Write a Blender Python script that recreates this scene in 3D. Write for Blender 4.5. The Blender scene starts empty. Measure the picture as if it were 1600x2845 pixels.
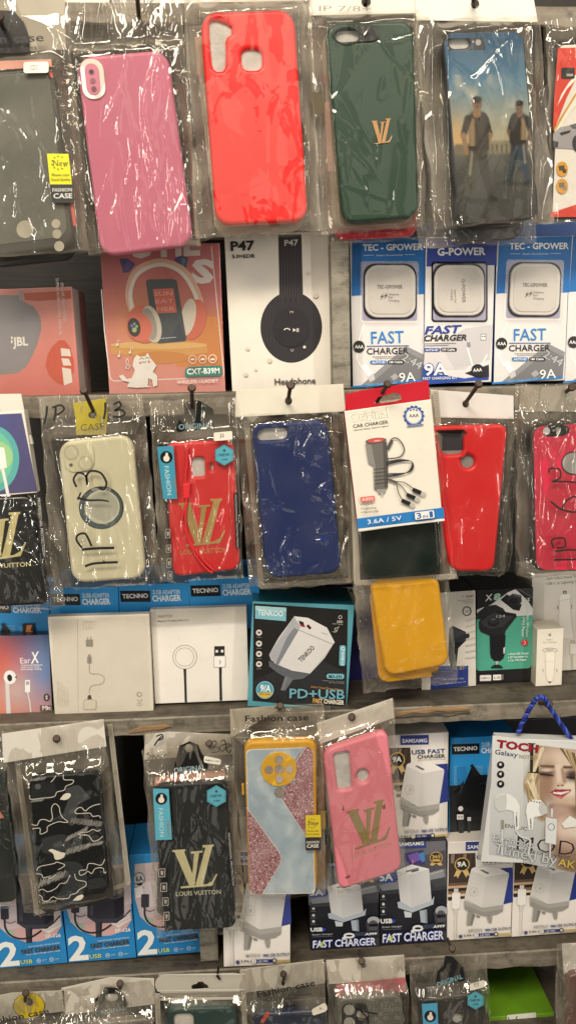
import bpy, math, random
import numpy as np
from mathutils import Vector, Matrix, Euler, noise
from mathutils.geometry import tessellate_polygon
random.seed(7)
SC = bpy.context.scene
COL = SC.collection
# ------------------------------------------------------------------ camera
F = 2100.0                                   # focal length in photo pixels (1600 x 2845)
CAM_LOC = Vector((0.0, -0.68, 1.35))
CAM_R = (Matrix.Rotation(math.radians(-3.0), 3, 'Z') @ Matrix.Rotation(math.radians(90 - 11.0), 3, 'X')
         @ Matrix.Rotation(math.radians(-1.75), 3, 'Z'))
cd = bpy.data.cameras.new('camera'); cam = bpy.data.objects.new('camera', cd); COL.objects.link(cam)
cam.location = CAM_LOC; cam.rotation_euler = CAM_R.to_euler()
cd.sensor_fit = 'VERTICAL'; cd.sensor_height = 24.0; cd.lens = F / 2845 * 24.0
cd.clip_start = 0.01; cd.clip_end = 50
SC.camera = cam

_c = [0.0, 0.0, 1.0]
def crop(x0, y0, w, out=1449.0):             # coordinates below are read from this window of the photo
    _c[:] = [x0, y0, w / out]
def S(p): return (_c[0] + p[0] * _c[2], _c[1] + p[1] * _c[2])
def unproj(p, Y):
    x, y = S(p)
    d = CAM_R @ Vector(((x - 800) / F, -(y - 1422.5) / F, -1))
    return CAM_LOC + d * ((Y - CAM_LOC.y) / d.y)

# ------------------------------------------------------------------ colours and materials
def lin(c): return c / 12.92 if c <= .04045 else ((c + .055) / 1.055) ** 2.4
def hx(h):
    if not isinstance(h, str): return h
    return tuple(lin(int(h[i:i + 2], 16) / 255) for i in (0, 2, 4)) + (1.0,)
def mixc(a, b, t):
    a, b = hx(a), hx(b); t = max(0, min(1, t))
    return tuple(a[i] + (b[i] - a[i]) * t for i in range(4))

class NT:
    def __init__(s, name):
        s.m = bpy.data.materials.new(name); s.m.use_nodes = True
        s.t = s.m.node_tree; s.t.nodes.clear()
        s.out = s.n('ShaderNodeOutputMaterial')
    def n(s, kind, **kw):
        nd = s.t.nodes.new(kind)
        for k, v in kw.items():
            if k.startswith('i_'):
                key = k[2:]; key = int(key) if key.isdigit() else key.replace('_', ' ')
                nd.inputs[key].default_value = v
            else: setattr(nd, k, v)
        return nd
    def l(s, a, b): s.t.links.new(a, b)
    def math(s, op, a, b=None, c=None, clamp=False):
        nd = s.n('ShaderNodeMath', operation=op); nd.use_clamp = clamp
        for i, v in enumerate((a, b, c)):
            if v is None: continue
            if isinstance(v, (int, float)): nd.inputs[i].default_value = v
            else: s.l(v, nd.inputs[i])
        return nd.outputs[0]
    def ramp(s, fac, *stops):
        nd = s.n('ShaderNodeValToRGB'); el = nd.color_ramp.elements
        while len(el) < len(stops): el.new(.5)
        for e, (p, c) in zip(el, stops): e.position = p; e.color = c if not isinstance(c, (int, float)) else (c, c, c, 1)
        s.l(fac, nd.inputs[0]); return nd.outputs[0]
    def coords(s, scale=(1, 1, 1), rnd=True):
        tc = s.n('ShaderNodeTexCoord'); v = tc.outputs['Object']
        mp = s.n('ShaderNodeMapping'); mp.inputs['Scale'].default_value = scale
        s.l(v, mp.inputs[0])
        if rnd:
            oi = s.n('ShaderNodeObjectInfo'); ml = s.n('ShaderNodeMath', operation='MULTIPLY'); ml.inputs[1].default_value = 37.0
            s.l(oi.outputs['Random'], ml.inputs[0])
            cb = s.n('ShaderNodeCombineXYZ'); s.l(ml.outputs[0], cb.inputs[0]); s.l(ml.outputs[0], cb.inputs[2])
            s.l(cb.outputs[0], mp.inputs['Location'])
        return mp.outputs[0]

def mat_col(name, rough=.5, coat=0.0, grain=0.0, gscale=900, spec=.5, dirt=.06, metal=0.0, bscale=None, bstr=.0):
    t = NT(name); at = t.n('ShaderNodeAttribute', attribute_name='Col')
    b = t.n('ShaderNodeBsdfPrincipled'); b.inputs['Roughness'].default_value = rough
    b.inputs['Specular IOR Level'].default_value = spec; b.inputs['Metallic'].default_value = metal
    b.inputs['Coat Weight'].default_value = coat; b.inputs['Coat Roughness'].default_value = .12
    nz = t.n('ShaderNodeTexNoise', i_Scale=38.0, i_Detail=5.0, i_Roughness=.65); t.l(t.coords(), nz.inputs['Vector'])
    k = t.ramp(nz.outputs[0], (.3, 1 - dirt), (.62, 1.0))
    mx = t.n('ShaderNodeMix', data_type='RGBA', blend_type='MULTIPLY'); mx.inputs[0].default_value = 1
    t.l(at.outputs['Color'], mx.inputs[6]); t.l(k, mx.inputs[7]); t.l(mx.outputs[2], b.inputs['Base Color'])
    rr = t.math('MULTIPLY_ADD', nz.outputs[0], .25, rough - .12); t.l(rr, b.inputs['Roughness'])
    if grain:
        g = t.n('ShaderNodeTexNoise', i_Scale=float(gscale), i_Detail=2.0); t.l(t.coords(), g.inputs['Vector'])
        bp = t.n('ShaderNodeBump', i_Strength=grain, i_Distance=.0004); t.l(g.outputs[0], bp.inputs['Height'])
        if bscale:
            g2 = t.n('ShaderNodeTexNoise', i_Scale=float(bscale), i_Detail=3.0); t.l(t.coords(), g2.inputs['Vector'])
            b2 = t.n('ShaderNodeBump', i_Strength=bstr, i_Distance=.002); t.l(g2.outputs[0], b2.inputs['Height']); t.l(bp.outputs[0], b2.inputs['Normal'])
            bp = b2
        t.l(bp.outputs[0], b.inputs['Normal'])
    t.l(b.outputs[0], t.out.inputs[0]); return t.m

def mat_film(name, scale, amp, ridge, haze=1.0, gloss=1.0, cling=0.0, tint=(.72, .64, .52)):
    """clear plastic film: mostly see-through, wrinkled gloss, a little milky; Col.r carries how milky (seams, folds)"""
    t = NT(name)
    co = t.coords(scale)
    w = t.n('ShaderNodeTexNoise', i_Scale=16.0, i_Detail=2.0); t.l(co, w.inputs['Vector'])
    ad = t.n('ShaderNodeMixRGB', blend_type='ADD'); ad.inputs[0].default_value = .05; t.l(co, ad.inputs[1]); t.l(w.outputs['Color'], ad.inputs[2])
    n1 = t.n('ShaderNodeTexNoise', i_Scale=46.0, i_Detail=3.0, i_Roughness=.5); t.l(ad.outputs[0], n1.inputs['Vector'])
    rg = t.math('ABSOLUTE', t.math('SUBTRACT', n1.outputs[0], .5))          # ridged creases
    n2 = t.n('ShaderNodeTexVoronoi', feature='F1', i_Scale=44.0); t.l(ad.outputs[0], n2.inputs['Vector'])
    n4 = t.n('ShaderNodeTexVoronoi', feature='F1', i_Scale=105.0); t.l(ad.outputs[0], n4.inputs['Vector'])
    vo = t.math('MULTIPLY_ADD', n4.outputs['Distance'], .35, n2.outputs['Distance'])
    h = t.math('ADD', t.math('MULTIPLY', rg, ridge), t.math('MULTIPLY', vo, amp))
    # creases gather in places, other places are taut
    pz = t.n('ShaderNodeTexNoise', i_Scale=17.0, i_Detail=2.0); t.l(t.coords(), pz.inputs['Vector'])
    pm = t.ramp(pz.outputs[0], (.36, .15), (.60, 1.0))
    bp = t.n('ShaderNodeBump', i_Strength=1.0, i_Distance=.010); t.l(t.math('MULTIPLY', h, pm), bp.inputs['Height'])
    at = t.n('ShaderNodeAttribute', attribute_name='Col')
    sx = t.n('ShaderNodeSeparateColor'); t.l(at.outputs['Color'], sx.inputs[0])
    tr = t.n('ShaderNodeBsdfTransparent'); tr.inputs[0].default_value = (.975, .965, .945, 1)
    gl = t.n('ShaderNodeBsdfGlossy', i_Roughness=.07); gl.inputs[0].default_value = (1, .985, .95, 1); t.l(bp.outputs[0], gl.inputs['Normal'])
    df = t.n('ShaderNodeBsdfDiffuse'); df.inputs[0].default_value = tint + (1,); t.l(bp.outputs[0], df.inputs['Normal'])
    fr = t.n('ShaderNodeFresnel', i_IOR=1.45); t.l(bp.outputs[0], fr.inputs['Normal'])
    hz = t.math('MULTIPLY', sx.outputs[0], haze * .31, clamp=True)
    fg = t.math('MULTIPLY', fr.outputs[0], 1.9 * gloss)
    if cling:
        cz = t.n('ShaderNodeTexNoise', i_Scale=42.0, i_Detail=4.0, i_Roughness=.6, i_Distortion=1.2); t.l(t.coords((1, 1, .55)), cz.inputs['Vector'])
        cm = t.ramp(cz.outputs[0], (.43, .0), (.44, 1.0))
        hz = t.math('ADD', hz, t.math('MULTIPLY', cm, cling))
        fg = t.math('MULTIPLY', fg, t.math('MULTIPLY_ADD', cm, .7, .3))
    m1 = t.n('ShaderNodeMixShader'); t.l(hz, m1.inputs[0]); t.l(tr.outputs[0], m1.inputs[1]); t.l(df.outputs[0], m1.inputs[2])
    m2 = t.n('ShaderNodeMixShader'); t.l(t.math('MINIMUM', fg, .26 * gloss), m2.inputs[0]); t.l(m1.outputs[0], m2.inputs[1]); t.l(gl.outputs[0], m2.inputs[2])
    t.l(m2.outputs[0], t.out.inputs[0]); return t.m

M_ = {}
def mats():
    M_['card'] = mat_col('printed_card', .42, .12, .10, 700)
    M_['gloss'] = mat_col('glossy_print', .3, .35, .05, 500)
    M_['ink'] = mat_col('ink', .45, dirt=.03)
    M_['silicone'] = mat_col('silicone', .46, .05, .06, 1600, dirt=.05)
    M_['hard'] = mat_col('hard_plastic', .28, .3, .0, dirt=.04)
    M_['gold'] = mat_col('gold_foil', .32, metal=.3, dirt=.12)
    M_['foam'] = mat_col('foam', .8, 0, 1.0, 420, dirt=.3)
    M_['glitter'] = mat_col('glitter', .25, .4, .9, 1100, metal=.12)
    M_['iron'] = mat_col('rusty_iron', .6, metal=.4, grain=.6, gscale=900, dirt=.5)
    M_['rope'] = mat_col('rope', .6, grain=.2)
    M_['film'] = mat_film('film_loose', (1, 1, .55), .055, .16)
    M_['film_vert'] = mat_film('film_long_creases', (1.7, 1, .30), .024, .09, gloss=1.1)
    M_['film_crush'] = mat_film('film_crushed', (.9, 1, .7), .055, .15, gloss=1.25)
    M_['film_taut'] = mat_film('film_taut', (.6, 1, .4), .012, .05, gloss=.8)
    M_['film_cling'] = mat_film('film_clinging', (.6, 1, .4), .012, .05, gloss=.8, cling=.075)
mats()

# ------------------------------------------------------------------ mesh building
class MB:
    def __init__(s): s.v = []; s.f = []; s.c = []; s.log = []
    def add(s, vs, fs, cols):
        o = len(s.v); s.log.append((o, len(s.f))); s.v += [tuple(v) for v in vs]; s.f += [tuple(i + o for i in f) for f in fs]
        cols = hx(cols)
        if isinstance(cols, tuple): s.c += [cols] * len(vs)
        else: s.c += list(cols)
    def build(s, name, mat, parent=None, smooth=False):
        me = bpy.data.meshes.new(name); me.from_pydata(s.v, [], s.f)
        a = me.color_attributes.new('Col', 'FLOAT_COLOR', 'POINT')
        a.data.foreach_set('color', [x for c in s.c for x in c])
        me.materials.append(M_[mat] if isinstance(mat, str) else mat)
        if smooth: me.polygons.foreach_set('use_smooth', [True] * len(me.polygons))
        me.update()
        o = bpy.data.objects.new(name, me); COL.objects.link(o)
        if parent: o.parent = parent
        return o

def curve_slab(loops, y0, thick, bevel=0.0, res=2):
    """2-D outline with holes (local x,z) -> solid slab from depth y0 (front) to y0+thick"""
    cu = bpy.data.curves.new('tmp', 'CURVE'); cu.dimensions = '2D'; cu.fill_mode = 'BOTH'
    bevel = min(bevel, thick * .499)
    cu.extrude = max(thick / 2 - bevel, 1e-6); cu.bevel_depth = bevel; cu.bevel_resolution = res; cu.offset = -bevel
    for lp in loops:
        sp = cu.splines.new('POLY'); sp.points.add(len(lp) - 1)
        for p, q in zip(sp.points, lp): p.co = (q[0], q[1], 0, 1)
        sp.use_cyclic_u = True
    ob = bpy.data.objects.new('tmp', cu); COL.objects.link(ob)
    me = bpy.data.meshes.new_from_object(ob.evaluated_get(bpy.context.evaluated_depsgraph_get()))
    vs = [(v.co.x, y0 + thick / 2 - v.co.z, v.co.y) for v in me.vertices]; fs = [tuple(p.vertices) for p in me.polygons]
    bpy.data.objects.remove(ob); bpy.data.curves.remove(cu); bpy.data.meshes.remove(me)
    return vs, fs

_gl = {}
def glyphs(s, bold, shear):
    k = (s, bold, shear)
    if k not in _gl:
        cu = bpy.data.curves.new('tmp', 'FONT'); cu.body = s; cu.size = 1; cu.offset = bold; cu.shear = shear; cu.resolution_u = 2; cu.fill_mode = 'FRONT'
        ob = bpy.data.objects.new('tmp', cu); COL.objects.link(ob)
        me = bpy.data.meshes.new_from_object(ob.evaluated_get(bpy.context.evaluated_depsgraph_get()))
        v = [(q.co.x, q.co.y) for q in me.vertices]; f = [tuple(p.vertices) for p in me.polygons]
        bpy.data.objects.remove(ob); bpy.data.curves.remove(cu); bpy.data.meshes.remove(me)
        x0 = min(q[0] for q in v); x1 = max(q[0] for q in v)
        _gl[k] = ([((q[0] - x0) / max(x1 - x0, 1e-6), q[1] / .72) for q in v], f)
    return _gl[k]

def rquad(q, r, n=6):
    """rounded quadrilateral loop"""
    out = []; N = len(q)
    for i in range(N):
        p = Vector(q[i][:2]); a = Vector(q[i - 1][:2]) - p; b = Vector(q[(i + 1) % N][:2]) - p
        ra = min(r, a.length * .49); rb = min(r, b.length * .49)
        A = p + a.normalized() * ra; B = p + b.normalized() * rb
        for k in range(n + 1):
            t = k / n; c = .78                                    # close to a circular arc
            P = A * (1 - t) ** 2 + B * t ** 2 + p * 2 * t * (1 - t)
            w = (1 - t) ** 2 + t ** 2 + 2 * t * (1 - t) * c
            P = (A * (1 - t) ** 2 + B * t ** 2 + p * 2 * t * (1 - t) * c) / w
            out.append((P.x, P.y))
    return out
def oval(cx, cy, rx, ry, rot=0, n=28, a0=0, a1=360):
    c, s = math.cos(math.radians(rot)), math.sin(math.radians(rot)); out = []
    m = n if a1 - a0 >= 360 else n + 1
    for k in range(m):
        a = math.radians(a0 + (a1 - a0) * k / n); x, y = rx * math.cos(a), ry * math.sin(a)
        out.append((cx + x * c - y * s, cy + x * s + y * c))
    return out

# ------------------------------------------------------------------ things
class Thing:
    """an Empty at the foot of a rectangle seen at quad (TL,TR,BR,BL), standing in the plane y = Y, leaning as in the photo"""
    def __init__(s, name, label, cat, quad, Y, group=None):
        W = [unproj(p, Y) for p in quad]; TL, TR, BR, BL = W
        c = (TL + TR + BR + BL) / 4
        u = (TR - TL + BR - BL) / 2; v = (TL - BL + TR - BR) / 2
        au = math.atan2(u.z, u.x); av = math.atan2(-v.x, v.z)
        s.a = (au + av) / 2; s.w = u.length; s.h = v.length; s.Y = Y
        up = Vector((-math.sin(s.a), 0, math.cos(s.a)))
        s.loc = c - up * s.h / 2
        s.e = bpy.data.objects.new(name, None); COL.objects.link(s.e); s.e.empty_display_size = .02
        s.e.location = s.loc; s.e.rotation_euler = (0, -s.a, 0)
        s.e['label'] = label; s.e['category'] = cat
        if group: s.e['group'] = group
        s.cf = 0.0
    def p(s, q, dy=0.0):
        P = unproj(q, s.Y + dy) - s.loc; c, n = math.cos(s.a), math.sin(s.a)
        return (P.x * c + P.z * n, -P.x * n + P.z * c)
    def slab(s, name, loops, y0, thick, bevel, col, mat, parent=None, smooth=False, px=True):
        if px: loops = [[s.p(q, y0) for q in lp] for lp in loops]
        mb = MB(); vs, fs = curve_slab(loops, y0, thick, bevel); mb.add(vs, fs, col)
        return mb.build(name, mat, parent or s.e)
    def rr(s, quad, r, dy=0.0, n=6):              # rounded quad in px -> local loop
        return rquad([s.p(q, dy) for q in quad], r, n)

SOLO = {'printed_artwork', 'lens_cutout', 'lens_hole', 'lens_ring', 'line_icon', 'white_spot', 'award_badge', 'product_picture', 'glitter_panel', 'side_button', 'wear_mark',
        'water_stain', 'round_badge', 'spec_tag', 'note_drawing', 'plug_drawing', 'socket_drawing', 'mark', 'robot_picture'}
def clusters(mb):
    """split a print into its separate pictures: shapes that touch stay together"""
    L = mb.log + [(len(mb.v), len(mb.f))]; G = []
    for (v0, f0), (v1, f1) in zip(L, L[1:]):
        xs = [p[0] for p in mb.v[v0:v1]]; zs = [p[2] for p in mb.v[v0:v1]]; b = [min(xs), max(xs), min(zs), max(zs)]; it = [(v0, v1, f0, f1)]
        for g in [g for g in G if g[0][0] <= b[1] and g[0][1] >= b[0] and g[0][2] <= b[3] and g[0][3] >= b[2]]:
            b = [min(b[0], g[0][0]), max(b[1], g[0][1]), min(b[2], g[0][2]), max(b[3], g[0][3])]; it = g[1] + it; G.remove(g)
        G.append((b, it))
    out = []
    for b, it in G:
        m = MB()
        for v0, v1, f0, f1 in it: m.add(mb.v[v0:v1], [tuple(i - v0 for i in f) for f in mb.f[f0:f1]], mb.c[v0:v1])
        out.append(m)
    return out

class Art:
    """prints, stickers and lettering lying on a thing's face; everything in photo-window coordinates"""
    STEP = .00004
    def __init__(s, T, dy, parent=None, base='printed_artwork', text='lettering', mat='ink'):
        s.T = T; s.y = dy - .00012; s.par = parent or T.e; s.mb = {}; s.base = base; s.text = text; s.mat = mat; s.fn = None
        s.mats = {}
    def m(s, part):
        if part not in s.mb: s.mb[part] = MB()
        return s.mb[part]
    def P(s, q): 
        if s.fn: q = s.fn(q)
        x, z = s.T.p(q, s.y); return (x, s.y, z)
    def up(s): s.y -= s.STEP
    def poly(s, pts, col, part=None):
        vs = [s.P(q) for q in pts]
        tr = tessellate_polygon([[Vector((v[0], v[2], 0)) for v in vs]])
        fs = []
        for t in tr:
            a, b, c = (vs[i] for i in t)
            cr = (b[0] - a[0]) * (c[2] - a[2]) - (b[2] - a[2]) * (c[0] - a[0])
            fs.append(t if cr > 0 else (t[0], t[2], t[1]))
        s.m(part or s.base).add(vs, fs, col if isinstance(col, (str, tuple)) else [hx(c) for c in col]); s.up()
    def rect(s, x0, y0, x1, y1, col, part=None, sk=0.0):     # sk: rise to the right per px
        d = (x1 - x0) * sk; s.poly([(x0, y0), (x1, y0 - d), (x1, y1 - d), (x0, y1)], col, part)
    def rr(s, q, r, col, part=None): s.poly(rquad(q, r), col, part)
    def box(s, x0, y0, x1, y1, r, col, part=None, sk=0.0):
        d = (x1 - x0) * sk; s.rr([(x0, y0), (x1, y0 - d), (x1, y1 - d), (x0, y1)], r, col, part)
    def ell(s, cx, cy, rx, ry, col, part=None, rot=0, n=28): s.poly(oval(cx, cy, rx, ry, rot, n), col, part)
    def ring(s, cx, cy, rx, ry, w, col, part=None, rot=0, n=28, a0=0, a1=360):
        full = a1 - a0 >= 360
        o = oval(cx, cy, rx, ry, rot, n, a0, a1); i = oval(cx, cy, rx - w, ry - w, rot, n, a0, a1)
        vs = [s.P(q) for q in o + i]; k = len(o); L = k if full else k - 1
        s.m(part or s.base).add(vs, [(j, k + j, k + (j + 1) % k, (j + 1) % k) for j in range(L)], col); s.up()
    def line(s, pts, w, col, part=None, w1=None):
        n = len(pts); vs = []
        for i, p in enumerate(pts):
            a = Vector(pts[max(0, i - 1)]); b = Vector(pts[min(n - 1, i + 1)]); d = (b - a); d = d.normalized() if d.length else Vector((1, 0))
            ww = w if w1 is None else w + (w1 - w) * i / max(1, n - 1)
            nn = Vector((-d.y, d.x)) * ww / 2; q = Vector(p)
            vs += [s.P((q + nn)[:]), s.P((q - nn)[:])]
        s.m(part or s.base).add(vs, [(2 * i, 2 * i + 2, 2 * i + 3, 2 * i + 1) for i in range(n - 1)], col); s.up()
    def curve(s, pts, w, col, part=None, k=6, w1=None):
        s.line(smooth(pts, k), w, col, part, w1)
    def t(s, txt, x0, y0, x1, y1, h, col, bold=0.0, shear=0.0, part=None, out=None, ow=.03):
        if out: s.t(txt, x0, y0, x1, y1, h, out, bold + ow, shear, part)
        g, f = glyphs(txt, bold, shear); d = Vector((x1 - x0, y1 - y0)); L = d.length; e = d / L; n = Vector((e.y, -e.x))
        vs = []
        for (a, b) in g:
            q = Vector((x0, y0)) + d * a + n * (h * b); vs.append(s.P((q.x, q.y)))
        s.m(part or s.text).add(vs, f, col); s.up()
    def field(s, quad, nu, nv, fn, part=None, r=0.0):
        """colour field over a quad (optionally with rounded corners, r as share of width)"""
        TL, TR, BR, BL = [Vector(q) for q in quad]; asp = (TL - BL).length / max((TR - TL).length, 1e-6); vs = []; cs = []
        for j in range(nv + 1):
            v = j / nv; dv = min(v, 1 - v) * asp; ins = 0
            if dv < r: ins = r - math.sqrt(max(0, r * r - (r - dv) ** 2))
            for i in range(nu + 1):
                u = ins + (1 - 2 * ins) * i / nu
                q = (TL * (1 - u) + TR * u) * (1 - v) + (BL * (1 - u) + BR * u) * v
                vs.append(s.P((q.x, q.y))); cs.append(hx(fn(u, v)))
        w = nu + 1
        s.m(part or s.base).add(vs, [(j * w + i, (j + 1) * w + i, (j + 1) * w + i + 1, j * w + i + 1) for j in range(nv) for i in range(nu)], cs); s.up()
    def paint(s, quad, nu, nv, base, ops, part=None, r=0.0, holes=None):
        """soft brush picture: ellipses ('e',x,y,rx,ry,rot,col,soft) and tapered strokes ('c',x0,y0,x1,y1,r0,r1,col,soft) over base(u,v)"""
        K = []
        for o in ops:
            if o[0] == 'e':
                _, x, y, rx, ry, rot, col, sf = o; c, n = math.cos(math.radians(rot)), math.sin(math.radians(rot)); m = max(rx, ry) * (1 + sf)
                K.append((x - m, x + m, y - m, y + m, 0, (x, y, rx, ry, c, n), hx(col), sf))
            else:
                _, x0, y0, x1, y1, r0, r1, col, sf = o; m = max(r0, r1) * (1 + sf)
                K.append((min(x0, x1) - m, max(x0, x1) + m, min(y0, y1) - m, max(y0, y1) + m, 1, (x0, y0, x1, y1, r0, r1), hx(col), sf))
        TL, TR, BR, BL = [Vector(q) for q in quad]
        def fn(u, v):
            q = (TL * (1 - u) + TR * u) * (1 - v) + (BL * (1 - u) + BR * u) * v; x, y = q; c = hx(base(u, v))
            for a0, a1, b0, b1, k, g, col, sf in K:
                if x < a0 or x > a1 or y < b0 or y > b1: continue
                if k == 0:
                    dx, dy = x - g[0], y - g[1]; d = math.hypot((dx * g[4] + dy * g[5]) / g[2], (-dx * g[5] + dy * g[4]) / g[3])
                else:
                    ex, ey = g[2] - g[0], g[3] - g[1]; t = max(0, min(1, ((x - g[0]) * ex + (y - g[1]) * ey) / max(ex * ex + ey * ey, 1e-6)))
                    d = math.hypot(x - g[0] - ex * t, y - g[1] - ey * t) / max(g[4] + (g[5] - g[4]) * t, 1e-6)
                a = 1 - sm(1 - sf, 1 + sf, d)
                if a > 0: c = tuple(c[i] + (col[i] - c[i]) * a for i in range(4))
            return c
        s.field(quad, nu, nv, fn, part, r)
    def unit(s, quad, polys, col, part=None):
        TL, TR, BR, BL = [Vector(q) for q in quad]
        for pl in polys:
            pts = []
            for (u, v) in pl:
                q = (BL * (1 - u) + BR * u) * (1 - v) + (TL * (1 - u) + TR * u) * v; pts.append((q.x, q.y))
            s.poly(pts, col, part)
    def done(s):
        out = {}
        for k, mb in s.mb.items():
            for q in (clusters(mb) if k in SOLO else [mb]): out[k] = q.build(k, s.mats.get(k, s.mat), s.par)
        return out

def smooth(pts, k=6):
    P = [Vector(p) for p in pts]; out = []
    for i in range(len(P) - 1):
        a = P[max(0, i - 1)]; b = P[i]; c = P[i + 1]; d = P[min(len(P) - 1, i + 2)]
        for j in range(k):
            t = j / k
            out.append((.5 * ((2 * b) + (c - a) * t + (2 * a - 5 * b + 4 * c - d) * t * t + (3 * b - a - 3 * c + d) * t ** 3))[:])
    out.append(P[-1][:]); return out

LV = [[(.43, .99), (.70, 1.0), (.96, 1.0), (.955, .955), (.70, .945), (.43, .945)][1:5],
      [(.765, .95), (.915, .955), (.635, .06), (.46, .06)],
      [(.10, 0), (.86, .035), (1, .305), (.965, .305), (.86, .14), (.72, .075), (.10, .04)],
      [(0, .925), (.30, .93), (.30, .885), (0, .88)],
      [(.045, .89), (.265, .89), (.47, .12), (.40, .04), (.31, .05)],
      [(.50, .85), (.615, .85), (.43, .06), (.355, .05)],
      [(.42, .865), (.69, .875), (.69, .835), (.42, .82)]]

def tube(mb, pts, r, col, n=10, r1=None):
    P = [Vector(p) for p in pts]; vs = []; fs = []
    for i, p in enumerate(P):
        d = (P[min(i + 1, len(P) - 1)] - P[max(i - 1, 0)]).normalized()
        a = d.cross(Vector((0, 0, 1)) if abs(d.z) < .9 else Vector((1, 0, 0))).normalized(); b = d.cross(a)
        rr = r if r1 is None else r + (r1 - r) * i / (len(P) - 1)
        for k in range(n):
            t = 2 * math.pi * k / n; vs.append(p + (a * math.cos(t) + b * math.sin(t)) * rr)
    for i in range(len(P) - 1):
        for k in range(n): fs.append((i * n + k, i * n + (k + 1) % n, (i + 1) * n + (k + 1) % n, (i + 1) * n + k))
    fs.append(tuple(range(n))[::-1]); fs.append(tuple(range((len(P) - 1) * n, len(P) * n)))
    mb.add(vs, fs, col)

# ------------------------------------------------------------------ packages
def film_sheet(T, name, quad, dyf, hazef, mat, nx=36, nz=64, seed=0, wob=.0012, parent=None):
    """wavy sheet over a px quad; dyf(x,z), hazef(x,z,u,v) in local metres"""
    q = [Vector(T.p(p)) for p in quad]; vs = []; cs = []
    for j in range(nz + 1):
        v = j / nz
        for i in range(nx + 1):
            u = i / nx
            P = (q[0] * (1 - u) + q[1] * u) * (1 - v) + (q[3] * (1 - u) + q[2] * u) * v
            e = wob * (1 if (i in (0, nx) or j in (0, nz)) else .3)
            P = P + Vector((noise.noise((seed, v * 9, u * 9)), noise.noise((seed + 5, v * 9, u * 9)))) * e
            y = dyf(P.x, P.y); hz = hazef(P.x, P.y, u, v)
            vs.append((P.x, y, P.y)); cs.append((hz, hz, hz, 1))
    w = nx + 1; mb = MB(); mb.add(vs, [(j * w + i, (j + 1) * w + i, (j + 1) * w + i + 1, j * w + i + 1) for j in range(nz) for i in range(nx)], cs)
    return mb.build(name, mat, parent or T.e, smooth=True)

_seed = [0]
def sm(a, b, x):
    t = max(0.0, min(1.0, (x - a) / (b - a))); return t * t * (3 - 2 * t)
def npsm(a, b, x):
    t = np.clip((x - a) / (b - a), 0, 1); return t * t * (3 - 2 * t)
def vnoise(x, z, f, sd):
    """cheap smooth noise on arrays, about -1..1"""
    r = random.Random(sd); o = np.zeros_like(x)
    for k in range(5):
        a = r.uniform(0, 6.283); g = f * r.uniform(.6, 1.7); o += np.sin((x * math.cos(a) + z * math.sin(a)) * g * 6.283 + r.uniform(0, 6.28) + 1.3 * np.sin((x * math.sin(a) - z * math.cos(a)) * g * 3.1 + k))
    return o / 3.0

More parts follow.
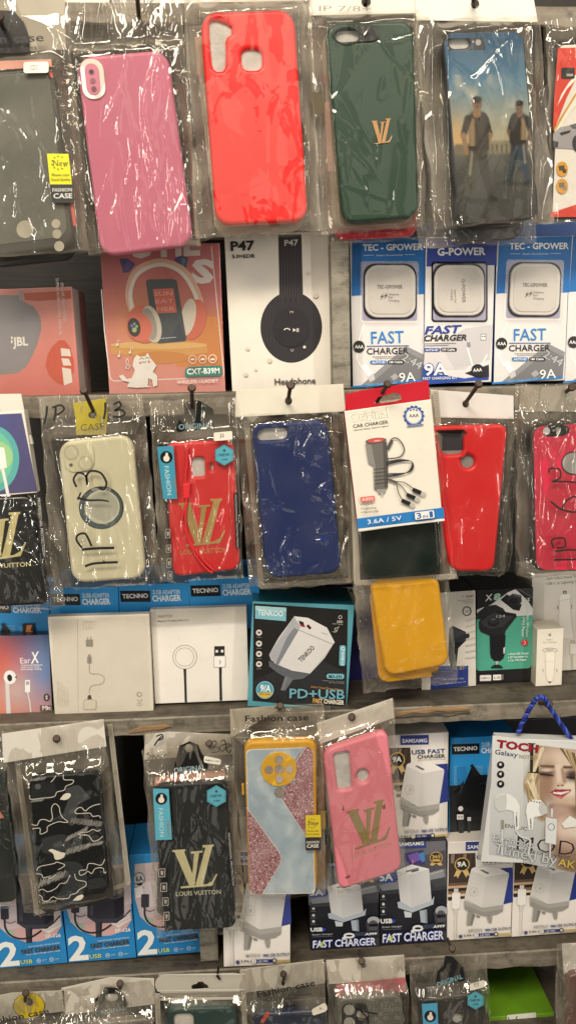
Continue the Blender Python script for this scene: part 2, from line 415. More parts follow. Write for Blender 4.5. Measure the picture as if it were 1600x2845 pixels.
# how each kind of film is creased: number, length range (m), half width range, height range, main direction and its spread
STYLE = {'film': (60, (.012, .06), (.0009, .0028), (.0006, .0017), 80, 40, 10), 'film_vert': (80, (.03, .12), (.0008, .0024), (.0006, .0019), 86, 13, 12),
         'film_crush': (130, (.010, .05), (.0008, .0026), (.0007, .0024), 70, 90, 8), 'film_taut': (24, (.02, .08), (.0010, .0032), (.0005, .0014), 80, 45, 12), 'film_cling': (26, (.02, .08), (.0012, .004), (.0004, .0012), 80, 60, 6)}
def bag(T, quad, solids, mat='film', haze=.30, over=.05, fold=.0016, seam=True, dots=False, top_y=0.0, back=True, hz_top=0.0):
    """front and back film of a bag; solids = list of (local quad, front depth t) the front film lies over"""
    _seed[0] += 11; sd = _seed[0]; R = random.Random(sd)
    q = [Vector(T.p(p)) for p in quad]; w = (q[1] - q[0]).length; h = (q[0] - q[3]).length
    nx, nz = max(30, int(w / .0011)), max(40, int(h / .0013))
    nx, nz = min(nx, 110), min(nz, 190)
    U, V = np.meshgrid(np.linspace(0, 1, nx + 1), np.linspace(0, 1, nz + 1))
    X = (q[0].x * (1 - U) + q[1].x * U) * (1 - V) + (q[3].x * (1 - U) + q[2].x * U) * V
    Z = (q[0].y * (1 - U) + q[1].y * U) * (1 - V) + (q[3].y * (1 - U) + q[2].y * U) * V
    ex = vnoise(V * 0 + .3, V, 4.0, sd + 1) * np.abs(U - .5) * 2; ez = vnoise(U, U * 0 + .7, 3.5, sd + 2) * np.abs(V - .5) * 2
    X = X + .0011 * ex; Z = Z + .0010 * ez
    cov = np.zeros_like(X); D = np.full_like(X, 1.0)
    for qq, t in solids:
        qq = [Vector(p) for p in qq]; c = sum(qq, Vector((0, 0))) / 4; u = (qq[1] - qq[0] + qq[2] - qq[3]) / 2
        a = math.atan2(u.y, u.x); hw = u.length / 2; hh = ((qq[0] - qq[3] + qq[1] - qq[2]) / 2).length / 2
        dx, dz = X - c.x, Z - c.y; xr = np.abs(dx * math.cos(a) + dz * math.sin(a)) - hw; zr = np.abs(-dx * math.sin(a) + dz * math.cos(a)) - hh
        d = np.where((xr > 0) & (zr > 0), np.hypot(np.maximum(xr, 0), np.maximum(zr, 0)), np.maximum(xr, zr))
        cov = np.maximum(cov, (1 - npsm(-.0005, .013, d)) * t); D = np.minimum(D, d)
    n, Lr, Wr, Hr, ang, spread, nrad = STYLE[mat]
    H = np.zeros_like(X)
    def crease(x0, z0, a, L, wd, ht):
        nonlocal H
        ca, sa = math.cos(a), math.sin(a); bend = R.uniform(-6, 6)
        s_ = (X - x0) * ca + (Z - z0) * sa; p_ = -(X - x0) * sa + (Z - z0) * ca - bend * s_ * s_
        tap = np.clip(1 - np.abs(s_) / (L / 2), 0, 1) ** .6
        side = np.where(p_ > 0, wd * R.uniform(.6, 1.0), wd * R.uniform(1.2, 2.6))     # one steep flank, one shallow
        H = H + ht * tap * np.exp(-np.abs(p_) / side)
    area = w * h / (.085 * .17); n = int(n * max(.5, min(1.3, area)))
    cl = [(R.random(), R.random()) for _ in range(5)]                                  # creases gather in a few places
    for k in range(n):
        if R.random() < .8: cu, cv = R.choice(cl); uu, vv = cu + R.gauss(0, .13), cv + R.gauss(0, .16)
        else: uu, vv = R.random(), R.random()
        P = (q[0] * (1 - uu) + q[1] * uu) * (1 - vv) + (q[3] * (1 - uu) + q[2] * uu) * vv
        crease(P.x, P.y, math.radians(ang + R.gauss(0, spread)) - T.a * 0, R.uniform(*Lr), R.uniform(*Wr), R.uniform(*Hr) * R.choice((1, 1, -1)))
    for k in range(5):                                                                 # a few broad soft folds
        crease(*(q[3] + (q[2] - q[3]) * R.random() + (q[0] - q[3]) * R.random())[:2], math.radians(ang + R.gauss(0, spread * .6)), R.uniform(.05, .12), R.uniform(.003, .007), R.uniform(.0007, .0018) * R.choice((1, -1)))
    for qq, t in solids[:1]:                                                           # folds running out of the corners of what is inside
        for k in range(nrad):
            ci = R.randrange(4); p = Vector(qq[ci]); c = sum((Vector(v) for v in qq), Vector((0, 0))) / 4; o = (p - c).normalized()
            a = math.atan2(o.y, o.x) + R.gauss(0, .5); L = R.uniform(.015, .05); crease(p.x + math.cos(a) * L * .25, p.y + math.sin(a) * L * .25, a, L, R.uniform(.0008, .002), R.uniform(.0006, .0016))
    for k in range(30 if mat != 'film_taut' else 12):                                  # gathers under the hanging hole and along the side seams
        uu = R.choice((R.uniform(.0, .09), R.uniform(.91, 1), R.uniform(.25, .75))); vv = R.uniform(.02, .98) if uu < .1 or uu > .9 else R.uniform(.01, .17)
        P = (q[0] * (1 - uu) + q[1] * uu) * (1 - vv) + (q[3] * (1 - uu) + q[2] * uu) * vv
        crease(P.x, P.y, math.radians(90 + R.gauss(0, 12)), R.uniform(.02, .06), R.uniform(.0008, .0018), R.uniform(.0006, .0015))
    loose = npsm(-.004, .006, D)
    roll = vnoise(X, Z, 14, sd + 3) * .0007 + vnoise(X, Z * .4, 30, sd + 4) * .0004
    Y = -(cov + .0016) - H * (.55 + .6 * loose) * fold / .0016 - roll * (.35 + loose * fold / .0012)
    hz = over + (haze - over) * npsm(0, .005, D); hz = hz * (1 + .8 * vnoise(X, Z, 16, sd + 5)) + np.abs(H) * 60 * haze
    if seam: hz = hz + .16 * ((U < .025) | (U > .975) | (V > .988))
    hz = np.clip(hz, 0, 1)
    mb = MB(); W_ = nx + 1
    mb.v = list(zip(X.ravel().tolist(), Y.ravel().tolist(), Z.ravel().tolist())); mb.c = [(k, k, k, 1) for k in hz.ravel().tolist()]
    mb.f = [(j * W_ + i, (j + 1) * W_ + i, (j + 1) * W_ + i + 1, j * W_ + i + 1) for j in range(nz) for i in range(nx)]
    f = mb.build('plastic_bag', mat, T.e, smooth=True)
    if back: film_sheet(T, 'bag_back', quad, lambda x, z: .0012 + .0006 * noise.noise((x * 40, z * 40, sd)), lambda x, z, u, v: haze * .45, 'film_taut', 14, 22, sd)
    if dots:                                                                           # welded, dotted border of a zip pouch
        A = Art(T, -.0032, base='seam_strip', mat='gloss'); Q = [Vector(p) for p in quad]
        def E(u, v): p = (Q[0] * (1 - u) + Q[1] * u) * (1 - v) + (Q[3] * (1 - u) + Q[2] * u) * v; return (p.x, p.y)
        k = .0048 / w; m = .0048 / h
        A.poly([E(0, 0), E(k, 0), E(k, 1 - m), E(1 - k, 1 - m), E(1 - k, 0), E(1, 0), E(1, .985), E(.975, 1), E(.025, 1), E(0, .985)], 'b5ad9e')
        for r_ in (.32, .68):
            for e in range(int(h / .0022)):
                v = .01 + .97 * e / int(h / .0022)
                for u in (k * r_, 1 - k * r_): a, b = E(u, v); A.rect(a - .0, b, a + (Q[1] - Q[0]).length * .0008 / w, b + (Q[3] - Q[0]).length * .0009 / h, '6a6459', 'seam_dots'); A.y += A.STEP
            for e in range(int(w / .0022)):
                a, b = E(.03 + .94 * e / int(w / .0022), 1 - m * r_); A.rect(a, b, a + (Q[1] - Q[0]).length * .0008 / w, b + (Q[3] - Q[0]).length * .0009 / h, '6a6459', 'seam_dots'); A.y += A.STEP
        A.done()
    return f

def case(T, quad, r, t, col, mat='silicone', holes=(), bevel=.0022, hole_col='c9c6c0', name='phone_case', y0=None, lip=True, foam=True):
    """a phone case seen from its back: rounded slab with real openings, foam sheet showing in them"""
    f = -t if y0 is None else y0
    q = [T.p(p, f) for p in quad]
    loops = [rquad(q, r, 8)]
    hl = [[T.p(p, f) for p in h] for h in holes]
    vs, fs = curve_slab(loops + hl, f, t, bevel, 3); mb = MB(); mb.add(vs, fs, col)
    o = mb.build(name, mat, T.e); T.cf = f; T.case = o
    if holes and foam:
        xs = [p[0] for h in hl for p in h]; zs = [p[1] for h in hl for p in h]; m = .0015
        fl = [[(min(xs) - m, min(zs) - m), (max(xs) + m, min(zs) - m), (max(xs) + m, max(zs) + m), (min(xs) - m, max(zs) + m)]]
        vs, fs = curve_slab(fl, f + min(.0035, t * .5), .002, 0); mb = MB(); mb.add(vs, fs, hole_col); mb.build('foam_sheet', 'foam', o)
    return [tuple(p) for p in q], t

def header(T, quad, hole, col='d8d2c6', y0=-.0012, hr=7, name='header_card', mat='card'):
    h = [oval(hole[0], hole[1], hr, hr * 1.15)] if hole else []
    return T.slab(name, [list(quad)] + h, y0, .0006, .0001, col, mat)

def nail(head, tip, label, Yh=-.05, Yt=-.011, r=.0017):
    A = unproj(tip, Yt); B = unproj(head, Yh)
    e = bpy.data.objects.new('nail', None); COL.objects.link(e); e.location = A; e['label'] = label; e['category'] = 'nail'; e['group'] = 'nails along the shelf edges'
    mb = MB(); tube(mb, [Vector((0, .02, -.002)), Vector((0, .002, 0)), Vector((0, 0, 0)), B - A], r, '4a3a2e'); mb.build('shaft', 'iron', e, True)
    d = (B - A).normalized(); mb = MB(); tube(mb, [B - A - d * .0006, B - A + d * .0002, B - A + d * .0011, B - A + d * .0014], r * 2.1, '55443a', 14, r * 1.5); mb.build('head', 'iron', e)
    return e

def carton(T, depth, front, side=None, bevel=.0006, name='carton', mat='card'):
    w, h = T.w / 2, T.h
    side = side or front
    b = bevel; mb = MB()
    vs, fs = curve_slab([[(-w, 0), (w, 0), (w, h), (-w, h)]], 0, depth, b, 1)
    cf, cs_ = hx(front), hx(side)
    mb.add(vs, fs, [cf if v[1] < b * .5 else cs_ for v in vs])
    return mb.build(name, mat, T.e)

def box(name, label, quad, Y, depth, front, side=None, group=None, cat='box', mat='card'):
    T = Thing(name, label, cat, quad, Y, group); carton(T, depth, front, side, mat=mat); return T

def dup(T, quad, Y, label, group=None, yaw=0):
    """copy of a thing with its parts and sub-parts, set at another place"""
    N = Thing('tmp', label, T.e['category'], quad, Y, T.e.get('group')); bpy.data.objects.remove(N.e)
    def cp(o, par):
        c = o.copy(); COL.objects.link(c); c.parent = par
        for ch in o.children: cp(ch, c)
        return c
    e = cp(T.e, None); e.location = N.loc; e.rotation_euler = (0, -N.a, yaw); e.scale = (N.w / T.w, 1, N.h / T.h); e['label'] = label
    N.e = e; return N

def shrink(T, quad, mat='film_taut', haze=.05, y=-.0022):
    _seed[0] += 11; sd = _seed[0]
    return film_sheet(T, 'shrink_wrap', quad, lambda x, z: y - .0004 * noise.noise((x * 60 + sd, z * 40, 1)), lambda x, z, u, v: haze, mat, 16, 24, sd, 0)
# ------------------------------------------------------------------ shelving
def mat_wood(name, c0, c1, c2, paint=.5):
    t = NT(name); b = t.n('ShaderNodeBsdfPrincipled')
    g = t.n('ShaderNodeTexNoise', i_Scale=14.0, i_Detail=8.0, i_Roughness=.7, i_Distortion=.8); t.l(t.coords((.35, 3, 5), False), g.inputs['Vector'])
    p = t.n('ShaderNodeTexNoise', i_Scale=9.0, i_Detail=6.0, i_Roughness=.75); t.l(t.coords((1, 1, 2), False), p.inputs['Vector'])
    s = t.n('ShaderNodeTexNoise', i_Scale=70.0, i_Detail=4.0, i_Roughness=.8); t.l(t.coords((.6, 1, 1), False), s.inputs['Vector'])
    a = t.ramp(g.outputs[0], (.3, hx(c0)), (.55, hx(c1)), (.75, hx(c2)))
    mx = t.n('ShaderNodeMixRGB'); t.l(t.ramp(p.outputs[0], (.42, 0.0), (.60, paint)), mx.inputs[0]); t.l(a, mx.inputs[1]); mx.inputs[2].default_value = hx(c2)
    m2 = t.n('ShaderNodeMixRGB', blend_type='MULTIPLY'); m2.inputs[0].default_value = 1; t.l(mx.outputs[0], m2.inputs[1])
    t.l(t.ramp(s.outputs[0], (.33, .45), (.5, 1.0)), m2.inputs[2]); t.l(m2.outputs[0], b.inputs['Base Color'])
    b.inputs['Roughness'].default_value = .62
    bp = t.n('ShaderNodeBump', i_Strength=.6, i_Distance=.0012); t.l(g.outputs[0], bp.inputs['Height']); t.l(bp.outputs[0], b.inputs['Normal'])
    t.l(b.outputs[0], t.out.inputs[0]); M_[name] = t.m
mat_wood('grey_wood', '28231d', '474036', '6d6456')
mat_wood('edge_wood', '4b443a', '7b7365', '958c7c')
mat_wood('post_wood', '6a6458', '8a8476', 'a09a8b')
mat_wood('raw_wood', '6a4c30', '8f714e', 'a88c68', .3)
mat_wood('brown_wood', '15120e', '1f1b15', '29241c')
crop(0, 0, 1600, 1600)
unit = bpy.data.objects.new('wooden_shelving', None); COL.objects.link(unit)
unit['label'] = 'weathered grey painted wooden shelving that carries all the boxes and hanging packs'; unit['category'] = 'shelving'
DEPTH = .20
BOARD = []
def board(quad, depth=DEPTH):
    T = Thing('tmp', '', 'x', quad, 0.0); bpy.data.objects.remove(T.e)
    w, h = T.w / 2, T.h; n = 90; mb = MB()
    o = bpy.data.objects.new('shelf_board', None)
    # front edge slightly worn: row of verts with small wobble
    vs = []; 
    for i in range(n + 1):
        x = -w + 2 * w * i / n
        a = .0006 * noise.noise((x * 30, T.loc.z * 9, 0)); b = .0016 * noise.noise((x * 45, T.loc.z * 9, 5)) + .0012 * abs(noise.noise((x * 140, 3, T.loc.z)))
        vs += [(x, 0.0015, h + a * .3), (x, 0 + abs(a), h - .0012), (x, abs(b), .0012 + b), (x, .002, b), (x, depth, 0), (x, depth, h)]
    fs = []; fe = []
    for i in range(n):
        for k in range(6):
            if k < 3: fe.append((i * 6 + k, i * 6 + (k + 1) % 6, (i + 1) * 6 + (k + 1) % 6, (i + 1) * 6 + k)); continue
            fs.append((i * 6 + k, i * 6 + (k + 1) % 6, (i + 1) * 6 + (k + 1) % 6, (i + 1) * 6 + k))
    mb.add(vs, fs, 'ffffff')
    ob = mb.build('shelf_board', 'grey_wood', unit); ob.location = T.loc; ob.rotation_euler = (0, -T.a, 0)
    me = MB(); me.add(vs, fe, 'ffffff'); me.build('front_edge', 'edge_wood', ob)  # front edge in a lighter tone than the board's top
    T.ob = ob; BOARD.append(T); return T
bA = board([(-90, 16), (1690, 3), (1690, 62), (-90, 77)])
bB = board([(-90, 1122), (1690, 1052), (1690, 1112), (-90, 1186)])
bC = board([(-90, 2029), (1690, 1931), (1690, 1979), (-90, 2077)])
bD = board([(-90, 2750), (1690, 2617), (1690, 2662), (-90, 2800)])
def board_z(T, x): return T.loc.z + T.h / math.cos(T.a) + (x - T.loc.x) * math.tan(T.a)
def slab_world(name, x0, x1, y0, y1, z0, z1, mat, rot=0, par=unit):
    mb = MB(); w, h = (x1 - x0) / 2, (z1 - z0); vs, fs = curve_slab([[(-w, 0), (w, 0), (w, h), (-w, h)]], 0, y1 - y0, .001, 1); mb.add(vs, fs, 'ffffff')
    o = mb.build(name, mat, par); o.location = ((x0 + x1) / 2, y0, z0); o.rotation_euler = (0, rot, 0); return o
def post(px0, px1, bot, top, Y, y1, z0=None, z1=None):
    a, b = unproj(px0, Y), unproj(px1, Y)
    slab_world('upright_post', a.x, b.x, Y, y1, z0, z1, 'post_wood')
zt = lambda T, x: board_z(T, x)
zb = lambda T, x: board_z(T, x) - T.h
post((922, 900), (972, 900), 0, 0, .012, DEPTH, zt(bB, .05), zb(bA, .05))
post((556, 2640), (606, 2640), 0, 0, .012, DEPTH, zt(bD, -.07), zb(bC, -.07))
for b0 in (bC, bD):
    pass
back = slab_world('back_panel', -.62, .62, DEPTH + .001, DEPTH + .015, .55, 2.1, 'brown_wood')
# broken, splintered lip under the third board
def splinter(px, Y, col='raw_wood'):
    lo = [unproj(p, Y) for p in px]; c = lo[0].copy()
    mb = MB(); vs, fs = curve_slab([[(p.x - c.x, p.z - c.z) for p in lo]], 0, .004, .0012, 2); mb.add(vs, fs, 'ffffff')
    o = mb.build('chipped_edge', col, bC.ob)
    o.matrix_world = Matrix.Translation(c); o.matrix_parent_inverse = Matrix.Identity(4)
    o.matrix_basis = (Matrix.Translation(bC.loc) @ Matrix.Rotation(-bC.a, 4, 'Y')).inverted() @ Matrix.Translation(c)
crop(1100, 1580, 500)
splinter([(-150, 1205), (-60, 1170), (60, 1150), (170, 1140), (300, 1118), (420, 1124), (540, 1112), (598, 1122), (590, 1146), (520, 1150), (430, 1158), (330, 1150), (240, 1172), (130, 1164), (40, 1190), (-120, 1216)], -.0012)
splinter([(-150, 1215), (-40, 1188), (60, 1190), (140, 1165), (240, 1172), (330, 1152), (430, 1160), (590, 1146), (600, 1170), (520, 1178), (420, 1196), (300, 1180), (200, 1196), (60, 1205), (-60, 1212), (-140, 1235)], -.0008, 'grey_wood')
crop(0, 1980, 400, 1431)
splinter([(1270, 195), (1330, 165), (1390, 140), (1470, 135), (1560, 128), (1640, 120), (1700, 140), (1600, 175), (1500, 185), (1431, 196), (1350, 205), (1290, 215)], -.0012)
# a room wall far behind the camera's view, closing the recesses
mb = MB(); mb.add([(-3, .3, 0), (3, .3, 0), (3, .3, 3), (-3, .3, 3)], [(0, 1, 2, 3)], '6b6253'); wl = mb.build('back_wall', 'card'); wl['kind'] = 'structure'
wl['label'] = 'dim wall behind the shelving'; wl['category'] = 'wall'

# ------------------------------------------------------------------ light: shop lamps from the front, with strips added for glints
def area(name, loc, target, sx, sy, power, col):
    l = bpy.data.lights.new(name, 'AREA'); l.shape = 'RECTANGLE'; l.size = sx; l.size_y = sy; l.energy = power; l.color = col
    o = bpy.data.objects.new(name, l); COL.objects.link(o); o.location = loc
    d = (Vector(target) - Vector(loc)).normalized(); o.rotation_euler = d.to_track_quat('-Z', 'Y').to_euler(); return o
area('front_light', (-.6, -1.5, 3.0), (0, 0, 1.25), 1.0, .6, 53, (1, .905, .755))
area('ceiling_lamp', (.30, -.85, 2.30), (0, 0, 1.25), .9, .06, 11, (1, .89, .73))
area('front_light', (1.15, -1.15, 1.55), (0, 0, 1.3), .05, 1.5, 9, (1, .94, .84))  # unseen strip right of the camera, added to streak the vertical creases
area('front_light', (-1.0, -1.35, 1.5), (0, 0, 1.3), .05, 1.5, 9, (1, .94, .84))  # its left counterpart, likewise added only for glints on the film
# dim surroundings of the stall; bright noise patches added for the plastic to reflect
W = bpy.data.worlds.new('World'); SC.world = W; W.use_nodes = True
nt = W.node_tree; bg = nt.nodes['Background']
tc = nt.nodes.new('ShaderNodeTexCoord'); nz = nt.nodes.new('ShaderNodeTexNoise'); nz.inputs['Scale'].default_value = 2.6; nz.inputs['Detail'].default_value = 1.5
nt.links.new(tc.outputs['Generated'], nz.inputs['Vector'])
rp = nt.nodes.new('ShaderNodeValToRGB'); el = rp.color_ramp.elements
el[0].position = .60; el[0].color = (.17, .15, .125, 1); el[1].position = .63; el[1].color = (1.7, 1.6, 1.38, 1)
nt.links.new(nz.outputs[0], rp.inputs[0]); nt.links.new(rp.outputs[0], bg.inputs[0]); bg.inputs[1].default_value = .5
vs_ = SC.view_settings; vs_.view_transform = 'Standard'; vs_.look = 'None'; vs_.exposure = -0.16; vs_.gamma = 1; vs_.use_curve_mapping = False
SC.cycles.use_denoising = True
try: SC.cycles.denoiser = 'OPENIMAGEDENOISE'
except Exception: pass
SC.cycles.max_bounces = 10; SC.cycles.transparent_max_bounces = 24; SC.cycles.diffuse_bounces = 3; SC.cycles.glossy_bounces = 3
SC.cycles.sample_clamp_indirect = 4; SC.cycles.caustics_reflective = False; SC.cycles.caustics_refractive = False
SC.cycles.blur_glossy = .3
# ================================================================== first row of hanging packs
Y1 = -.008
# ---- grey case, far left
crop(0, 0, 560)
T = Thing('packaged_phone_case', 'grey see-through phone case with yellow New label in a bag at top left', 'phone case',
          [(-400, -60), (475, -60), (640, 1830), (-260, 1900)], Y1 - .004, 'packs hanging in the top row')
bq = [(-400, -60), (475, -60), (645, 1810), (-260, 1890)]
q, t = case(T, [(-270, 520), (385, 470), (535, 1780), (-130, 1860)], .012, .010, '33332f', 'silicone', bevel=.003)
T.slab('back_plate', [T.rr([(-240, 560), (355, 510), (490, 1700), (-95, 1770)], .009, T.cf)], T.cf - .0004, .0006, .0002, '66675e', 'hard', T.case, px=False)
A = Art(T, T.cf - .0006, T.case, base='lens_cutout', mat='foam')
for cx, cy, r in ((183, 1648, 62), (405, 1608, 32), (412, 1682, 33), (428, 1770, 36)): A.ell(cx, cy, r, r * 1.03, 'b9b2a0')
A.done()
A = Art(T, T.cf - .0008, T.case, base='side_button'); A.poly([(505, 1462), (528, 1460), (552, 1620), (530, 1625)], 'd2453a'); A.poly([(345, 500), (375, 520), (385, 560), (365, 555)], 'c9574a', 'corner_bumper'); A.done()
T.slab('header_film', [[(-360, 20), (468, -40), (476, 355), (-300, 400)]], -.0018, .0005, .0001, 'a59c8a', 'gloss')
T.slab('hang_tag', [[(-330, 380), (-260, 120), (-160, 70), (100, 75), (175, 160), (213, 270), (213, 375), (100, 385)]], -.0035, .0005, .0001, '22201e', 'gloss')
T.slab('case_sleeve', [[(-330, 450), (370, 425), (378, 480), (-330, 520)]], T.cf - .0015, .0008, .0002, 'c48a76', 'card')
bag(T, bq, [(q, t)], 'film', .34, .16)
A = Art(T, T.cf - .004, base='sticker')
A.box(172, 446, 352, 526, 18, 'e6e0d2', sk=.02); A.t('CD7', 222, 503, 275, 500, 36, '4a4742', part='sticker_text')
A.poly([(340, 1104), (494, 1106), (520, 1325), (362, 1325)], 'd8d21c', 'yellow_label'); A.poly([(362, 1325), (520, 1325), (534, 1460), (376, 1456)], '2c2c2a', 'black_label')
A.t('New', 385, 1196, 494, 1194, 48, '23251c', part='label_text')
for k in range(9):
    a = math.radians(60 + k * 34); A.ell(425 + 50 * math.cos(a), 1170 - 46 * math.sin(a), 5, 5, '2a2a20', 'label_text')
A.t('Phone case', 376, 1266, 500, 1264, 20, '3a3a1c', part='label_text'); A.t('Good Quality', 370, 1300, 508, 1298, 20, '3a3a1c', part='label_text')
A.t('FASHION', 380, 1378, 520, 1376, 26, 'dedbd2', .01, part='label_text'); A.t('CASE', 387, 1426, 522, 1424, 36, 'e6e2da', .012, part='label_text')
A.done()
A = Art(T, -.0075, base='lettering'); A.t('Fashion case', -330, 325, 318, 296, 62, '1d1b19', .012); A.t('Mobile cover products', -260, 372, 265, 355, 30, '2b2926'); A.done()
# second bag behind it
T = Thing('packaged_phone_case', 'black and red bumper case in a bag behind the grey top left case', 'phone case', [(-330, 500), (545, 470), (640, 1900), (-240, 1960)], Y1 + .0105, 'packs hanging in the top row')
q, t = case(T, [(-215, 520), (400, 470), (555, 1860), (-75, 1930)], .012, .006, '2b2a28', bevel=.002)
bag(T, [(-330, 480), (560, 450), (690, 1800), (-240, 1960)], [(q, t)], 'film_crush', .3, .05)

# ---- pink case
T = Thing('packaged_phone_case', 'pink phone case with white oval camera frame in a crinkled clear bag', 'phone case',
          [(490, 30), (1300, -30), (1450, 1790), (640, 1860)], Y1 - .004, 'packs hanging in the top row')
bq = [(485, 20), (1300, -30), (1445, 1770), (640, 1840)]
q, t = case(T, [(545, 405), (1205, 352), (1392, 1760), (725, 1845)], .013, .0105, 'cc6e88', 'silicone', bevel=.0032)
T.slab('camera_frame', [rquad([T.p(p, T.cf) for p in ((572, 425), (742, 428), (770, 712), (604, 722))], .0085, 8)], T.cf - .0012, .0016, .0006, 'f0e9dc', 'silicone', T.case, px=False)
T.slab('camera_panel', [rquad([T.p(p, T.cf) for p in ((607, 458), (712, 462), (730, 686), (632, 690))], .0062, 8)], T.cf - .0016, .0012, .0003, 'b66a7c', 'silicone', T.case, px=False)
A = Art(T, T.cf - .0018, T.case, base='lens_hole')
for cx, cy, c in ((659, 516, '2c2224'), (669, 580, '7d4f55'), (677, 638, '5d3c42')): A.ell(cx, cy, 21, 21, '9a5a68'); A.ell(cx, cy, 16, 16, c)
A.done()
bag(T, bq, [(q, t)], 'film_vert', .26, .06, .0022)
A = Art(T, -.0075, base='lettering'); A.t('Thrilling protective case', 540, 300, 1240, 268, 26, '2f2c28'); A.done()
T = Thing('packaged_phone_case', 'black phone case in a bag behind the pink case, dark edges showing', 'phone case', [(495, 330), (1330, 300), (1440, 1760), (620, 1800)], Y1 + .0105, 'packs hanging in the top row')
q, t = case(T, [(505, 350), (1330, 310), (1425, 1700), (625, 1770)], .012, .007, '1d1b1a', 'hard')
bag(T, [(490, 300), (1345, 270), (1440, 1790), (600, 1810)], [(q, t)], 'film_crush', .12, .05)

# ---- red case
crop(520, 0, 560)
T = Thing('packaged_phone_case', 'bright red phone case with tall camera slot and square finger opening, white header', 'phone case',
          [(-10, -60), (880, -60), (970, 1690), (70, 1730)], Y1 - .005, 'packs hanging in the top row')
slot = [(158, 165), (175, 145), (215, 142), (290, 172), (318, 195), (318, 240), (285, 262), (276, 290), (277, 470), (255, 505), (215, 508), (188, 488), (175, 440), (163, 300)]
fing = rquad([(385, 352), (535, 350), (540, 498), (398, 502)], 50, 5)
q, t = case(T, [(92, 88), (768, 62), (872, 1590), (205, 1622)], .013, .0105, 'ee1d1c', 'silicone', [slot, fing], .0032)
header(T, [(-30, -70), (880, -75), (882, 2), (-30, 22)], None)
bag(T, [(-25, -60), (885, -70), (960, 1660), (60, 1720)], [(q, t)], 'film_cling', .36, .0, .001)
T = Thing('packaged_phone_case', 'clear white rimmed case in a bag behind the bright red case, foot showing', 'phone case', [(20, 230), (800, 200), (845, 1700), (200, 1720)], Y1 + .0105, 'packs hanging in the top row')
q, t = case(T, [(48, 240), (750, 215), (845, 1655), (205, 1700)], .012, .007, 'c9b8a2', 'hard')
A = Art(T, T.cf, T.case, base='back_plate'); A.rr([(52, 260), (150, 255), (160, 540), (75, 545)], 20, 'd8a98c'); A.done()
bag(T, [(20, 200), (900, 190), (950, 1690), (90, 1730)], [(q, t)], 'film', .34, .05)

# ---- green monogram case
T = Thing('packaged_phone_case', 'dark green phone case with small gold letter monogram and black camera island', 'phone case',
          [(870, -60), (1400, -70), (1370, 1660), (965, 1680)], Y1 - .004, 'packs hanging in the top row')
crop(520, 0, 560)
gq = [(990, 165), (1625, 145), (1665, 1560), (1120, 1610)]
pill = rquad([(1055, 228), (1205, 212), (1225, 292), (1072, 308)], 45, 6); dot = oval(1280, 256, 18, 21); d2 = oval(1243, 257, 6, 6, n=8)
bq = [(880, 100), (1660, 80), (1690, 1630), (965, 1690)]
q, t = case(T, gq, .012, .0105, '163c2a', 'silicone', [rquad([(1062, 215), (1345, 198), (1360, 285), (1078, 300)], 42, 6)], .003)
isl = T.rr([(1035, 195), (1372, 178), (1392, 296), (1055, 314)], .0085, T.cf, 8)
hl = [[T.p(p, T.cf) for p in h] for h in (oval(1145, 260, 88, 60), oval(1280, 256, 22, 25), oval(1243, 257, 8, 8))]
T.slab('camera_island', [isl] + hl, T.cf - .0008, .001, .0003, '222422', 'silicone', T.case, px=False)
crop(1040, 0, 560)
def lv(T, quad, dy, par, mat='gold', th=.0008, col='d3a06a', nm='monogram'):
    loops = []
    TL, TR, BR, BL = [Vector(p) for p in quad]
    mb = MB()
    for i, pl in enumerate(LV):
        pts = [((BL * (1 - u) + BR * u) * (1 - v) + (TL * (1 - u) + TR * u) * v)[:] for u, v in pl]
        vs, fs = curve_slab([[T.p(p, dy) for p in pts]], dy - th - i * .00005, th, min(.00025, th * .3), 1); mb.add(vs, fs, col)
    return mb.build(nm, mat, par)
lv(T, [(-25, 858), (122, 852), (130, 1030), (-18, 1040)], T.cf, T.case)
crop(520, 0, 560)
header(T, [(872, -70), (1685, -80), (1690, 92), (880, 112)], (1285, 12), hr=34)
bag(T, bq, [(q, t)], 'film_taut', .34, .015, .0022)
A = Art(T, -.006, base='lettering'); A.t('IP 7/8+', 948, 80, 1320, 84, 42, '8f8778', -.005); A.done()
A = Art(T, -.0125, base='brown_label'); A.poly([(898, 660), (965, 675), (990, 812), (918, 824)], '4a3f22'); A.done()
T = Thing('packaged_phone_case', 'clear case with pink buttons in a bag behind the green case', 'phone case', [(880, 190), (1600, 180), (1650, 1600), (1000, 1640)], Y1 + .0095, 'packs hanging in the top row')
q, t = case(T, [(965, 220), (1580, 200), (1640, 1600), (1040, 1640)], .012, .007, 'a9967c', 'hard')
A = Art(T, T.cf - .0005, T.case, base='side_button'); A.rr([(978, 540), (998, 540), (998, 605), (978, 605)], 8, 'd56b70'); A.poly([(985, 740), (1020, 720), (1050, 1230), (1010, 1235)], 'e0a594', 'pink_edge'); A.done()
bag(T, [(860, 150), (1640, 130), (1690, 1640), (960, 1660)], [(q, t)], 'film', .36, .06, .0025)
T = Thing('packaged_phone_case', 'red case with small dark lettering, sticking out under the green case', 'phone case', [(1040, 900), (1640, 880), (1660, 1710), (1065, 1740)], Y1 + .0190, 'packs hanging in the top row')
q, t = case(T, [(1010, 700), (1620, 680), (1662, 1695), (1055, 1728)], .011, .007, 'd92b3c', 'hard', bevel=.002)
A = Art(T, T.cf, T.case, base='lettering'); A.t('Protective Series Case', 1182, 1676, 1572, 1658, 26, '3a1014'); A.done()
bag(T, [(985, 680), (1660, 660), (1690, 1730), (1000, 1760)], [(q, t)], 'film', .2, .03)

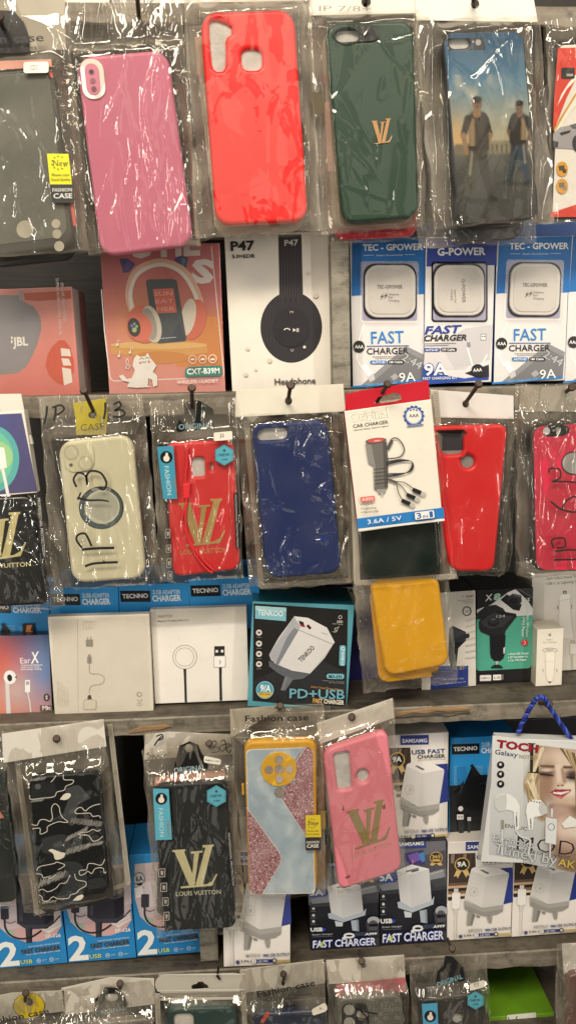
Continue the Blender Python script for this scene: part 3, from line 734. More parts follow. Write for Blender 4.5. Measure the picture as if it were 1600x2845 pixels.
# ---- picture case (a plain stand-in picture of two people in a landscape)
crop(1040, 0, 560)
T = Thing('packaged_phone_case', 'phone case printed with two dark standing figures under a blue sky, white header', 'phone case',
          [(270, -60), (1165, -60), (1280, 1600), (420, 1650)], Y1 - .005, 'packs hanging in the top row')
cq = [(482, 222), (1072, 212), (1186, 1575), (600, 1625)]
q, t = case(T, cq, .012, .0105, '262c33', 'silicone', [rquad([(528, 270), (680, 262), (690, 338), (545, 348)], 42, 6)], .0025)
A = Art(T, T.cf, T.case, base='printed_picture', mat='gloss')
def sky(u, v):
    n = noise.noise((u * 5, v * 9, 3)) * .5 + noise.noise((u * 12, v * 20, 1)) * .25
    if v < .62:
        c = mixc('284e6e', '47708a', v / .25) if v < .25 else (mixc('4f7890', '8f9488', (v - .25) / .2) if v < .45 else mixc('8f9488', 'a89a76', (v - .45) / .17))
        c = mixc(c, 'b9b4a2', max(0, n * 1.6) * (1 if .22 < v < .5 else .15))
        g = math.exp(-((u - .06) ** 2 / .02 + (v - .56) ** 2 / .012)); return mixc(c, 'd9a24e', g * .55)
    c = mixc('55544a', '3f413c', (v - .62) / .1) if v < .72 else mixc('3f413c', '2a2b28', (v - .72) / .28)
    return mixc(c, '6d6b5e', max(0, noise.noise((u * 60, v * 110, 2))) * .5)
inn = [(500, 236), (1060, 226), (1172, 1562), (615, 1610)]
# the picture leaves the camera openings free: strips round them
def sub(u0, v0, u1, v1, nu, nv, r=0):
    TL, TR, BR, BL = [Vector(p) for p in inn]
    f = lambda u, v: ((TL * (1 - u) + TR * u) * (1 - v) + (BL * (1 - u) + BR * u) * v)[:]
    A.field([f(u0, v0), f(u1, v0), f(u1, v1), f(u0, v1)], nu, nv, lambda u, v: sky(u0 + (u1 - u0) * u, v0 + (v1 - v0) * v), r=r)
fo = []
def man(x, y, s, coat, coat2, leg, leg2, skin, hair, fl=1):
    c = lambda x0, y0, x1, y1, r0, r1, col, sf=.25: fo.append(('c', x + fl * x0 * s, y + y0 * s, x + fl * x1 * s, y + y1 * s, r0 * s, r1 * s, col, sf))
    e = lambda x0, y0, rx, ry, col, sf=.25: fo.append(('e', x + fl * x0 * s, y + y0 * s, rx * s, ry * s, 0, col, sf))
    e(10, 590, 110, 14, '26251f', .8)
    c(16, 290, 46, 430, 34, 26, leg2); c(46, 430, 74, 560, 26, 15, leg2); c(74, 570, 104, 580, 13, 12, '1c1a17')
    c(-14, 290, -28, 440, 36, 27, leg); c(-28, 440, -62, 565, 26, 15, leg); c(-64, 575, -40, 586, 14, 12, '1f1d19'); c(-26, 300, -40, 440, 8, 7, '7d7868', .6)
    c(48, 130, 72, 220, 20, 17, coat2); c(72, 220, 52, 300, 16, 12, skin); c(30, 120, 40, 290, 30, 30, coat2); c(0, 130, 0, 280, 50, 42, coat); c(-30, 140, -26, 280, 16, 14, '8a7352', .7); c(-10, 160, 20, 270, 5, 5, coat2, .5); c(-40, 292, 44, 292, 10, 10, '1e1b16')
    c(-50, 128, -76, 220, 22, 17, coat); c(-76, 220, -60, 305, 15, 12, skin); e(-58, 318, 13, 16, skin)
    c(0, 70, 0, 100, 18, 22, skin); e(0, 42, 27, 36, skin, .15); e(10, 48, 17, 30, '6a5240', .7); e(0, 20, 28, 20, hair, .3); c(-12, 40, 16, 40, 3, 3, '3a2a20', .6); c(-4, 60, 10, 60, 3, 3, '5a3a30', .6)
man(735, 690, 1.28, '33291f', '221c16', '3f3d32', '2b2a24', '8a6a4c', '1c1711'); man(1040, 720, 1.02, '24211d', '1a1815', '2b3a48', '202a34', '6a503c', '15120f', -1)
bk = [('c', 790, 1060, 1150, 1050, 46, 46, '7d7560', .3), ('c', 600, 1075, 720, 1075, 40, 40, '6a5f48', .3)] + [('c', 810 + k * 34, 1040, 812 + k * 34, 1095, 5, 5, '4f4a3c', .5) for k in range(10)]
def psub(u0, v0, u1, v1, nu, nv):
    TL, TR, BR, BL = [Vector(p) for p in inn]
    f = lambda u, v: ((TL * (1 - u) + TR * u) * (1 - v) + (BL * (1 - u) + BR * u) * v)[:]
    A.paint([f(u0, v0), f(u1, v0), f(u1, v1), f(u0, v1)], nu, nv, lambda u, v: sky(u0 + (u1 - u0) * u, v0 + (v1 - v0) * v), bk + fo)
sub(.06, 0.004, .94, .022, 20, 2); sub(0.003, .045, .035, .10, 2, 4); sub(.34, .022, .36, .10, 2, 6)
sub(.02, .022, .98, .03, 20, 2); sub(.50, .03, .995, .10, 12, 6); psub(.0, .095, 1, .985, 84, 160); sub(.04, .985, .96, .998, 20, 2)
A.ell(744, 305, 20, 22, 'a9a8a4', 'flash_hole'); A.ell(707, 300, 8, 8, 'a9a8a4', 'flash_hole')
A.done()
header(T, [(290, -70), (1130, -80), (1172, 158), (300, 145)], (722, 28), 'e2dccf', hr=30)
bag(T, [(270, 130), (1165, 140), (1290, 1605), (430, 1650)], [(q, t)], 'film_taut', .36, .03, .0024)
T = Thing('packaged_phone_case', 'dark case in a longer bag behind the picture case, its end showing below', 'phone case', [(300, 240), (1140, 230), (1150, 1760), (310, 1790)], Y1 + .0115, 'packs hanging in the top row')
q, t = case(T, [(480, 420), (1010, 400), (1075, 1710), (535, 1755)], .012, .008, '3c3f42', 'silicone')
bag(T, [(280, 200), (1120, 190), (1155, 1750), (310, 1790)], [(q, t)], 'film', .38, .16, .002)

# ---- memory card blister, far right
T = Thing('memory_card_pack', 'red and white memory card pack with a grey car, top right edge', 'card pack',
          [(1230, 330), (1800, 320), (1820, 1560), (1260, 1570)], Y1, 'packs hanging in the top row')
T.slab('backing_card', [T.rr([(1268, 340), (1800, 330), (1810, 1580), (1262, 1575)], .006)], -.001, .0012, .0002, '2b2928', 'card', px=False)
T.slab('printed_card', [T.rr([(1312, 340), (1800, 330), (1800, 1555), (1262, 1560)], .004)], -.0045, .0015, .0003, 'e6e0d6', 'gloss', px=False)
A = Art(T, -.0047, mat='gloss')
A.poly([(1316, 345), (1700, 335), (1700, 540), (1449, 560), (1380, 700), (1310, 880), (1280, 930), (1290, 700)], 'd5402f')
A.poly([(1440, 540), (1500, 520), (1380, 640), (1312, 760), (1340, 680), (1390, 600)], 'f2ece2'); A.poly([(1449, 660), (1560, 600), (1380, 800), (1295, 960), (1285, 930), (1330, 850)], 'c99a3a'); A.poly([(1449, 685), (1600, 600), (1400, 810), (1300, 960), (1296, 945), (1360, 830)], 'efe8dc')
A.poly([(1282, 960), (1330, 915), (1460, 890), (1600, 880), (1600, 1080), (1300, 1065), (1280, 1020)], '9d9a9d'); A.poly([(1325, 955), (1410, 935), (1400, 955), (1340, 975)], '2a2a30'); A.poly([(1400, 900), (1500, 870), (1500, 930), (1420, 925)], '5d5d66')
A.poly([(1280, 1010), (1320, 1020), (1315, 1060), (1282, 1055)], '3c3a3d'); A.ell(1455, 1030, 36, 60, '2f2e33')
A.box(1340, 486, 1436, 566, 10, '25242a', 'memory_card'); A.rect(1378, 530, 1425, 548, 'a9a7a0')
for cy in (1215, 1338):
    A.ell(1346, cy, 42, 54, 'd99a2a'); A.poly([(1320, cy - 22), (1362, cy - 28), (1366, cy + 8), (1326, cy + 14)], '4d4033' if cy < 1300 else '77706a'); A.poly([(1348, cy + 6), (1378, cy), (1374, cy + 30), (1350, cy + 28)], '3a322a' if cy < 1300 else '8f8880')
A.poly([(1262, 1560), (1264, 1530), (1449, 1470), (1600, 1440), (1600, 1560)], 'd5402f')
A.done()
bag(T, [(1215, 150), (1800, 130), (1830, 1590), (1250, 1610)], [([T.p(p) for p in ((1268, 340), (1800, 330), (1810, 1570), (1262, 1570))], .005)], 'film_taut', .34, .04)

# ---- boxes on the top board, only their feet in view
crop(0, 0, 560)
T = box('phone_accessory_box', 'white box with pale grey lettering at the very top edge', [(420, -260), (780, -270), (782, 38), (424, 46)], .008, .12, 'e4ded2', cat='box')
A = Art(T, 0); A.t('ALL MOBILE', 462, 36, 610, 33, 16, '8f8a80'); A.done()
T = box('phone_accessory_box', 'white box with a black stripe and spec table at the very top edge', [(785, -270), (1420, -290), (1420, 22), (787, 40)], .008, .12, 'e0dbd2', cat='box')
A = Art(T, 0); A.rect(785, -250, 806, 38, '1c1b1a', sk=.01)
for x in (812, 912, 1035):
    for k in range(4): A.rect(x, 22 - k * 11, x + 70 - 12 * (k % 2), 26 - k * 11, '3a3836')
A.rect(1018, -200, 1020, 30, '4a4846'); A.done()
# ================================================================== boxes on the second board
YB = .030
G2 = 'boxes on the second shelf'
# ---- coral headphone box with a grey speaker cup
crop(0, 640, 640)
T = box('headphone_box', 'coral shrink wrapped headphone box with a big grey ear cup and short bold white lettering', [(-430, 385), (455, 352), (505, 1045), (-375, 1085)], YB, .055, 'e08078', 'dcd6cc', G2, mat='gloss')
A = Art(T, 0, mat='gloss')
A.field([(-428, 386), (453, 354), (503, 1043), (-374, 1083)], 6, 10, lambda u, v: mixc(mixc('d98a86', 'e89a92', u), 'd8665c', v * .8))
A.poly([(150, 395), (448, 378), (452, 430), (250, 445), (160, 440)], 'bf5337')
A.poly([(-200, 420), (-100, 405), (120, 408), (140, 440), (215, 480), (258, 550), (262, 625), (235, 720), (205, 790), (165, 860), (110, 898), (0, 908), (-120, 900), (-260, 800), (-300, 600)], '88858c', 'product_picture')
A.poly([(-200, 440), (100, 425), (205, 500), (240, 600), (215, 720), (150, 840), (0, 880), (-200, 860)], '8b8890', 'product_picture')
A.poly([(120, 385), (146, 384), (146, 440), (124, 444)], '9b9aa0', 'product_picture')
A.poly([(288, 850), (300, 790), (330, 730), (375, 690), (410, 692), (445, 740), (466, 820), (468, 880), (440, 945), (405, 976), (360, 960), (310, 910)], 'd2492f')
A.poly([(384, 740), (440, 748), (450, 792), (388, 790)], 'f1e6dc'); A.poly([(388, 804), (436, 808), (452, 850), (400, 850)], 'f1e6dc'); A.poly([(392, 862), (448, 872), (458, 955), (405, 976)], 'f1e6dc')
A.t('JBL', 84, 728, 180, 722, 56, 'f6f2ec', .03); A.rect(72, 668, 82, 684, 'f6f2ec', 'lettering'); A.rect(72, 690, 82, 710, 'f6f2ec', 'lettering')
A.t('ON-EAR HEADPHONES', 382, 330, 402, 578, 20, 'f3e4de'); A.t('SUPRA-AURICULAIRE SANS FIL', 352, 300, 376, 660, 20, 'f3e4de')
A.done(); shrink(T, [(-425, 390), (450, 358), (500, 1040), (-370, 1080)], 'film_taut', .30)
# ---- cat ear headset box
T = box('headset_box', 'pink and orange headset box with cat ears, white cat drawing and teal tag', [(630, 90), (1378, 80), (1421, 1030), (690, 1043)], YB + .002, .06, 'e0928c', 'c26a72', G2, mat='gloss')
A = Art(T, 0, mat='gloss')
def cat_bg(u, v):
    c = mixc('c96a70', 'd98078', v) if v < .5 else mixc('d98078', 'e39a94', (v - .5) * 2)
    g = math.exp(-((u - .4) ** 2 / .09 + (v - .55) ** 2 / .05)); c = mixc(c, 'd59a55', g * .8)
    return mixc(c, 'c07848', max(0, .7 - abs(u - .9) * 2) * (1 if .45 < v < .8 else 0))
A.field([(632, 92), (1376, 82), (1419, 1028), (692, 1041)], 16, 22, cat_bg)
A.poly([(1180, 540), (1385, 545), (1405, 845), (1400, 860), (1110, 860), (1080, 730)], 'd98a4c')
A.line([(640, 370), (660, 640), (692, 920), (705, 942), (725, 948), (1000, 938)], 6, 'f6ece6'); A.line([(995, 938), (1385, 926), (1406, 912), (1408, 890), (1330, 100)], 6, 'f6ece6')
A.t('S', 1200, 318, 1342, 330, 140, 'efe6e4', .05, part='lettering'); A.t('UTIE', 820, 170, 1260, 150, 150, 'ecdcd8', .04)
A.poly([(690, 735), (1300, 710), (1310, 770), (1060, 800), (700, 780)], 'd9a05a'); A.ell(1000, 722, 305, 24, 'e6b878'); A.ell(1010, 800, 180, 40, 'd08a48')
pp = 'product_picture'
for x, pts in ((0, [(752, 178), (800, 175), (852, 212), (815, 262), (778, 268)]), (1, [(1095, 178), (1140, 158), (1185, 172), (1172, 225), (1140, 250)])):
    A.poly(pts, '3c3f7c', pp); c = [(sum(p[0] for p in pts) / 5, sum(p[1] for p in pts) / 5)]
    A.poly([(p[0] * .7 + c[0][0] * .3, p[1] * .7 + c[0][1] * .3) for p in pts[1:]], '3f7f8a' if x else '5a4a94', pp)
A.curve([(840, 520), (812, 400), (850, 270), (950, 210), (1050, 205), (1160, 260), (1235, 380), (1275, 520)], 46, 'e9b8a4', pp); A.curve([(835, 510), (822, 400), (860, 285), (955, 225), (1050, 220), (1150, 275), (1222, 390), (1260, 520)], 24, 'efe6da', pp)
A.ell(1225, 560, 72, 128, 'd86f5a', pp, 12); A.ell(1185, 545, 46, 118, 'ded4c6', pp, 10)
A.poly([(918, 316), (940, 308), (1092, 306), (1112, 318), (1174, 685), (1160, 698), (1000, 712), (975, 690)], '3e4b55', pp); A.poly([(962, 370), (1092, 364), (1114, 516), (990, 522)], 'd9695c', pp)
A.poly([(1060, 700), (1168, 690), (1130, 580)], '2c3c52', pp); A.line([(1010, 680), (1110, 672)], 4, 'c9cdd0', pp)
for i, s in enumerate(('SUN', 'EAT', 'HER')): A.t(s, 972 + i * 8, 412 + i * 48, 1085 + i * 8, 408 + i * 48, 26, 'f0bfa8', -.005)
A.ell(905, 590, 105, 122, 'd9705e', pp, -20); A.ell(955, 590, 58, 120, 'd6ccc0', pp, -14); A.ell(940, 590, 44, 104, 'a89e94', pp, -14); A.ell(878, 610, 78, 92, 'de7462', pp, -16); A.ell(845, 610, 40, 60, '2e2a30', pp, -10)
for dx, dy, c in ((-14, -12, '8a6fd0'), (2, -24, '6fa8c0'), (16, -8, '8fc070'), (2, 14, 'a9c08a')): A.ell(845 + dx, 612 + dy, 8 if dy < 10 else 15, 10 if dy < 10 else 16, c, pp)
A.poly([(750, 915), (775, 908), (800, 935), (830, 930), (850, 880), (835, 850), (845, 805), (862, 782), (880, 795), (915, 792), (930, 770), (945, 800), (985, 850), (962, 890), (990, 915), (992, 975), (965, 985), (958, 940), (935, 930), (930, 975), (950, 985), (860, 990), (800, 985), (815, 955), (770, 945)], 'f4f0ec', 'cat_drawing')
A.ring(893, 815, 14, 14, 4, '3a302e', 'cat_drawing', a0=190, a1=350); A.ring(928, 812, 14, 14, 4, '3a302e', 'cat_drawing', a0=190, a1=350); A.ring(908, 822, 12, 10, 4, '3a302e', 'cat_drawing', a0=10, a1=170); A.ell(884, 833, 9, 8, 'e09a90', 'cat_drawing'); A.ell(938, 826, 9, 8, 'e09a90', 'cat_drawing')
for x, y in ((735, 720), (745, 790), (815, 768)):
    A.line([(x + 10, y), (x + 10, y - 35), (x + 24, y - 22)], 4, 'f4ece6', 'note_drawing'); A.ell(x + 4, y, 9, 7, 'f4ece6', 'note_drawing')
A.curve([(790, 870), (810, 830), (800, 805), (795, 840), (820, 850), (805, 870), (790, 855)], 4, 'f4ece6', 'note_drawing')
for i, x in enumerate((1212, 1275, 1338)): A.ring(x, 811 - i * 2, 26, 27, 4, 'f2e2d4'); A.rect(x - 12, 806, x + 12, 816, 'f2e2d4')
A.box(1180, 858, 1396, 920, 12, '2d8078', 'model_tag', sk=.03); A.box(1166, 868, 1390, 922, 10, '2d8078', 'model_tag', sk=.03); A.t('CXT-B39M', 1178, 906, 1382, 898, 36, 'f4f2ee', .02, part='tag_lettering')
A.t('WIRELESS HEADSET', 1115, 966, 1375, 956, 22, 'f0d8d4', .008); A.done()
shrink(T, [(634, 94), (1374, 84), (1417, 1026), (694, 1039)], 'film_taut', .22)
# ---- white P47 headphone box
crop(600, 640, 1000)
T = box('headphone_box', 'tall white headphone box with a black round ear cup picture', [(34, 15), (456, 5), (463, 641), (66, 666)], YB, .075, 'e6ded2', 'c9c0b2', G2)
A = Art(T, 0)
A.poly([(250, 18), (344, 15), (350, 262), (256, 266)], '332f33', pp); A.ell(303, 390, 124, 143, '2c292d', pp, n=48)
for k in range(9): A.poly([(252 + k * 10.6, 20), (256 + k * 10.6, 20), (262 + k * 10.6 - 3, 270 + (k % 2) * 30), (258 + k * 10.6 - 3, 270)], '474247', pp)
for k in range(7): A.line([(200 + k * 14, 300 + abs(3 - k) * 6), (208 + k * 14, 470)], 2.0, '3d393d', pp)
A.ell(303, 390, 73, 80, '242126', pp, n=36)
A.t('P47', 276, 62, 331, 60, 24, 'd8d2ca', .02); A.t('P47', 60, 82, 156, 78, 38, '201d1c', .03); A.t('5.0+EDR', 65, 112, 157, 110, 15, '2a2724', .015); A.t('Headphone', 237, 622, 401, 616, 26, '2a2725', .012)
A.t('M', 298, 334, 310, 334, 10, 'b9b4ae'); A.ring(286, 402, 13, 9, 4, 'd8d2ca', 'lettering', a0=180, a1=360); A.poly([(310, 394), (322, 401), (310, 409)], 'd8d2ca', 'lettering'); A.rect(324, 394, 327, 409, 'd8d2ca', 'lettering'); A.rect(330, 394, 333, 409, 'd8d2ca', 'lettering'); A.ring(307, 482, 6, 6, 2, 'b9b4ae', 'lettering', a0=-60, a1=240)
for cx, cy, r in ((372, 172, 7), (402, 262, 10), (128, 476, 7), (216, 524, 9), (160, 560, 5), (356, 470, 6), (120, 580, 8)): A.ell(cx, cy, r, r, 'd2c8b6', 'water_stain')
A.done()
# ---- fast charger boxes with a window
def window_charger(T, win, ch, lines, vertical=False, frame='f0ece8'):
    A = Art(T, 0, mat='gloss')
    A.box(*win, 14, frame, 'window_frame'); a, b, c, d = win
    A.box(a + 7, b + 8, c - 7, d - 8, 10, 'b4b0cc', 'window_recess')
    A.done()
    x0, y0, x1, y1 = ch
    T.slab('charger_rim', [T.rr([(x0 - 6, y0 - 6), (x1 + 5, y0 - 6), (x1 + 5, y1 + 6), (x0 - 6, y1 + 6)], .011)], -.0008, .0006, .0002, '24232a', 'hard', px=False)
    T.slab('charger', [T.rr([(x0, y0), (x1, y0), (x1, y1), (x0, y1)], .012)], -.0022, .0022, .0010, 'eae6e2', 'hard', px=False)
    T.slab('charger_face', [T.rr([(x0 + 14, y0 + 14), (x1 - 14, y0 + 14), (x1 - 14, y1 - 14), (x0 + 14, y1 - 14)], .009)], -.0028, .0008, .0004, 'e4dfda', 'hard', px=False)
    A = Art(T, -.0030, text='charger_lettering')
    for ln in lines: A.t(*ln)
    A.done()
    if vertical is not None:
        _seed[0] += 7; s = _seed[0]
        film_sheet(T, 'window_film', [(a + 6, b + 6), (c - 6, b + 6), (c - 6, d - 6), (a + 6, d - 6)], lambda x, z: -.0042 - .0004 * noise.noise((x * 70 + s, z * 50, 2)), lambda x, z, u, v: .02, 'film_taut', 14, 14, s, 0)
def bolt(A, x, y, s, c, part=None):
    A.poly([(x + 6 * s, y - 10 * s), (x - 5 * s, y + 1 * s), (x, y + 1 * s), (x - 5 * s, y + 11 * s), (x + 7 * s, y - 2 * s), (x + 1 * s, y - 2 * s)], c, part)
G3 = 'fast charger boxes with a window on the second shelf'
T = box('charger_box', 'blue and white fast charger box beside the grey upright post', [(545, 34), (846, 24), (830, 608), (543, 638)], YB, .05, 'e2dedc', '1a62a4', G3)
A = Art(T, 0)
A.poly([(547, 36), (844, 26), (842, 256), (815, 258), (580, 262), (545, 264)], '1b6cb4')
A.poly([(570, 636), (765, 466), (835, 500), (831, 606)], '8e8d8f'); A.poly([(600, 636), (770, 490), (833, 522), (831, 606)], '77767a'); A.t('2:44', 745, 520, 818, 560, 34, 'c9c8ca', -.008)
A.line([(597, 380), (575, 440), (566, 520), (590, 560)], 7, 'f6f4f2', pp); A.poly([(580, 545), (605, 540), (632, 575), (612, 590)], 'f8f6f4', pp); A.poly([(610, 590), (634, 576), (640, 600), (620, 612)], 'c9c8cc', pp); A.poly([(700, 590), (720, 575), (735, 590), (715, 606)], 'a9a8ac', pp)
A.t('TEC - GPOWER', 590, 82, 832, 78, 26, 'f2f2f0', .025); A.t('Smart Accessories', 645, 104, 750, 102, 8, 'dfe6ee'); A.line([(595, 101), (635, 100)], 1.5, 'dfe6ee', 'lettering'); A.line([(758, 98), (800, 97)], 1.5, 'dfe6ee', 'lettering')
A.t('FAST', 624, 456, 756, 452, 50, '2c7fc6', .008); A.line([(605, 466), (776, 464)], 3, '2c5fa0', 'lettering'); A.t('CHARGER', 606, 499, 774, 496, 26, '2c2a2c', .01); A.line([(628, 508), (756, 506)], 2, '8a8684', 'lettering'); A.line([(640, 515), (750, 513)], 2, '8a8684', 'lettering')
A.ell(575, 468, 23, 24, '232224', 'round_badge'); A.t('AAA', 558, 475, 593, 475, 14, 'f0eeea', .02, part='badge_lettering')
A.box(620, 524, 686, 538, 6, '2b79bd', 'spec_tag'); A.box(690, 523, 756, 537, 6, '242326', 'spec_tag'); A.t('AUTO-ID', 627, 536, 680, 535, 9, 'f2f2f2', .02, part='tag_lettering'); A.t('1M Cable', 697, 535, 750, 534, 9, 'f2f2f2', .02, part='tag_lettering')
A.poly([(543, 636), (543, 628), (831, 598), (830, 607)], '2c7fc6'); A.t('9A', 738, 611, 803, 606, 38, 'f6f6f6', .005); A.t('FAST CHARGING KIT', 610, 628, 730, 617, 9, '7fb2dc', .01)
A.done()
window_charger(T, (580, 124, 816, 372), (598, 140, 801, 352), [('TEC-GPOWER', 648, 234, 750, 234, 15, '75706e', .012), ('Adaptive', 693, 261, 735, 261, 9, '8f8a88'), ('Fast', 693, 273, 712, 273, 9, '8f8a88'), ('Charging', 693, 286, 737, 286, 9, '8f8a88')])
A = Art(T, -.0031, text='charger_lettering', base='charger_lettering'); bolt(A, 667, 266, 1.3, '6a6664'); bolt(A, 682, 262, 1.3, '6a6664'); A.done()
TEC = T
dup(T, [(1136, 30), (1428, 20), (1398, 600), (1109, 618)], YB, 'second blue and white fast charger box, right of the dark blue one')
dup(T, [(1432, 22), (1730, 12), (1690, 596), (1396, 612)], YB, 'blue and white fast charger box cut by the right edge of the photo')
T = box('charger_box', 'dark blue and white fast charger box with black framed window', [(850, 30), (1136, 22), (1096, 604), (830, 624)], YB - .002, .05, 'e4e0de', '27409a', G3)
A = Art(T, 0)
A.poly([(850, 32), (1134, 24), (1124, 140), (846, 146)], '2b3f92')
A.poly([(840, 470), (1100, 380), (1110, 440), (1000, 560), (835, 560)], 'd6d2d2'); A.poly([(900, 460), (1000, 395), (1112, 380), (1100, 520), (960, 560)], 'c9c6c8')
A.poly([(832, 540), (900, 580), (1000, 596), (1097, 580), (1096, 602), (830, 622)], '2c4fa6'); A.poly([(1000, 575), (1097, 540), (1098, 590), (1060, 596)], '26262c')
A.line([(1010, 470), (1030, 540), (1060, 560), (1090, 500)], 6, 'f4f2f2', pp); A.poly([(1008, 452), (1022, 450), (1024, 470), (1010, 472)], '8f8d92', pp); A.poly([(1063, 416), (1087, 416), (1087, 443), (1063, 443)], '9a9aa0', pp); A.poly([(1066, 420), (1084, 420), (1084, 440), (1066, 440)], 'e6e4e4', pp); A.rect(1069, 425, 1074, 430, '55555c', pp); A.rect(1078, 425, 1083, 430, '55555c', pp)
A.t('G-POWER', 890, 101, 1084, 98, 30, 'eef0f2', .03); A.t('FAST', 838, 418, 990, 412, 32, '2b3f92', .03, .25); A.t('CHARGER', 836, 446, 1008, 442, 24, '28262a', .03, .25)
for k in range(2): A.line([(836, 456 + k * 8), (965 - k * 30, 454 + k * 8)], 2.5, '8a8688', 'lettering')
A.box(836, 474, 900, 488, 5, '33499c', 'spec_tag'); A.box(904, 473, 968, 487, 5, '242326', 'spec_tag'); A.t('AUTO-ID', 842, 486, 893, 485, 9, 'f2f2f2', .02, part='tag_lettering'); A.t('1M Cable', 910, 485, 960, 484, 9, 'f2f2f2', .02, part='tag_lettering')
A.t('9A', 838, 584, 932, 580, 48, 'f4f4f2', .02, out='3a4fa0', ow=.04); A.t('FAST CHARGING KIT', 832, 602, 970, 598, 11, 'e9ecf2', .015); A.ell(1052, 563, 25, 25, '222126', 'round_badge'); A.t('AAA', 1034, 570, 1070, 567, 14, 'f0eeea', .02, part='badge_lettering')
A.done()
window_charger(T, (866, 126, 1092, 370), (876, 140, 1076, 344), [('G-POWER', 988, 196, 990, 292, 14, '85807e', .008), ('Charging', 944, 238, 946, 282, 8, '9a9593'), ('Adaptive Fast', 958, 238, 960, 292, 8, '9a9593')], frame='22222a')
# rear row of closed blue boxes on the same shelf, only tops and edges seen
crop(1040, 0, 560)
for i, (x0, x1, c) in enumerate(((-110, 330, '1d5f9e'), (335, 690, '223a82'), (700, 1130, '1d5f9e'), (1135, 1560, '1f4f96'))):
    box('charger_box', ('rear blue box behind the first windowed charger box', 'rear navy box behind the dark blue charger box', 'rear blue box behind the second windowed charger box', 'rear blue box at the right edge under the card pack')[i],
        [(x0, 1600), (x1, 1590), (x1, 2775), (x0, 2795)], YB + .056, .05, c, c, 'rear row of charger boxes on the second shelf')
# ================================================================== second row of hanging packs
Y2 = -.006
GP2 = 'packs hanging in the second row'
# ---- cable box, far left
crop(0, 1070, 480)
T = Thing('cable_box', 'white flapped cable box with teal ring on purple, at the left edge', 'cable box', [(-380, 250), (190, 222), (328, 905), (-250, 950)], Y2 - .012, GP2)
carton(T, .012, 'e2dccf', 'd8d0c2')
T.slab('hang_flap', [[(-380, 80), (180, 72), (208, 218), (-375, 245)]], .0002, .0006, .0001, 'e0d9cb', 'card')
A = Art(T, 0, mat='gloss')
A.field([(-370, 262), (184, 236), (318, 892), (-240, 935)], 10, 14, lambda u, v: mixc(mixc('3a4f96', '55527c', u), '4c466c', v))
A.ell(-60, 620, 225, 282, '5aa9a4', pp, n=40); A.ell(-70, 612, 185, 232, '6fbf9e', pp, n=40); A.ell(-60, 600, 172, 140, '9cc88a', pp, n=40)
A.poly([(-20, 520), (38, 524), (50, 590), (62, 690), (0, 705), (-30, 690)], 'ece8e2', pp); A.line([(25, 700), (45, 790), (72, 930)], 26, 'e6e2dc', pp)
A.t('R', -22, 215, 6, 213, 40, '2b2826'); A.done()
T.slab('side_tab', [[(238, 420), (262, 424), (278, 495), (254, 498)]], .004, .004, .0004, 'dcd5c8', 'card')
# ---- black monogram case, left edge
def lv_pack(T, fq, col, logo, logo_col, name_line, name_col, hang, tagq, tag_col, orig, hexc=None, hexr=62, bar=None, icons=()):
    pass
T = Thing('packaged_phone_case', 'black monogram phone case in glossy bag below the purple cable box, left edge', 'phone case', [(-340, 950), (330, 920), (570, 1860), (-220, 1890)], Y2 - .002, GP2)
q, t = case(T, [(-330, 960), (270, 930), (420, 1840), (-200, 1870)], .008, .0095, '17191a', 'hard', bevel=.0025)
lv(T, [(-190, 1085), (190, 1062), (235, 1440), (-160, 1485)], T.cf, T.case, col='e0d39a', th=.0004)
A = Art(T, T.cf, T.case); A.t('LOUIS VUITTON', -180, 1545, 262, 1518, 38, 'e6dba6', .012); A.done()
bag(T, [(-350, 930), (345, 905), (560, 1850), (-230, 1890)], [(q, t)], 'film_crush', .2, .0, .002)
A = Art(T, -.0128); A.poly([(300, 935), (345, 940), (392, 1425), (352, 1420)], '1b1b1c', 'side_strip'); A.t('PROFESSIONAL PROTECTION', 316, 948, 362, 1420, 24, 'c9c5bc', part='strip_lettering'); A.done()

# ---- cream case with marker writing
T = Thing('packaged_phone_case', 'cream phone case in a bag with black marker writing and a yellow tag', 'phone case', [(330, 90), (1200, 70), (1340, 1655), (465, 1700)], Y2 - .003, GP2)
q, t = case(T, [(482, 478), (1110, 412), (1228, 1620), (605, 1668)], .013, .0105, 'd9d2b2', 'silicone', bevel=.0035)
T.slab('camera_plate', [T.rr([(515, 500), (790, 478), (800, 712), (560, 738)], .008, T.cf)], T.cf - .0010, .0014, .0005, 'd6cfae', 'silicone', T.case, px=False)
A = Art(T, T.cf - .0012, T.case, base='lens_ring')
for cx, cy in ((600, 565), (720, 655)): A.ell(cx, cy, 62, 62, 'bdb698'); A.ell(cx, cy, 50, 50, 'cfc8ac')
A.ell(598, 670, 14, 14, '4a5c3a'); A.done()
A = Art(T, T.cf, T.case, base='round_label', mat='gloss')
A.ell(852, 1028, 188, 180, '333f3e', n=48); A.ell(852, 1032, 178, 170, '566263', n=48); A.ell(858, 1022, 148, 142, 'cfcdb8', n=48); A.ell(868, 1018, 126, 122, 'b9b8a6', n=40)
A.t('GOOD LUCK', 770, 885, 935, 888, 24, 'e9e6d8', .01); A.t('FOOD SAFETY & FRIENDLY', 705, 1085, 905, 1180, 18, 'e0ddcc'); A.t('CASE', 925, 1150, 1000, 1080, 18, 'e0ddcc'); A.done()
T.slab('yellow_tag', [[(612, 150), (890, 110), (905, 250), (890, 415), (640, 418), (640, 300)], oval(778, 250, 34, 30)], -.0032, .0004, .0001, 'b0a03a', 'gloss')
bag(T, [(330, 95), (1200, 70), (1350, 1650), (455, 1700)], [(q, t)], 'film_vert', .36, .03, .0022)
A = Art(T, -.0068, text='marker_writing'); pen = '191715'
A.t('CASE', 680, 385, 880, 372, 58, '5a5226', part='lettering')
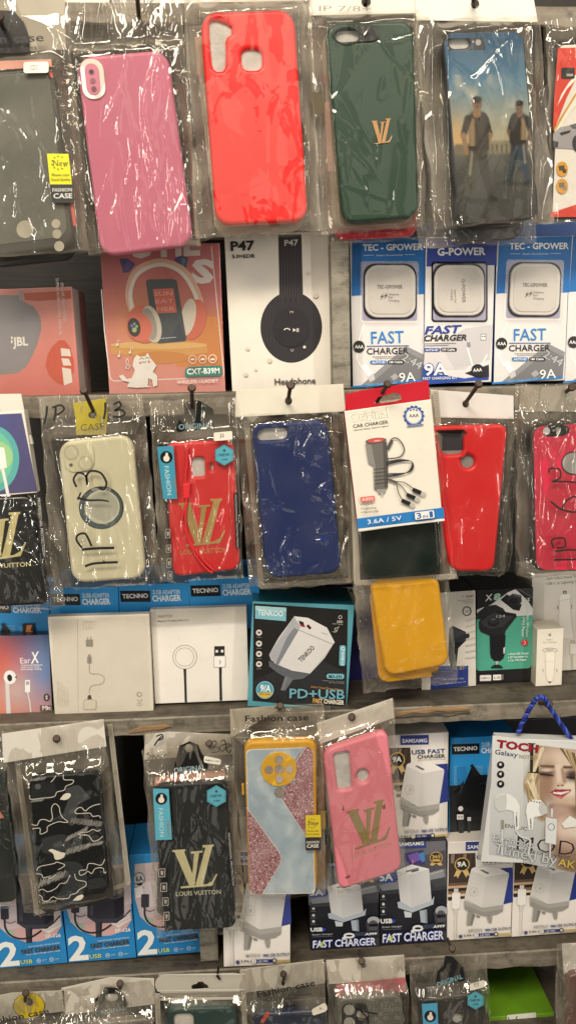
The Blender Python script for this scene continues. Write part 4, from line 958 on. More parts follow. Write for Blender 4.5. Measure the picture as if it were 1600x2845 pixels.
A.curve([(398, 175), (392, 250), (375, 328)], 18, pen, 'marker_writing'); A.curve([(470, 185), (468, 240), (455, 298)], 18, pen, 'marker_writing'); A.curve([(440, 190), (510, 168), (540, 200), (500, 240), (462, 245)], 16, pen, 'marker_writing')
A.curve([(885, 145), (885, 220), (872, 288)], 18, pen, 'marker_writing'); A.curve([(955, 165), (1000, 140), (1015, 175), (965, 215), (1010, 205), (1050, 235), (1010, 268), (950, 262)], 16, pen, 'marker_writing'); A.done()
A = Art(T, -.0155, text='marker_writing')
A.curve([(645, 855), (620, 790), (660, 735), (720, 760), (735, 835), (730, 760), (770, 720), (850, 740), (895, 820), (870, 875), (830, 860)], 18, pen, 'marker_writing')
A.curve([(650, 945), (740, 965), (850, 965), (915, 975)], 20, pen, 'marker_writing', w1=12); A.line([(655, 962), (680, 900)], 14, pen, 'marker_writing')
A.curve([(690, 1365), (645, 1300), (660, 1255), (720, 1250), (770, 1350)], 18, pen, 'marker_writing'); A.curve([(690, 1380), (800, 1370), (960, 1365)], 22, pen, 'marker_writing')
A.curve([(715, 1520), (800, 1495), (990, 1485)], 20, pen, 'marker_writing'); A.line([(870, 1470), (885, 1500)], 12, pen, 'marker_writing'); A.done()

# ---- red monogram case
crop(400, 1050, 580)
def original_pack(T, caseq, col, hang, orig, sticker, hexa, logo, logo_col, nameline, name_col, ribbon, bar, bagq, film, haze, over, txcol, rad=.009, holes=(), icons=None, code=None, hole=None, ribbon_txt=True, ribc='3f8fa8'):
    q, t = case(T, caseq, rad, .0100, col, 'silicone', holes, bevel=.0028)
    if logo: lv(T, logo, T.cf, T.case, col=logo_col, th=.0004)
    if nameline:
        A = Art(T, T.cf, T.case, mat='gold', text='brand_lettering'); A.t('LOUIS VUITTON', *nameline, name_col, .012); A.done()
    T.slab('hang_tag', [hang] + ([oval(hole[0], hole[1], hole[2], hole[2])] if hole else []), -.0030, .0005, .0001, '121313', 'gloss')
    A = Art(T, -.0032); A.t('ORIGINAL', *orig, txcol, .004); A.done()
    f = bag(T, bagq, [(q, t)], film, haze, over, .0022)
    A = Art(T, T.cf - .0042, base='hexagon_sticker', mat='gloss')
    if ribbon:
        A.poly(ribbon, ribc, 'side_ribbon'); (x0, y0), (x1, y1), (x2, y2), (x3, y3) = ribbon
        cx, cy = x0 + (x1 - x0) * .5 + (x3 - x0) * .2, y0 + (y3 - y0) * .2; r = abs(x1 - x0) * .38
        A.ell(cx, cy, r, r, '16191a', 'thumb_badge'); A.ell(cx, cy + r * .2, r * .5, r * .5, 'e0d6c8', 'thumb_badge'); A.poly([(cx - r * .2, cy), (cx - r * .1, cy - r * .75), (cx + r * .25, cy - r * .7), (cx + r * .3, cy)], 'e0d6c8', 'thumb_badge')
        if ribbon_txt:
            e = lambda a, b: (x0 + (x1 - x0) * a + (x3 - x0) * b, y0 + (y1 - y0) * a + (y3 - y0) * b)
            A.t('FASHION', *e(.28, .38), *e(.28, .93), abs(x1 - x0) * .30, 'b9d6da', part='ribbon_lettering'); A.t('DESIGN', *e(.78, .62), *e(.78, .92), abs(x1 - x0) * .15, 'a9683a' , part='ribbon_lettering')
    if hexa:
        cx, cy, r, ro = hexa; P = lambda R: [(cx + R * math.cos(math.radians(30 + 60 * k + ro)), cy + R * math.sin(math.radians(30 + 60 * k + ro))) for k in range(6)]
        A.poly(P(r), '1f3a42'); A.poly(P(r * .96), '5aa6b8'); A.poly(P(r * .88), '1f3a42'); A.poly(P(r * .855), '58a2b4')
        A.t('NEW', cx - r * .48, cy + r * .13, cx + r * .52, cy + r * .08, r * .26, '15262b', .012, part='sticker_lettering'); A.t('CASE', cx - r * .25, cy + r * .5, cx + r * .3, cy + r * .47, r * .15, '15262b', .02, part='sticker_lettering')
        st = [(cx + R * math.cos(math.radians(-90 + 36 * k)), cy - r * .42 + R * math.sin(math.radians(-90 + 36 * k))) for k in range(10) for R in ((r * .17) if k % 2 == 0 else (r * .07),)]
        A.poly(st, '15262b', 'sticker_lettering'); A.ell(cx - r * .62, cy + r * .06, r * .03, r * .03, '15262b', 'sticker_lettering'); A.ell(cx + r * .66, cy + r * .02, r * .03, r * .03, '15262b', 'sticker_lettering')
    if bar:
        A.poly(bar, '161616', 'side_strip'); (x0, y0), (x1, y1), (x2, y2), (x3, y3) = bar
        e = lambda a, b: (x0 + (x1 - x0) * a + (x3 - x0) * b, y0 + (y1 - y0) * a + (y3 - y0) * b)
        A.t('PROFESSIONAL PROTECTION', *e(.3, .03), *e(.3, .97), abs(x1 - x0) * .42, 'c4c0b8', part='strip_lettering')
    if sticker:
        A.rr(sticker, 10, 'e4dece', 'white_sticker'); A.t(code[0], *code[1:], '2d2a27', .006, part='sticker_lettering')
    for (x, y, w, h) in icons or ():
        A.rr([(x, y), (x + w, y - h * .05), (x + w, y + h), (x, y + h * 1.05)], 5, 'b3ada4', 'line_icon'); A.rr([(x + 3, y + 3), (x + w - 3, y + 3 - h * .05), (x + w - 3, y + h - 3), (x + 3, y + h * 1.05 - 3)], 4, '3a3736', 'line_icon'); A.poly([(x + w * .3, y + h * .25), (x + w * .75, y + h * .3), (x + w * .65, y + h * .8), (x + w * .35, y + h * .75)], 'a39d94', 'line_icon')
    A.done(); return q, t
T = Thing('packaged_phone_case', 'red monogram phone case with a red wrist strap in a clear bag', 'phone case', [(60, 140), (640, 120), (690, 1370), (150, 1410)], Y2 - .003, GP2)
strap = None
original_pack(T, [(140, 455), (625, 430), (668, 1330), (200, 1385)], 'd92a2c', [(285, 240), (275, 180), (330, 150), (390, 160), (480, 215), (500, 330), (505, 372), (215, 378), (250, 270)], (243, 358, 485, 346, 38),
              [(484, 380), (612, 368), (616, 428), (486, 438)], (558, 535, 75, 0), [(238, 845), (557, 838), (572, 1155), (262, 1172)], 'c9a96a', (255, 1228, 582, 1208, 34), 'c9a060',
              [(92, 478), (205, 470), (232, 838), (135, 842)], [(622, 800), (650, 798), (668, 1180), (638, 1188)], [(40, 160), (640, 130), (690, 1375), (110, 1412)], 'film_vert', .34, .04, '8fb0b4',
              holes=[rquad([(335, 558), (418, 555), (425, 685), (338, 688)], 22, 5), rquad([(462, 595), (480, 595), (482, 645), (464, 645)], 8, 4)], icons=[(150, 1050, 34, 60), (155, 1160, 34, 50), (160, 1255, 30, 60), (168, 1345, 30, 50)], code=('J2', 526, 412, 558, 410, 24))
mb = MB()
pts = [T.p(p, T.cf) for p in smooth([(305, 480), (300, 600), (290, 700), (300, 830), (275, 940), (270, 1000), (330, 1150), (420, 1270), (480, 1330), (460, 1342), (390, 1270), (310, 1120), (290, 960), (300, 860)], 5)]
tube(mb, [(x, T.cf - .0018, z) for x, z in pts], .0011, 'c81f24', 8); mb.build('wrist_strap', 'silicone', T.e, True)
T.slab('strap_clasp', [[(272, 735), (322, 732), (318, 835), (276, 840)]], T.cf - .0032, .003, .0008, 'd1262a', 'silicone')

# ---- blue case
T = Thing('packaged_phone_case', 'royal blue phone case in a crumpled clear bag with plain white header', 'phone case', [(630, 60), (1385, 40), (1440, 1420), (720, 1470)], Y2 - .003, GP2)
q, t = case(T, [(745, 330), (1275, 285), (1375, 1355), (850, 1400)], .013, .0105, '182d66', 'silicone', [rquad([(778, 350), (990, 338), (998, 425), (785, 438)], 44, 6)], .0032)
header(T, [(640, 88), (1382, 40), (1398, 232), (632, 272)], (1003, 158), 'ded7c6', hr=25)
bag(T, [(632, 255), (1398, 225), (1425, 1405), (730, 1435)], [(q, t)], 'film_crush', .34, .02, .0024)
T = Thing('packaged_phone_case', 'white zip pouch with dotted seams hanging behind the blue case', 'phone case', [(690, 300), (1420, 290), (1450, 1430), (800, 1460)], Y2 + .0085, GP2)
q, t = case(T, [(790, 420), (1360, 390), (1400, 1380), (860, 1410)], .01, .006, '8d8574', 'hard')
bag(T, [(690, 300), (1425, 280), (1455, 1420), (800, 1465)], [(q, t)], 'film_taut', .42, .12, .0012, dots=True)

# ---- car charger box over a green case pouch
crop(940, 1040, 660)
T = Thing('charger_box', 'red topped car charger box with white front, hanging in front of a green case pouch', 'charger box', [(35, 225), (555, 152), (645, 895), (122, 955)], Y2 - .026, GP2)
carton(T, .011, 'e6dfd0', 'b3202e', mat='gloss')
T.slab('hang_flap', [[(45, 120), (130, 100), (535, 38), (548, 42), (557, 152), (40, 224)], [(215, 175), (240, 140), (345, 112), (378, 122), (385, 150), (350, 165), (250, 178)]], .0002, .0006, .0001, 'c2202f', 'gloss')
A = Art(T, 0, mat='gloss')
A.poly([(112, 880), (640, 812), (645, 878), (118, 942)], '2f7cc0'); A.poly([(118, 944), (645, 880), (646, 893), (121, 953)], 'eee8dc')
A.t('Original', 70, 292, 308, 258, 58, 'f6f3ea', .005, out='c4b48c', ow=.03); A.t('CAR CHARGER', 90, 328, 304, 300, 22, '2c2a28', .006); A.t('Optimal Safety. Superior Speed', 92, 346, 304, 318, 10, '4a4744')
for k in range(14):
    a = math.radians(k * 360 / 14); A.ell(459 + 56 * math.cos(a), 254 + 56 * math.sin(a), 9, 9, '3d5fa6', 'award_badge')
A.ell(459, 254, 57, 57, '3d5fa6', 'award_badge'); A.ell(459, 254, 48, 48, 'e9e4d8', 'award_badge'); A.ring(459, 254, 45, 45, 2, '6a7fae', 'award_badge'); A.t('AAA', 430, 264, 490, 260, 22, '2c2b30', .012, part='badge_lettering'); A.poly([(412, 322), (425, 310), (500, 300), (522, 306), (510, 312)], '7a86a8', 'award_badge')
for k in range(3): A.ell(440 + k * 18, 219 - (k == 1) * 4, 5, 5, '3a3f58', 'award_badge')
A.poly([(164, 425), (292, 410), (302, 520), (300, 690), (285, 705), (218, 705), (212, 560), (182, 545)], '6f6b66', pp); A.poly([(164, 425), (200, 430), (225, 560), (222, 700), (212, 560), (182, 545)], '8b8782', pp); A.poly([(270, 415), (292, 410), (302, 520), (300, 690), (280, 690)], '56524f', pp)
A.ell(228, 405, 64, 17, '5d5955', pp, -6); A.ell(228, 403, 52, 12, 'd0544e', pp, -6); A.ell(236, 405, 22, 5, 'e8a49a', pp, -6)
A.poly([(232, 702), (288, 698), (285, 722), (242, 728)], '9b9894', pp); A.poly([(254, 726), (274, 724), (266, 750)], 'b9b6b0', pp)
for k in range(5): A.line([(214 + k * 2, 580 + k * 22), (300, 570 + k * 22)], 2.5, '45423f', pp)
A.curve([(295, 450), (325, 395), (360, 392), (392, 430), (398, 470), (370, 505), (300, 515)], 7, '4a4744', pp); A.poly([(293, 450), (318, 395), (335, 405), (305, 465)], '55524e', pp)
for k in range(4): A.curve([(292, 535 + k * 6), (370, 520 + k * 4), (440, 530), (456 - k * 4, 565), (420 - k * 4, 600 + k), (300, 605 + k * 7)], 5, '2b2a2b' if k % 2 else '44424a', pp)
A.line([(300, 640), (355, 660)], 16, '5b5854', pp); A.curve([(355, 655), (400, 660), (450, 692)], 5, '4a4744', pp); A.curve([(355, 660), (390, 690), (415, 725)], 5, '4a4744', pp); A.curve([(352, 662), (365, 720), (385, 760)], 5, '4a4744', pp)
for x, y in ((448, 690), (412, 722), (382, 757)):
    A.poly([(x + 6, y), (x + 60, y + 22), (x + 48, y + 46), (x - 2, y + 22)], '25242a', pp); A.poly([(x + 60, y + 24), (x + 86, y + 34), (x + 74, y + 58), (x + 50, y + 46)], 'b9b5ae', pp)
A.rr([(132, 750), (218, 740), (221, 772), (135, 780)], 6, 'e0685c', 'model_tag'); A.t('A903', 142, 774, 212, 766, 20, 'f6e6de', .005, part='tag_lettering')
for i, s in enumerate(('Type-C', 'Lightning', 'Micro USB')): A.ell(138 + i * 2, 797 + i * 23, 3, 3, '3a3836', 'lettering'); A.t(s, 150 + i * 2, 803 + i * 23, (210, 230, 243)[i], 797 + i * 22, 14, '3d3a38')
A.t('3.6A / 5V', 178, 914, 386, 888, 28, 'eef0ee', .004); A.rr([(464, 842), (580, 828), (586, 875), (468, 888)], 8, 'ece8e0', 'spec_tag'); A.t('3', 478, 882, 506, 878, 36, '2f5fa0', .02, part='tag_lettering'); A.t('IN', 515, 877, 545, 873, 18, '2f5fa0', .012, part='tag_lettering'); A.t('1', 556, 872, 576, 870, 36, '2f5fa0', .02, part='tag_lettering')
A.done()
T = Thing('packaged_phone_case', 'dark green phone case in a white dotted zip pouch under the car charger box', 'phone case', [(60, 180), (610, 100), (722, 1255), (100, 1310)], Y2 - .004, GP2)
q, t = case(T, [(95, 420), (570, 380), (630, 1225), (160, 1260)], .011, .0100, '0a1d18', 'hard', bevel=.0032)
T.slab('inner_card', [[(70, 190), (600, 120), (630, 900), (120, 930)]], -.0006, .0004, .0001, 'd6cfc2', 'card')
bag(T, [(60, 180), (605, 100), (722, 1245), (95, 1290)], [(q, t)], 'film_taut', .55, .03, .0014, dots=True)

# ---- plain red case
T = Thing('packaged_phone_case', 'plain red phone case with a square dark opening and round finger hole, white header', 'phone case', [(560, 95), (1068, 125), (1030, 1210), (690, 1215)], Y2 - .003, GP2)
q, t = case(T, [(520, 320), (1035, 305), (950, 1205), (690, 1205)], .009, .0105, 'd61a1e', 'silicone', [rquad([(600, 352), (762, 348), (765, 485), (640, 494)], 34, 5), oval(791, 534, 40, 40)], .0034, hole_col='8a8580')
A = Art(T, T.cf + .0034, T.case, base='dark_backing'); A.poly([(600, 350), (770, 346), (768, 462), (600, 466)], '2a2832'); A.done()
header(T, [(560, 92), (1066, 130), (1068, 272), (570, 262)], (775, 180), 'd8d2cc', hr=20)
bag(T, [(560, 250), (1075, 262), (1000, 1210), (680, 1215)], [(q, t)], 'film_taut', .30, .02, .0020)
T = Thing('packaged_phone_case', 'dark case in a bag behind the plain red case, only its edge showing', 'phone case', [(640, 290), (1080, 290), (1040, 1190), (700, 1190)], Y2 + .0085, GP2)
q, t = case(T, [(660, 330), (1075, 318), (1010, 1180), (700, 1185)], .01, .006, '2c2926', 'hard')
bag(T, [(630, 290), (1085, 290), (1030, 1195), (690, 1200)], [(q, t)], 'film', .2, .06)

# ---- red case at the right edge
T = Thing('packaged_phone_case', 'crimson phone case with black camera island and black marker writing, right edge', 'phone case', [(1085, 60), (1720, 60), (1700, 1215), (1090, 1215)], Y2 - .003, GP2)
q, t = case(T, [(1165, 320), (1700, 285), (1690, 1205), (1185, 1200)], .010, .0105, '2a2322', 'silicone', bevel=.003)
T.slab('red_plate', [T.rr([(1185, 318), (1700, 288), (1690, 1190), (1205, 1195)], .010, T.cf)], T.cf - .0006, .001, .0004, 'cf2442', 'silicone', T.case, px=False)
T.slab('camera_island', [T.rr([(1238, 312), (1402, 302), (1408, 372), (1240, 384)], .009, T.cf)], T.cf - .0012, .001, .0003, '201e1f', 'hard', T.case, px=False)
A = Art(T, T.cf - .0014, T.case, base='lens_hole', mat='foam'); A.ell(1266, 346, 22, 24, 'a9a6a0'); A.ell(1336, 338, 15, 17, '8f8c88'); A.ell(1310, 342, 7, 8, '8f8c88'); A.done()
A = Art(T, T.cf - .0008, T.case, base='finger_hole', mat='foam'); A.ell(1430, 542, 74, 72, '2a2423', n=40); A.ell(1430, 542, 66, 64, 'aaa6a2', n=40); A.done()
T.slab('hang_tag', [[(1110, 80), (1700, 70), (1700, 230), (1100, 225)]], -.0022, .0004, .0001, '9a9284', 'gloss')
bag(T, [(1070, 60), (1720, 50), (1710, 1215), (1080, 1220)], [(q, t)], 'film_vert', .34, .05, .0022)
A = Art(T, -.0160, text='marker_writing')
A.curve([(1280, 600), (1290, 575), (1345, 580), (1350, 630), (1300, 655)], 10, pen, 'marker_writing'); A.curve([(1300, 655), (1400, 655), (1470, 665)], 10, pen, 'marker_writing')
A.curve([(1292, 775), (1350, 820), (1420, 840), (1470, 835)], 11, pen, 'marker_writing'); A.curve([(1360, 830), (1380, 780), (1440, 745), (1480, 790)], 10, pen, 'marker_writing')
A.curve([(1310, 1060), (1300, 1010), (1370, 1000), (1380, 1050), (1330, 1060)], 11, pen, 'marker_writing'); A.curve([(1320, 1080), (1400, 1070), (1470, 1075)], 11, pen, 'marker_writing'); A.line([(1312, 1132), (1470, 1128)], 12, pen, 'marker_writing'); A.done()
# nails
crop(0, 0, 1600, 1449)
nail((212, 982), (236, 1035), 'brown nail through the yellow tag of the cream case bag'); nail((483, 976), (484, 1026), 'brown nail holding the red monogram case bag')
nail((731, 970), (724, 1013), 'brown nail holding the blue case'); nail((975, 966), (948, 1010), 'brown nail leaning through the red flap of the car charger box')
nail((1204, 966), (1170, 1014), 'brown nail leaning over the header of the plain red case'); nail((1438, 974), (1424, 985), 'brown nail at the right edge beside the crimson case')
nail((345, -20), (350, 42), 'brown nail holding the pink case bag at the top edge'); nail((0, 40), (8, 70), 'brown nail at the top left corner in the grey case bag')
nail((922, -20), (921, 4), 'brown nail head over the green case header'); nail((1188, -14), (1192, 14), 'brown nail over the picture case header')
# ================================================================== boxes on the third board
YC = .030
G3b = 'boxes on the third shelf'
pp = 'product_picture'
# ---- blue adapter box, designed once (the one standing under the fourth shelf's top) and copied
crop(1050, 1940, 550)
T = box('charger_box', 'blue and black two USB charger box standing on a stack between white boxes', [(520, 290), (1000, 272), (985, 1035), (520, 1048)], .036, .07, '2a90d4', '1f78b8', 'blue two USB adapter boxes')
A = Art(T, 0, mat='gloss')
A.poly([(522, 640), (998, 620), (987, 1008), (521, 1022)], '17181b'); A.rect(538, 336, 740, 412, '141416', 'name_plate', sk=.03); A.t('TECNNO', 552, 388, 726, 378, 30, 'eeeef0', .02, part='plate_lettering')
A.t('2USB ADAPTER', 757, 354, 946, 346, 30, 'cfe2ee', .015); A.t('CHARGER', 754, 402, 950, 392, 40, 'dfeaf0', .035)
for k, ch in enumerate('OUU'):
    x = 555 + k * 120
    for j in range(14): A.line([(x, 500 + j * 10), (x + 90, 496 + j * 10)], 3.5, '7fc0e6')
A.poly([(575, 500), (640, 495), (640, 625), (580, 628)], '1f7fc0'); A.poly([(690, 485), (745, 560), (780, 560), (900, 560), (960, 800), (700, 860), (560, 700), (620, 650)], '121316', pp); A.poly([(672, 490), (690, 482), (748, 560), (700, 560)], '1b1c20', pp); A.poly([(605, 625), (630, 600), (612, 700), (592, 695)], '2a2b30', pp)
A.t('OUYO', 760, 610, 808, 680, 18, '33353b'); A.poly([(820, 480), (900, 476), (902, 590), (824, 594)], '1d2024', pp); A.poly([(850, 490), (886, 486), (872, 530), (890, 530), (845, 590), (856, 545), (838, 545)], 'd0854a', pp); A.t('FAST', 832, 572, 870, 570, 14, 'e9c9a0', .02); A.t('CHARGER', 828, 590, 898, 587, 14, 'f0f0ee', .02)
A.ell(603, 808, 18, 19, 'e6e6e4', 'line_icon'); A.box(575, 850, 624, 888, 5, 'e6e2de', 'line_icon'); A.rect(586, 864, 594, 874, '333', 'line_icon') if False else A.rect(586, 864, 594, 874, '333333', 'line_icon'); A.rect(606, 864, 614, 874, '333333', 'line_icon'); A.box(652, 870, 678, 898, 4, 'dedad6', 'line_icon')
A.poly([(580, 888), (622, 888), (625, 990), (590, 990)], '24292b', pp); A.poly([(650, 898), (680, 898), (668, 1005), (655, 1005)], '2a2d30', pp); A.t('Connect any phone', 718, 985, 830, 978, 12, '9aa0a4'); A.done()
TEK = T
crop(0, 1580, 700)
def tk(x0, x1, y0, slope, lab, h=640):
    d = (x1 - x0) * slope; return dup(TEK, [(x0, y0), (x1, y0 - d), (x1 + 18, y0 + h - d), (x0 + 22, y0 + h)], .037, lab)
tk(290, 684, 112, .035, 'blue adapter box behind the white cable box, name partly hidden by the black case'); tk(686, 1088, 92, .03, 'blue adapter box behind the gap between the two white cable boxes')
tk(1090, 1490, 62, .05, 'blue adapter box standing behind the white box with the round charger picture'); tk(-112, 284, 158, -.0, 'blue adapter box behind the earphone box at the left edge', 600)
# ---- earphone box
T = box('earphone_box', 'red to blue shaded earphone box with a white earbud picture', [(-260, 395), (288, 378), (297, 826), (-240, 842)], .024, .05, '9a8a92', '2a2a30', G3b, mat='gloss')
A = Art(T, 0, mat='gloss')
def eb(u, v):
    c = mixc('d2604a', '6f86b0', sm(.45, .95, u + (v - .5) * .1)); c = mixc(c, '54678f', max(0, 1 - v * 2.4) * .8 * u); c = mixc(c, 'd98a6a', max(0, v - .55) * 1.5); return mixc(c, 'c9b7b2', math.exp(-((u - .62) ** 2 / .04 + (v - .7) ** 2 / .06)) * .75)
A.field([(-258, 397), (286, 380), (295, 824), (-238, 840)], 16, 14, eb)
A.t('Ear', 120, 546, 178, 542, 34, 'f2eeea'); A.t('X', 180, 545, 232, 540, 66, 'f6f4f0', .02, .2)
for i in range(3): A.t(('Great Listen Earphone', 'Listen to your world', 'Exceedingly feeling')[i], 124, 560 + i * 12, (246, 228, 240)[i], 556 + i * 12, 9, 'efe9e6', .02)
A.poly([(32, 640), (55, 640), (58, 720), (66, 835), (40, 838), (36, 740)], 'd9d5d4', pp); A.ell(60, 625, 36, 40, 'efecea', pp, -10); A.ell(58, 628, 14, 20, '24222a', pp, -10); A.ell(94, 624, 4, 7, '4a4850', pp)
A.box(146, 640, 176, 712, 5, 'efece9', pp); A.rect(152, 648, 170, 668, 'a9a6a4', pp); A.line([(162, 712), (174, 770), (180, 826)], 7, 'e2deda', pp)
A.ell(270, 740, 17, 22, '3c3734', 'round_badge'); A.line([(262, 732), (278, 748), (270, 756), (270, 724), (278, 732), (262, 748)], 2.5, 'eeeae4', 'badge_lettering'); A.rect(232, 786, 294, 820, '6a5450', 'mic_tag'); A.t('Mic', 247, 812, 294, 810, 24, 'f2eeea', .02, part='tag_lettering'); A.done()
# ---- shrink wrapped white box
T = box('cable_box', 'cream white shrink wrapped box with thin grey plug and cable drawings', [(297, 284), (860, 254), (880, 806), (298, 852)], .017, .009, 'f0e8da', 'ddd4c4', G3b, mat='gloss')
A = Art(T, 0)
g = '8a867e'
A.line([(448, 290), (452, 830)], 2, 'b9b2a4', 'fold_line')
for a, b, c, d in ((482, 304, 544, 348), (497, 312, 530, 338)):
    A.line([(a, b), (c, b - 2), (c, d - 2), (a, d), (a, b)], 1.8, 'a39d92', 'socket_drawing')
A.rect(512, 318, 516, 322, g, 'socket_drawing'); A.rect(512, 328, 516, 332, g, 'socket_drawing')
A.rect(496, 408, 536, 448, '9d988e', 'plug_drawing'); A.rect(504, 392, 508, 408, '9d988e', 'plug_drawing'); A.rect(522, 392, 526, 408, '9d988e', 'plug_drawing'); A.rect(504, 506, 527, 544, '9d988e', 'plug_drawing'); A.rect(509, 494, 522, 506, '9d988e', 'plug_drawing')
A.curve([(516, 544), (516, 590), (530, 604), (570, 606), (600, 625), (590, 660), (535, 672), (518, 690), (516, 716)], 2.4, 'a09a90', 'cable_drawing', 8); A.poly([(508, 728), (523, 726), (534, 770), (500, 774)], '55524e', 'cable_drawing'); A.box(480, 752, 556, 812, 14, 'c9c1b2', 'dock_drawing'); A.box(484, 756, 552, 808, 12, 'e6dece', 'dock_drawing')
A.ring(803, 722, 15, 13, 3, 'a39c90', 'mark'); A.line([(790, 752), (803, 768), (818, 750)], 3, 'a39c90', 'mark'); A.ring(803, 780, 14, 8, 2, 'b5aea2', 'mark')
for k in range(5): A.t('compliance text 1m', 336 + k * 14, 790, 338 + k * 14, 645 + k * 12, 7, 'c9c2b4')
A.done(); shrink(T, [(299, 287), (858, 257), (878, 804), (300, 849)], 'film_taut', .0)
# ---- watch cable box
T = box('cable_box', 'white charging cable box with round charger and black USB plug pictures', [(868, 240), (1422, 212), (1428, 755), (890, 780)], .026, .008, 'ebe5dc', 'd6cec2', G3b, mat='gloss')
A = Art(T, 0)
A.t('WATCH', 908, 284, 990, 279, 16, '4a4744'); A.t('Magnetic Charging Cable (1m)', 909, 306, 1086, 299, 9, '55524e', .008)
A.ring(1064, 508, 70, 70, 3, '8f8a84', pp, n=44); A.ring(1063, 508, 54, 54, 2.5, 'a09b94', pp, n=44); A.line([(1064, 576), (1066, 640)], 16, '2c2b2c', pp, w1=13); A.line([(1066, 640), (1070, 768)], 13, '242324', pp, w1=13)
A.rect(1233, 446, 1292, 502, '262527', pp, sk=.02); A.rect(1240, 468, 1255, 482, 'e6e0d6', pp); A.rect(1271, 467, 1286, 481, 'e6e0d6', pp); A.box(1230, 502, 1298, 568, 6, 'a9a49c', pp, sk=.02); A.box(1233, 505, 1295, 565, 6, 'f0ece6', pp, sk=.02); A.line([(1265, 550), (1265, 525), (1258, 530)], 2.5, '5a5753', pp); A.line([(1265, 545), (1274, 532)], 2.5, '5a5753', pp)
A.line([(1268, 568), (1268, 620)], 16, '2c2b2c', pp, w1=13); A.line([(1268, 615), (1271, 758)], 13, '242324', pp, w1=14); A.done()
shrink(T, [(870, 214), (1420, 190), (1426, 300), (872, 330)], 'film', .03)
# ---- 9A fast charger box, dark
crop(660, 1580, 660)
T = box('charger_box', 'black charger box with pale blue border and a big silver plug charger picture', [(80, 190), (692, 232), (682, 876), (75, 822)], .009, .06, '5a9fae', '1f5a66', G3b, mat='gloss')
A = Art(T, 0, mat='gloss')
A.poly([(98, 212), (672, 250), (662, 862), (92, 806)], '22201f'); A.poly([(95, 690), (300, 590), (520, 560), (665, 640), (662, 860), (92, 805)], '2c2d2f')
for k in range(12): A.line([(100, 680 + k * 11), (300 + k * 10, 600 + k * 14), (664, 640 + k * 15)], 1.8, ('3a3c3e', '33353a')[k % 2])
A.poly([(108, 226), (298, 238), (295, 320), (107, 304)], '7fb6c4', 'brand_sticker'); A.poly([(108, 226), (298, 238), (297, 262), (108, 250)], 'a9d0d6', 'brand_sticker'); A.t('TENKOO', 122, 282, 276, 292, 34, 'e6f0ee', .015, part='sticker_lettering')
A.poly([(192, 525), (250, 420), (345, 292), (372, 325), (385, 352), (430, 372), (585, 458), (530, 545), (442, 640), (330, 620), (230, 585)], 'c4c2c2', pp)
A.poly([(345, 290), (430, 300), (545, 360), (592, 450), (580, 462), (385, 355), (365, 330)], 'd6d3d0', pp); A.poly([(192, 525), (345, 295), (385, 355), (250, 585), (205, 560)], 'a8a8ac', pp); A.poly([(300, 420), (345, 360), (375, 380), (250, 585), (232, 580)], '7d7f86', pp)
A.poly([(250, 585), (385, 355), (585, 458), (442, 640), (330, 622)], 'd3d0cd', pp); A.line([(368, 372), (582, 462)], 4, '8f8d8c', pp)
A.poly([(372, 316), (400, 325), (412, 358), (384, 350)], '2a2024', pp); A.poly([(376, 334), (404, 344), (410, 358), (388, 352)], '8a2a3c', pp); A.line([(425, 344), (445, 366)], 16, '7a2236', pp); A.line([(428, 346), (444, 364)], 8, '241c20', pp); A.line([(510, 388), (548, 402)], 2, '8a8886', pp)
A.t('TENKOO', 388, 572, 472, 486, 30, '3f4045', .012); A.poly([(190, 560), (232, 580), (330, 625), (442, 642), (400, 672), (330, 680), (250, 640), (192, 596)], '5c5f66', pp); A.poly([(290, 650), (340, 675), (290, 745), (262, 740)], '6a6c72', pp); A.line([(300, 660), (272, 742)], 4, '8d8f94', pp)
for y in (390, 457, 520, 582): A.ell(131, y, 18, 18, 'd6d0c8', 'line_icon'); A.box(123, y - 7, 139, y + 6, 3, '55504c', 'line_icon'); A.t('stable', 116, y + 30, 146, y + 31, 6, 'a09c98')
A.ring(625, 296, 11, 11, 3, 'd6d2cc', 'line_icon'); A.t('LED', 606, 328, 640, 332, 15, 'd6d2cc', .01); A.t('LIGHT COLOR', 578, 339, 642, 344, 7, 'c0bcb6'); A.curve([(618, 352), (600, 380), (592, 365), (610, 362), (600, 385), (578, 384)], 3, 'c9c5bf')
A.poly(rquad([(622, 466), (660, 468), (656, 594), (618, 592)], 12), '6ba9b8', 'power_tag'); A.t('POWER 3.0', 634, 508, 632, 588, 15, 'f2f4f2', .012, part='tag_lettering'); A.ring(643, 488, 11, 12, 4, 'f2f4f2', 'tag_lettering', a0=0, a1=320)
A.poly(rquad([(542, 640), (650, 642), (648, 674), (542, 672)], 15), '79b4c0', 'model_tag'); A.t('MA-696', 556, 668, 636, 670, 22, '1c3038', .015, part='tag_lettering')
A.t('output max. charging', 515, 684, 648, 692, 7, '9a9690'); A.t('high speed charging', 555, 696, 648, 702, 7, '9a9690'); A.t('2-Port Travel Power Adapter', 446, 726, 645, 745, 13, 'c98a4a', .008)
A.t('PD+USB', 316, 788, 652, 796, 58, '6fa4b4', .02); A.t('FAST CHARGER', 458, 816, 648, 830, 26, 'efe6d2', .03); A.t('FAST', 458, 816, 515, 820, 26, 'd9a24a', .03); A.t('wide electronic charger', 520, 838, 645, 850, 8, '8f8a84')
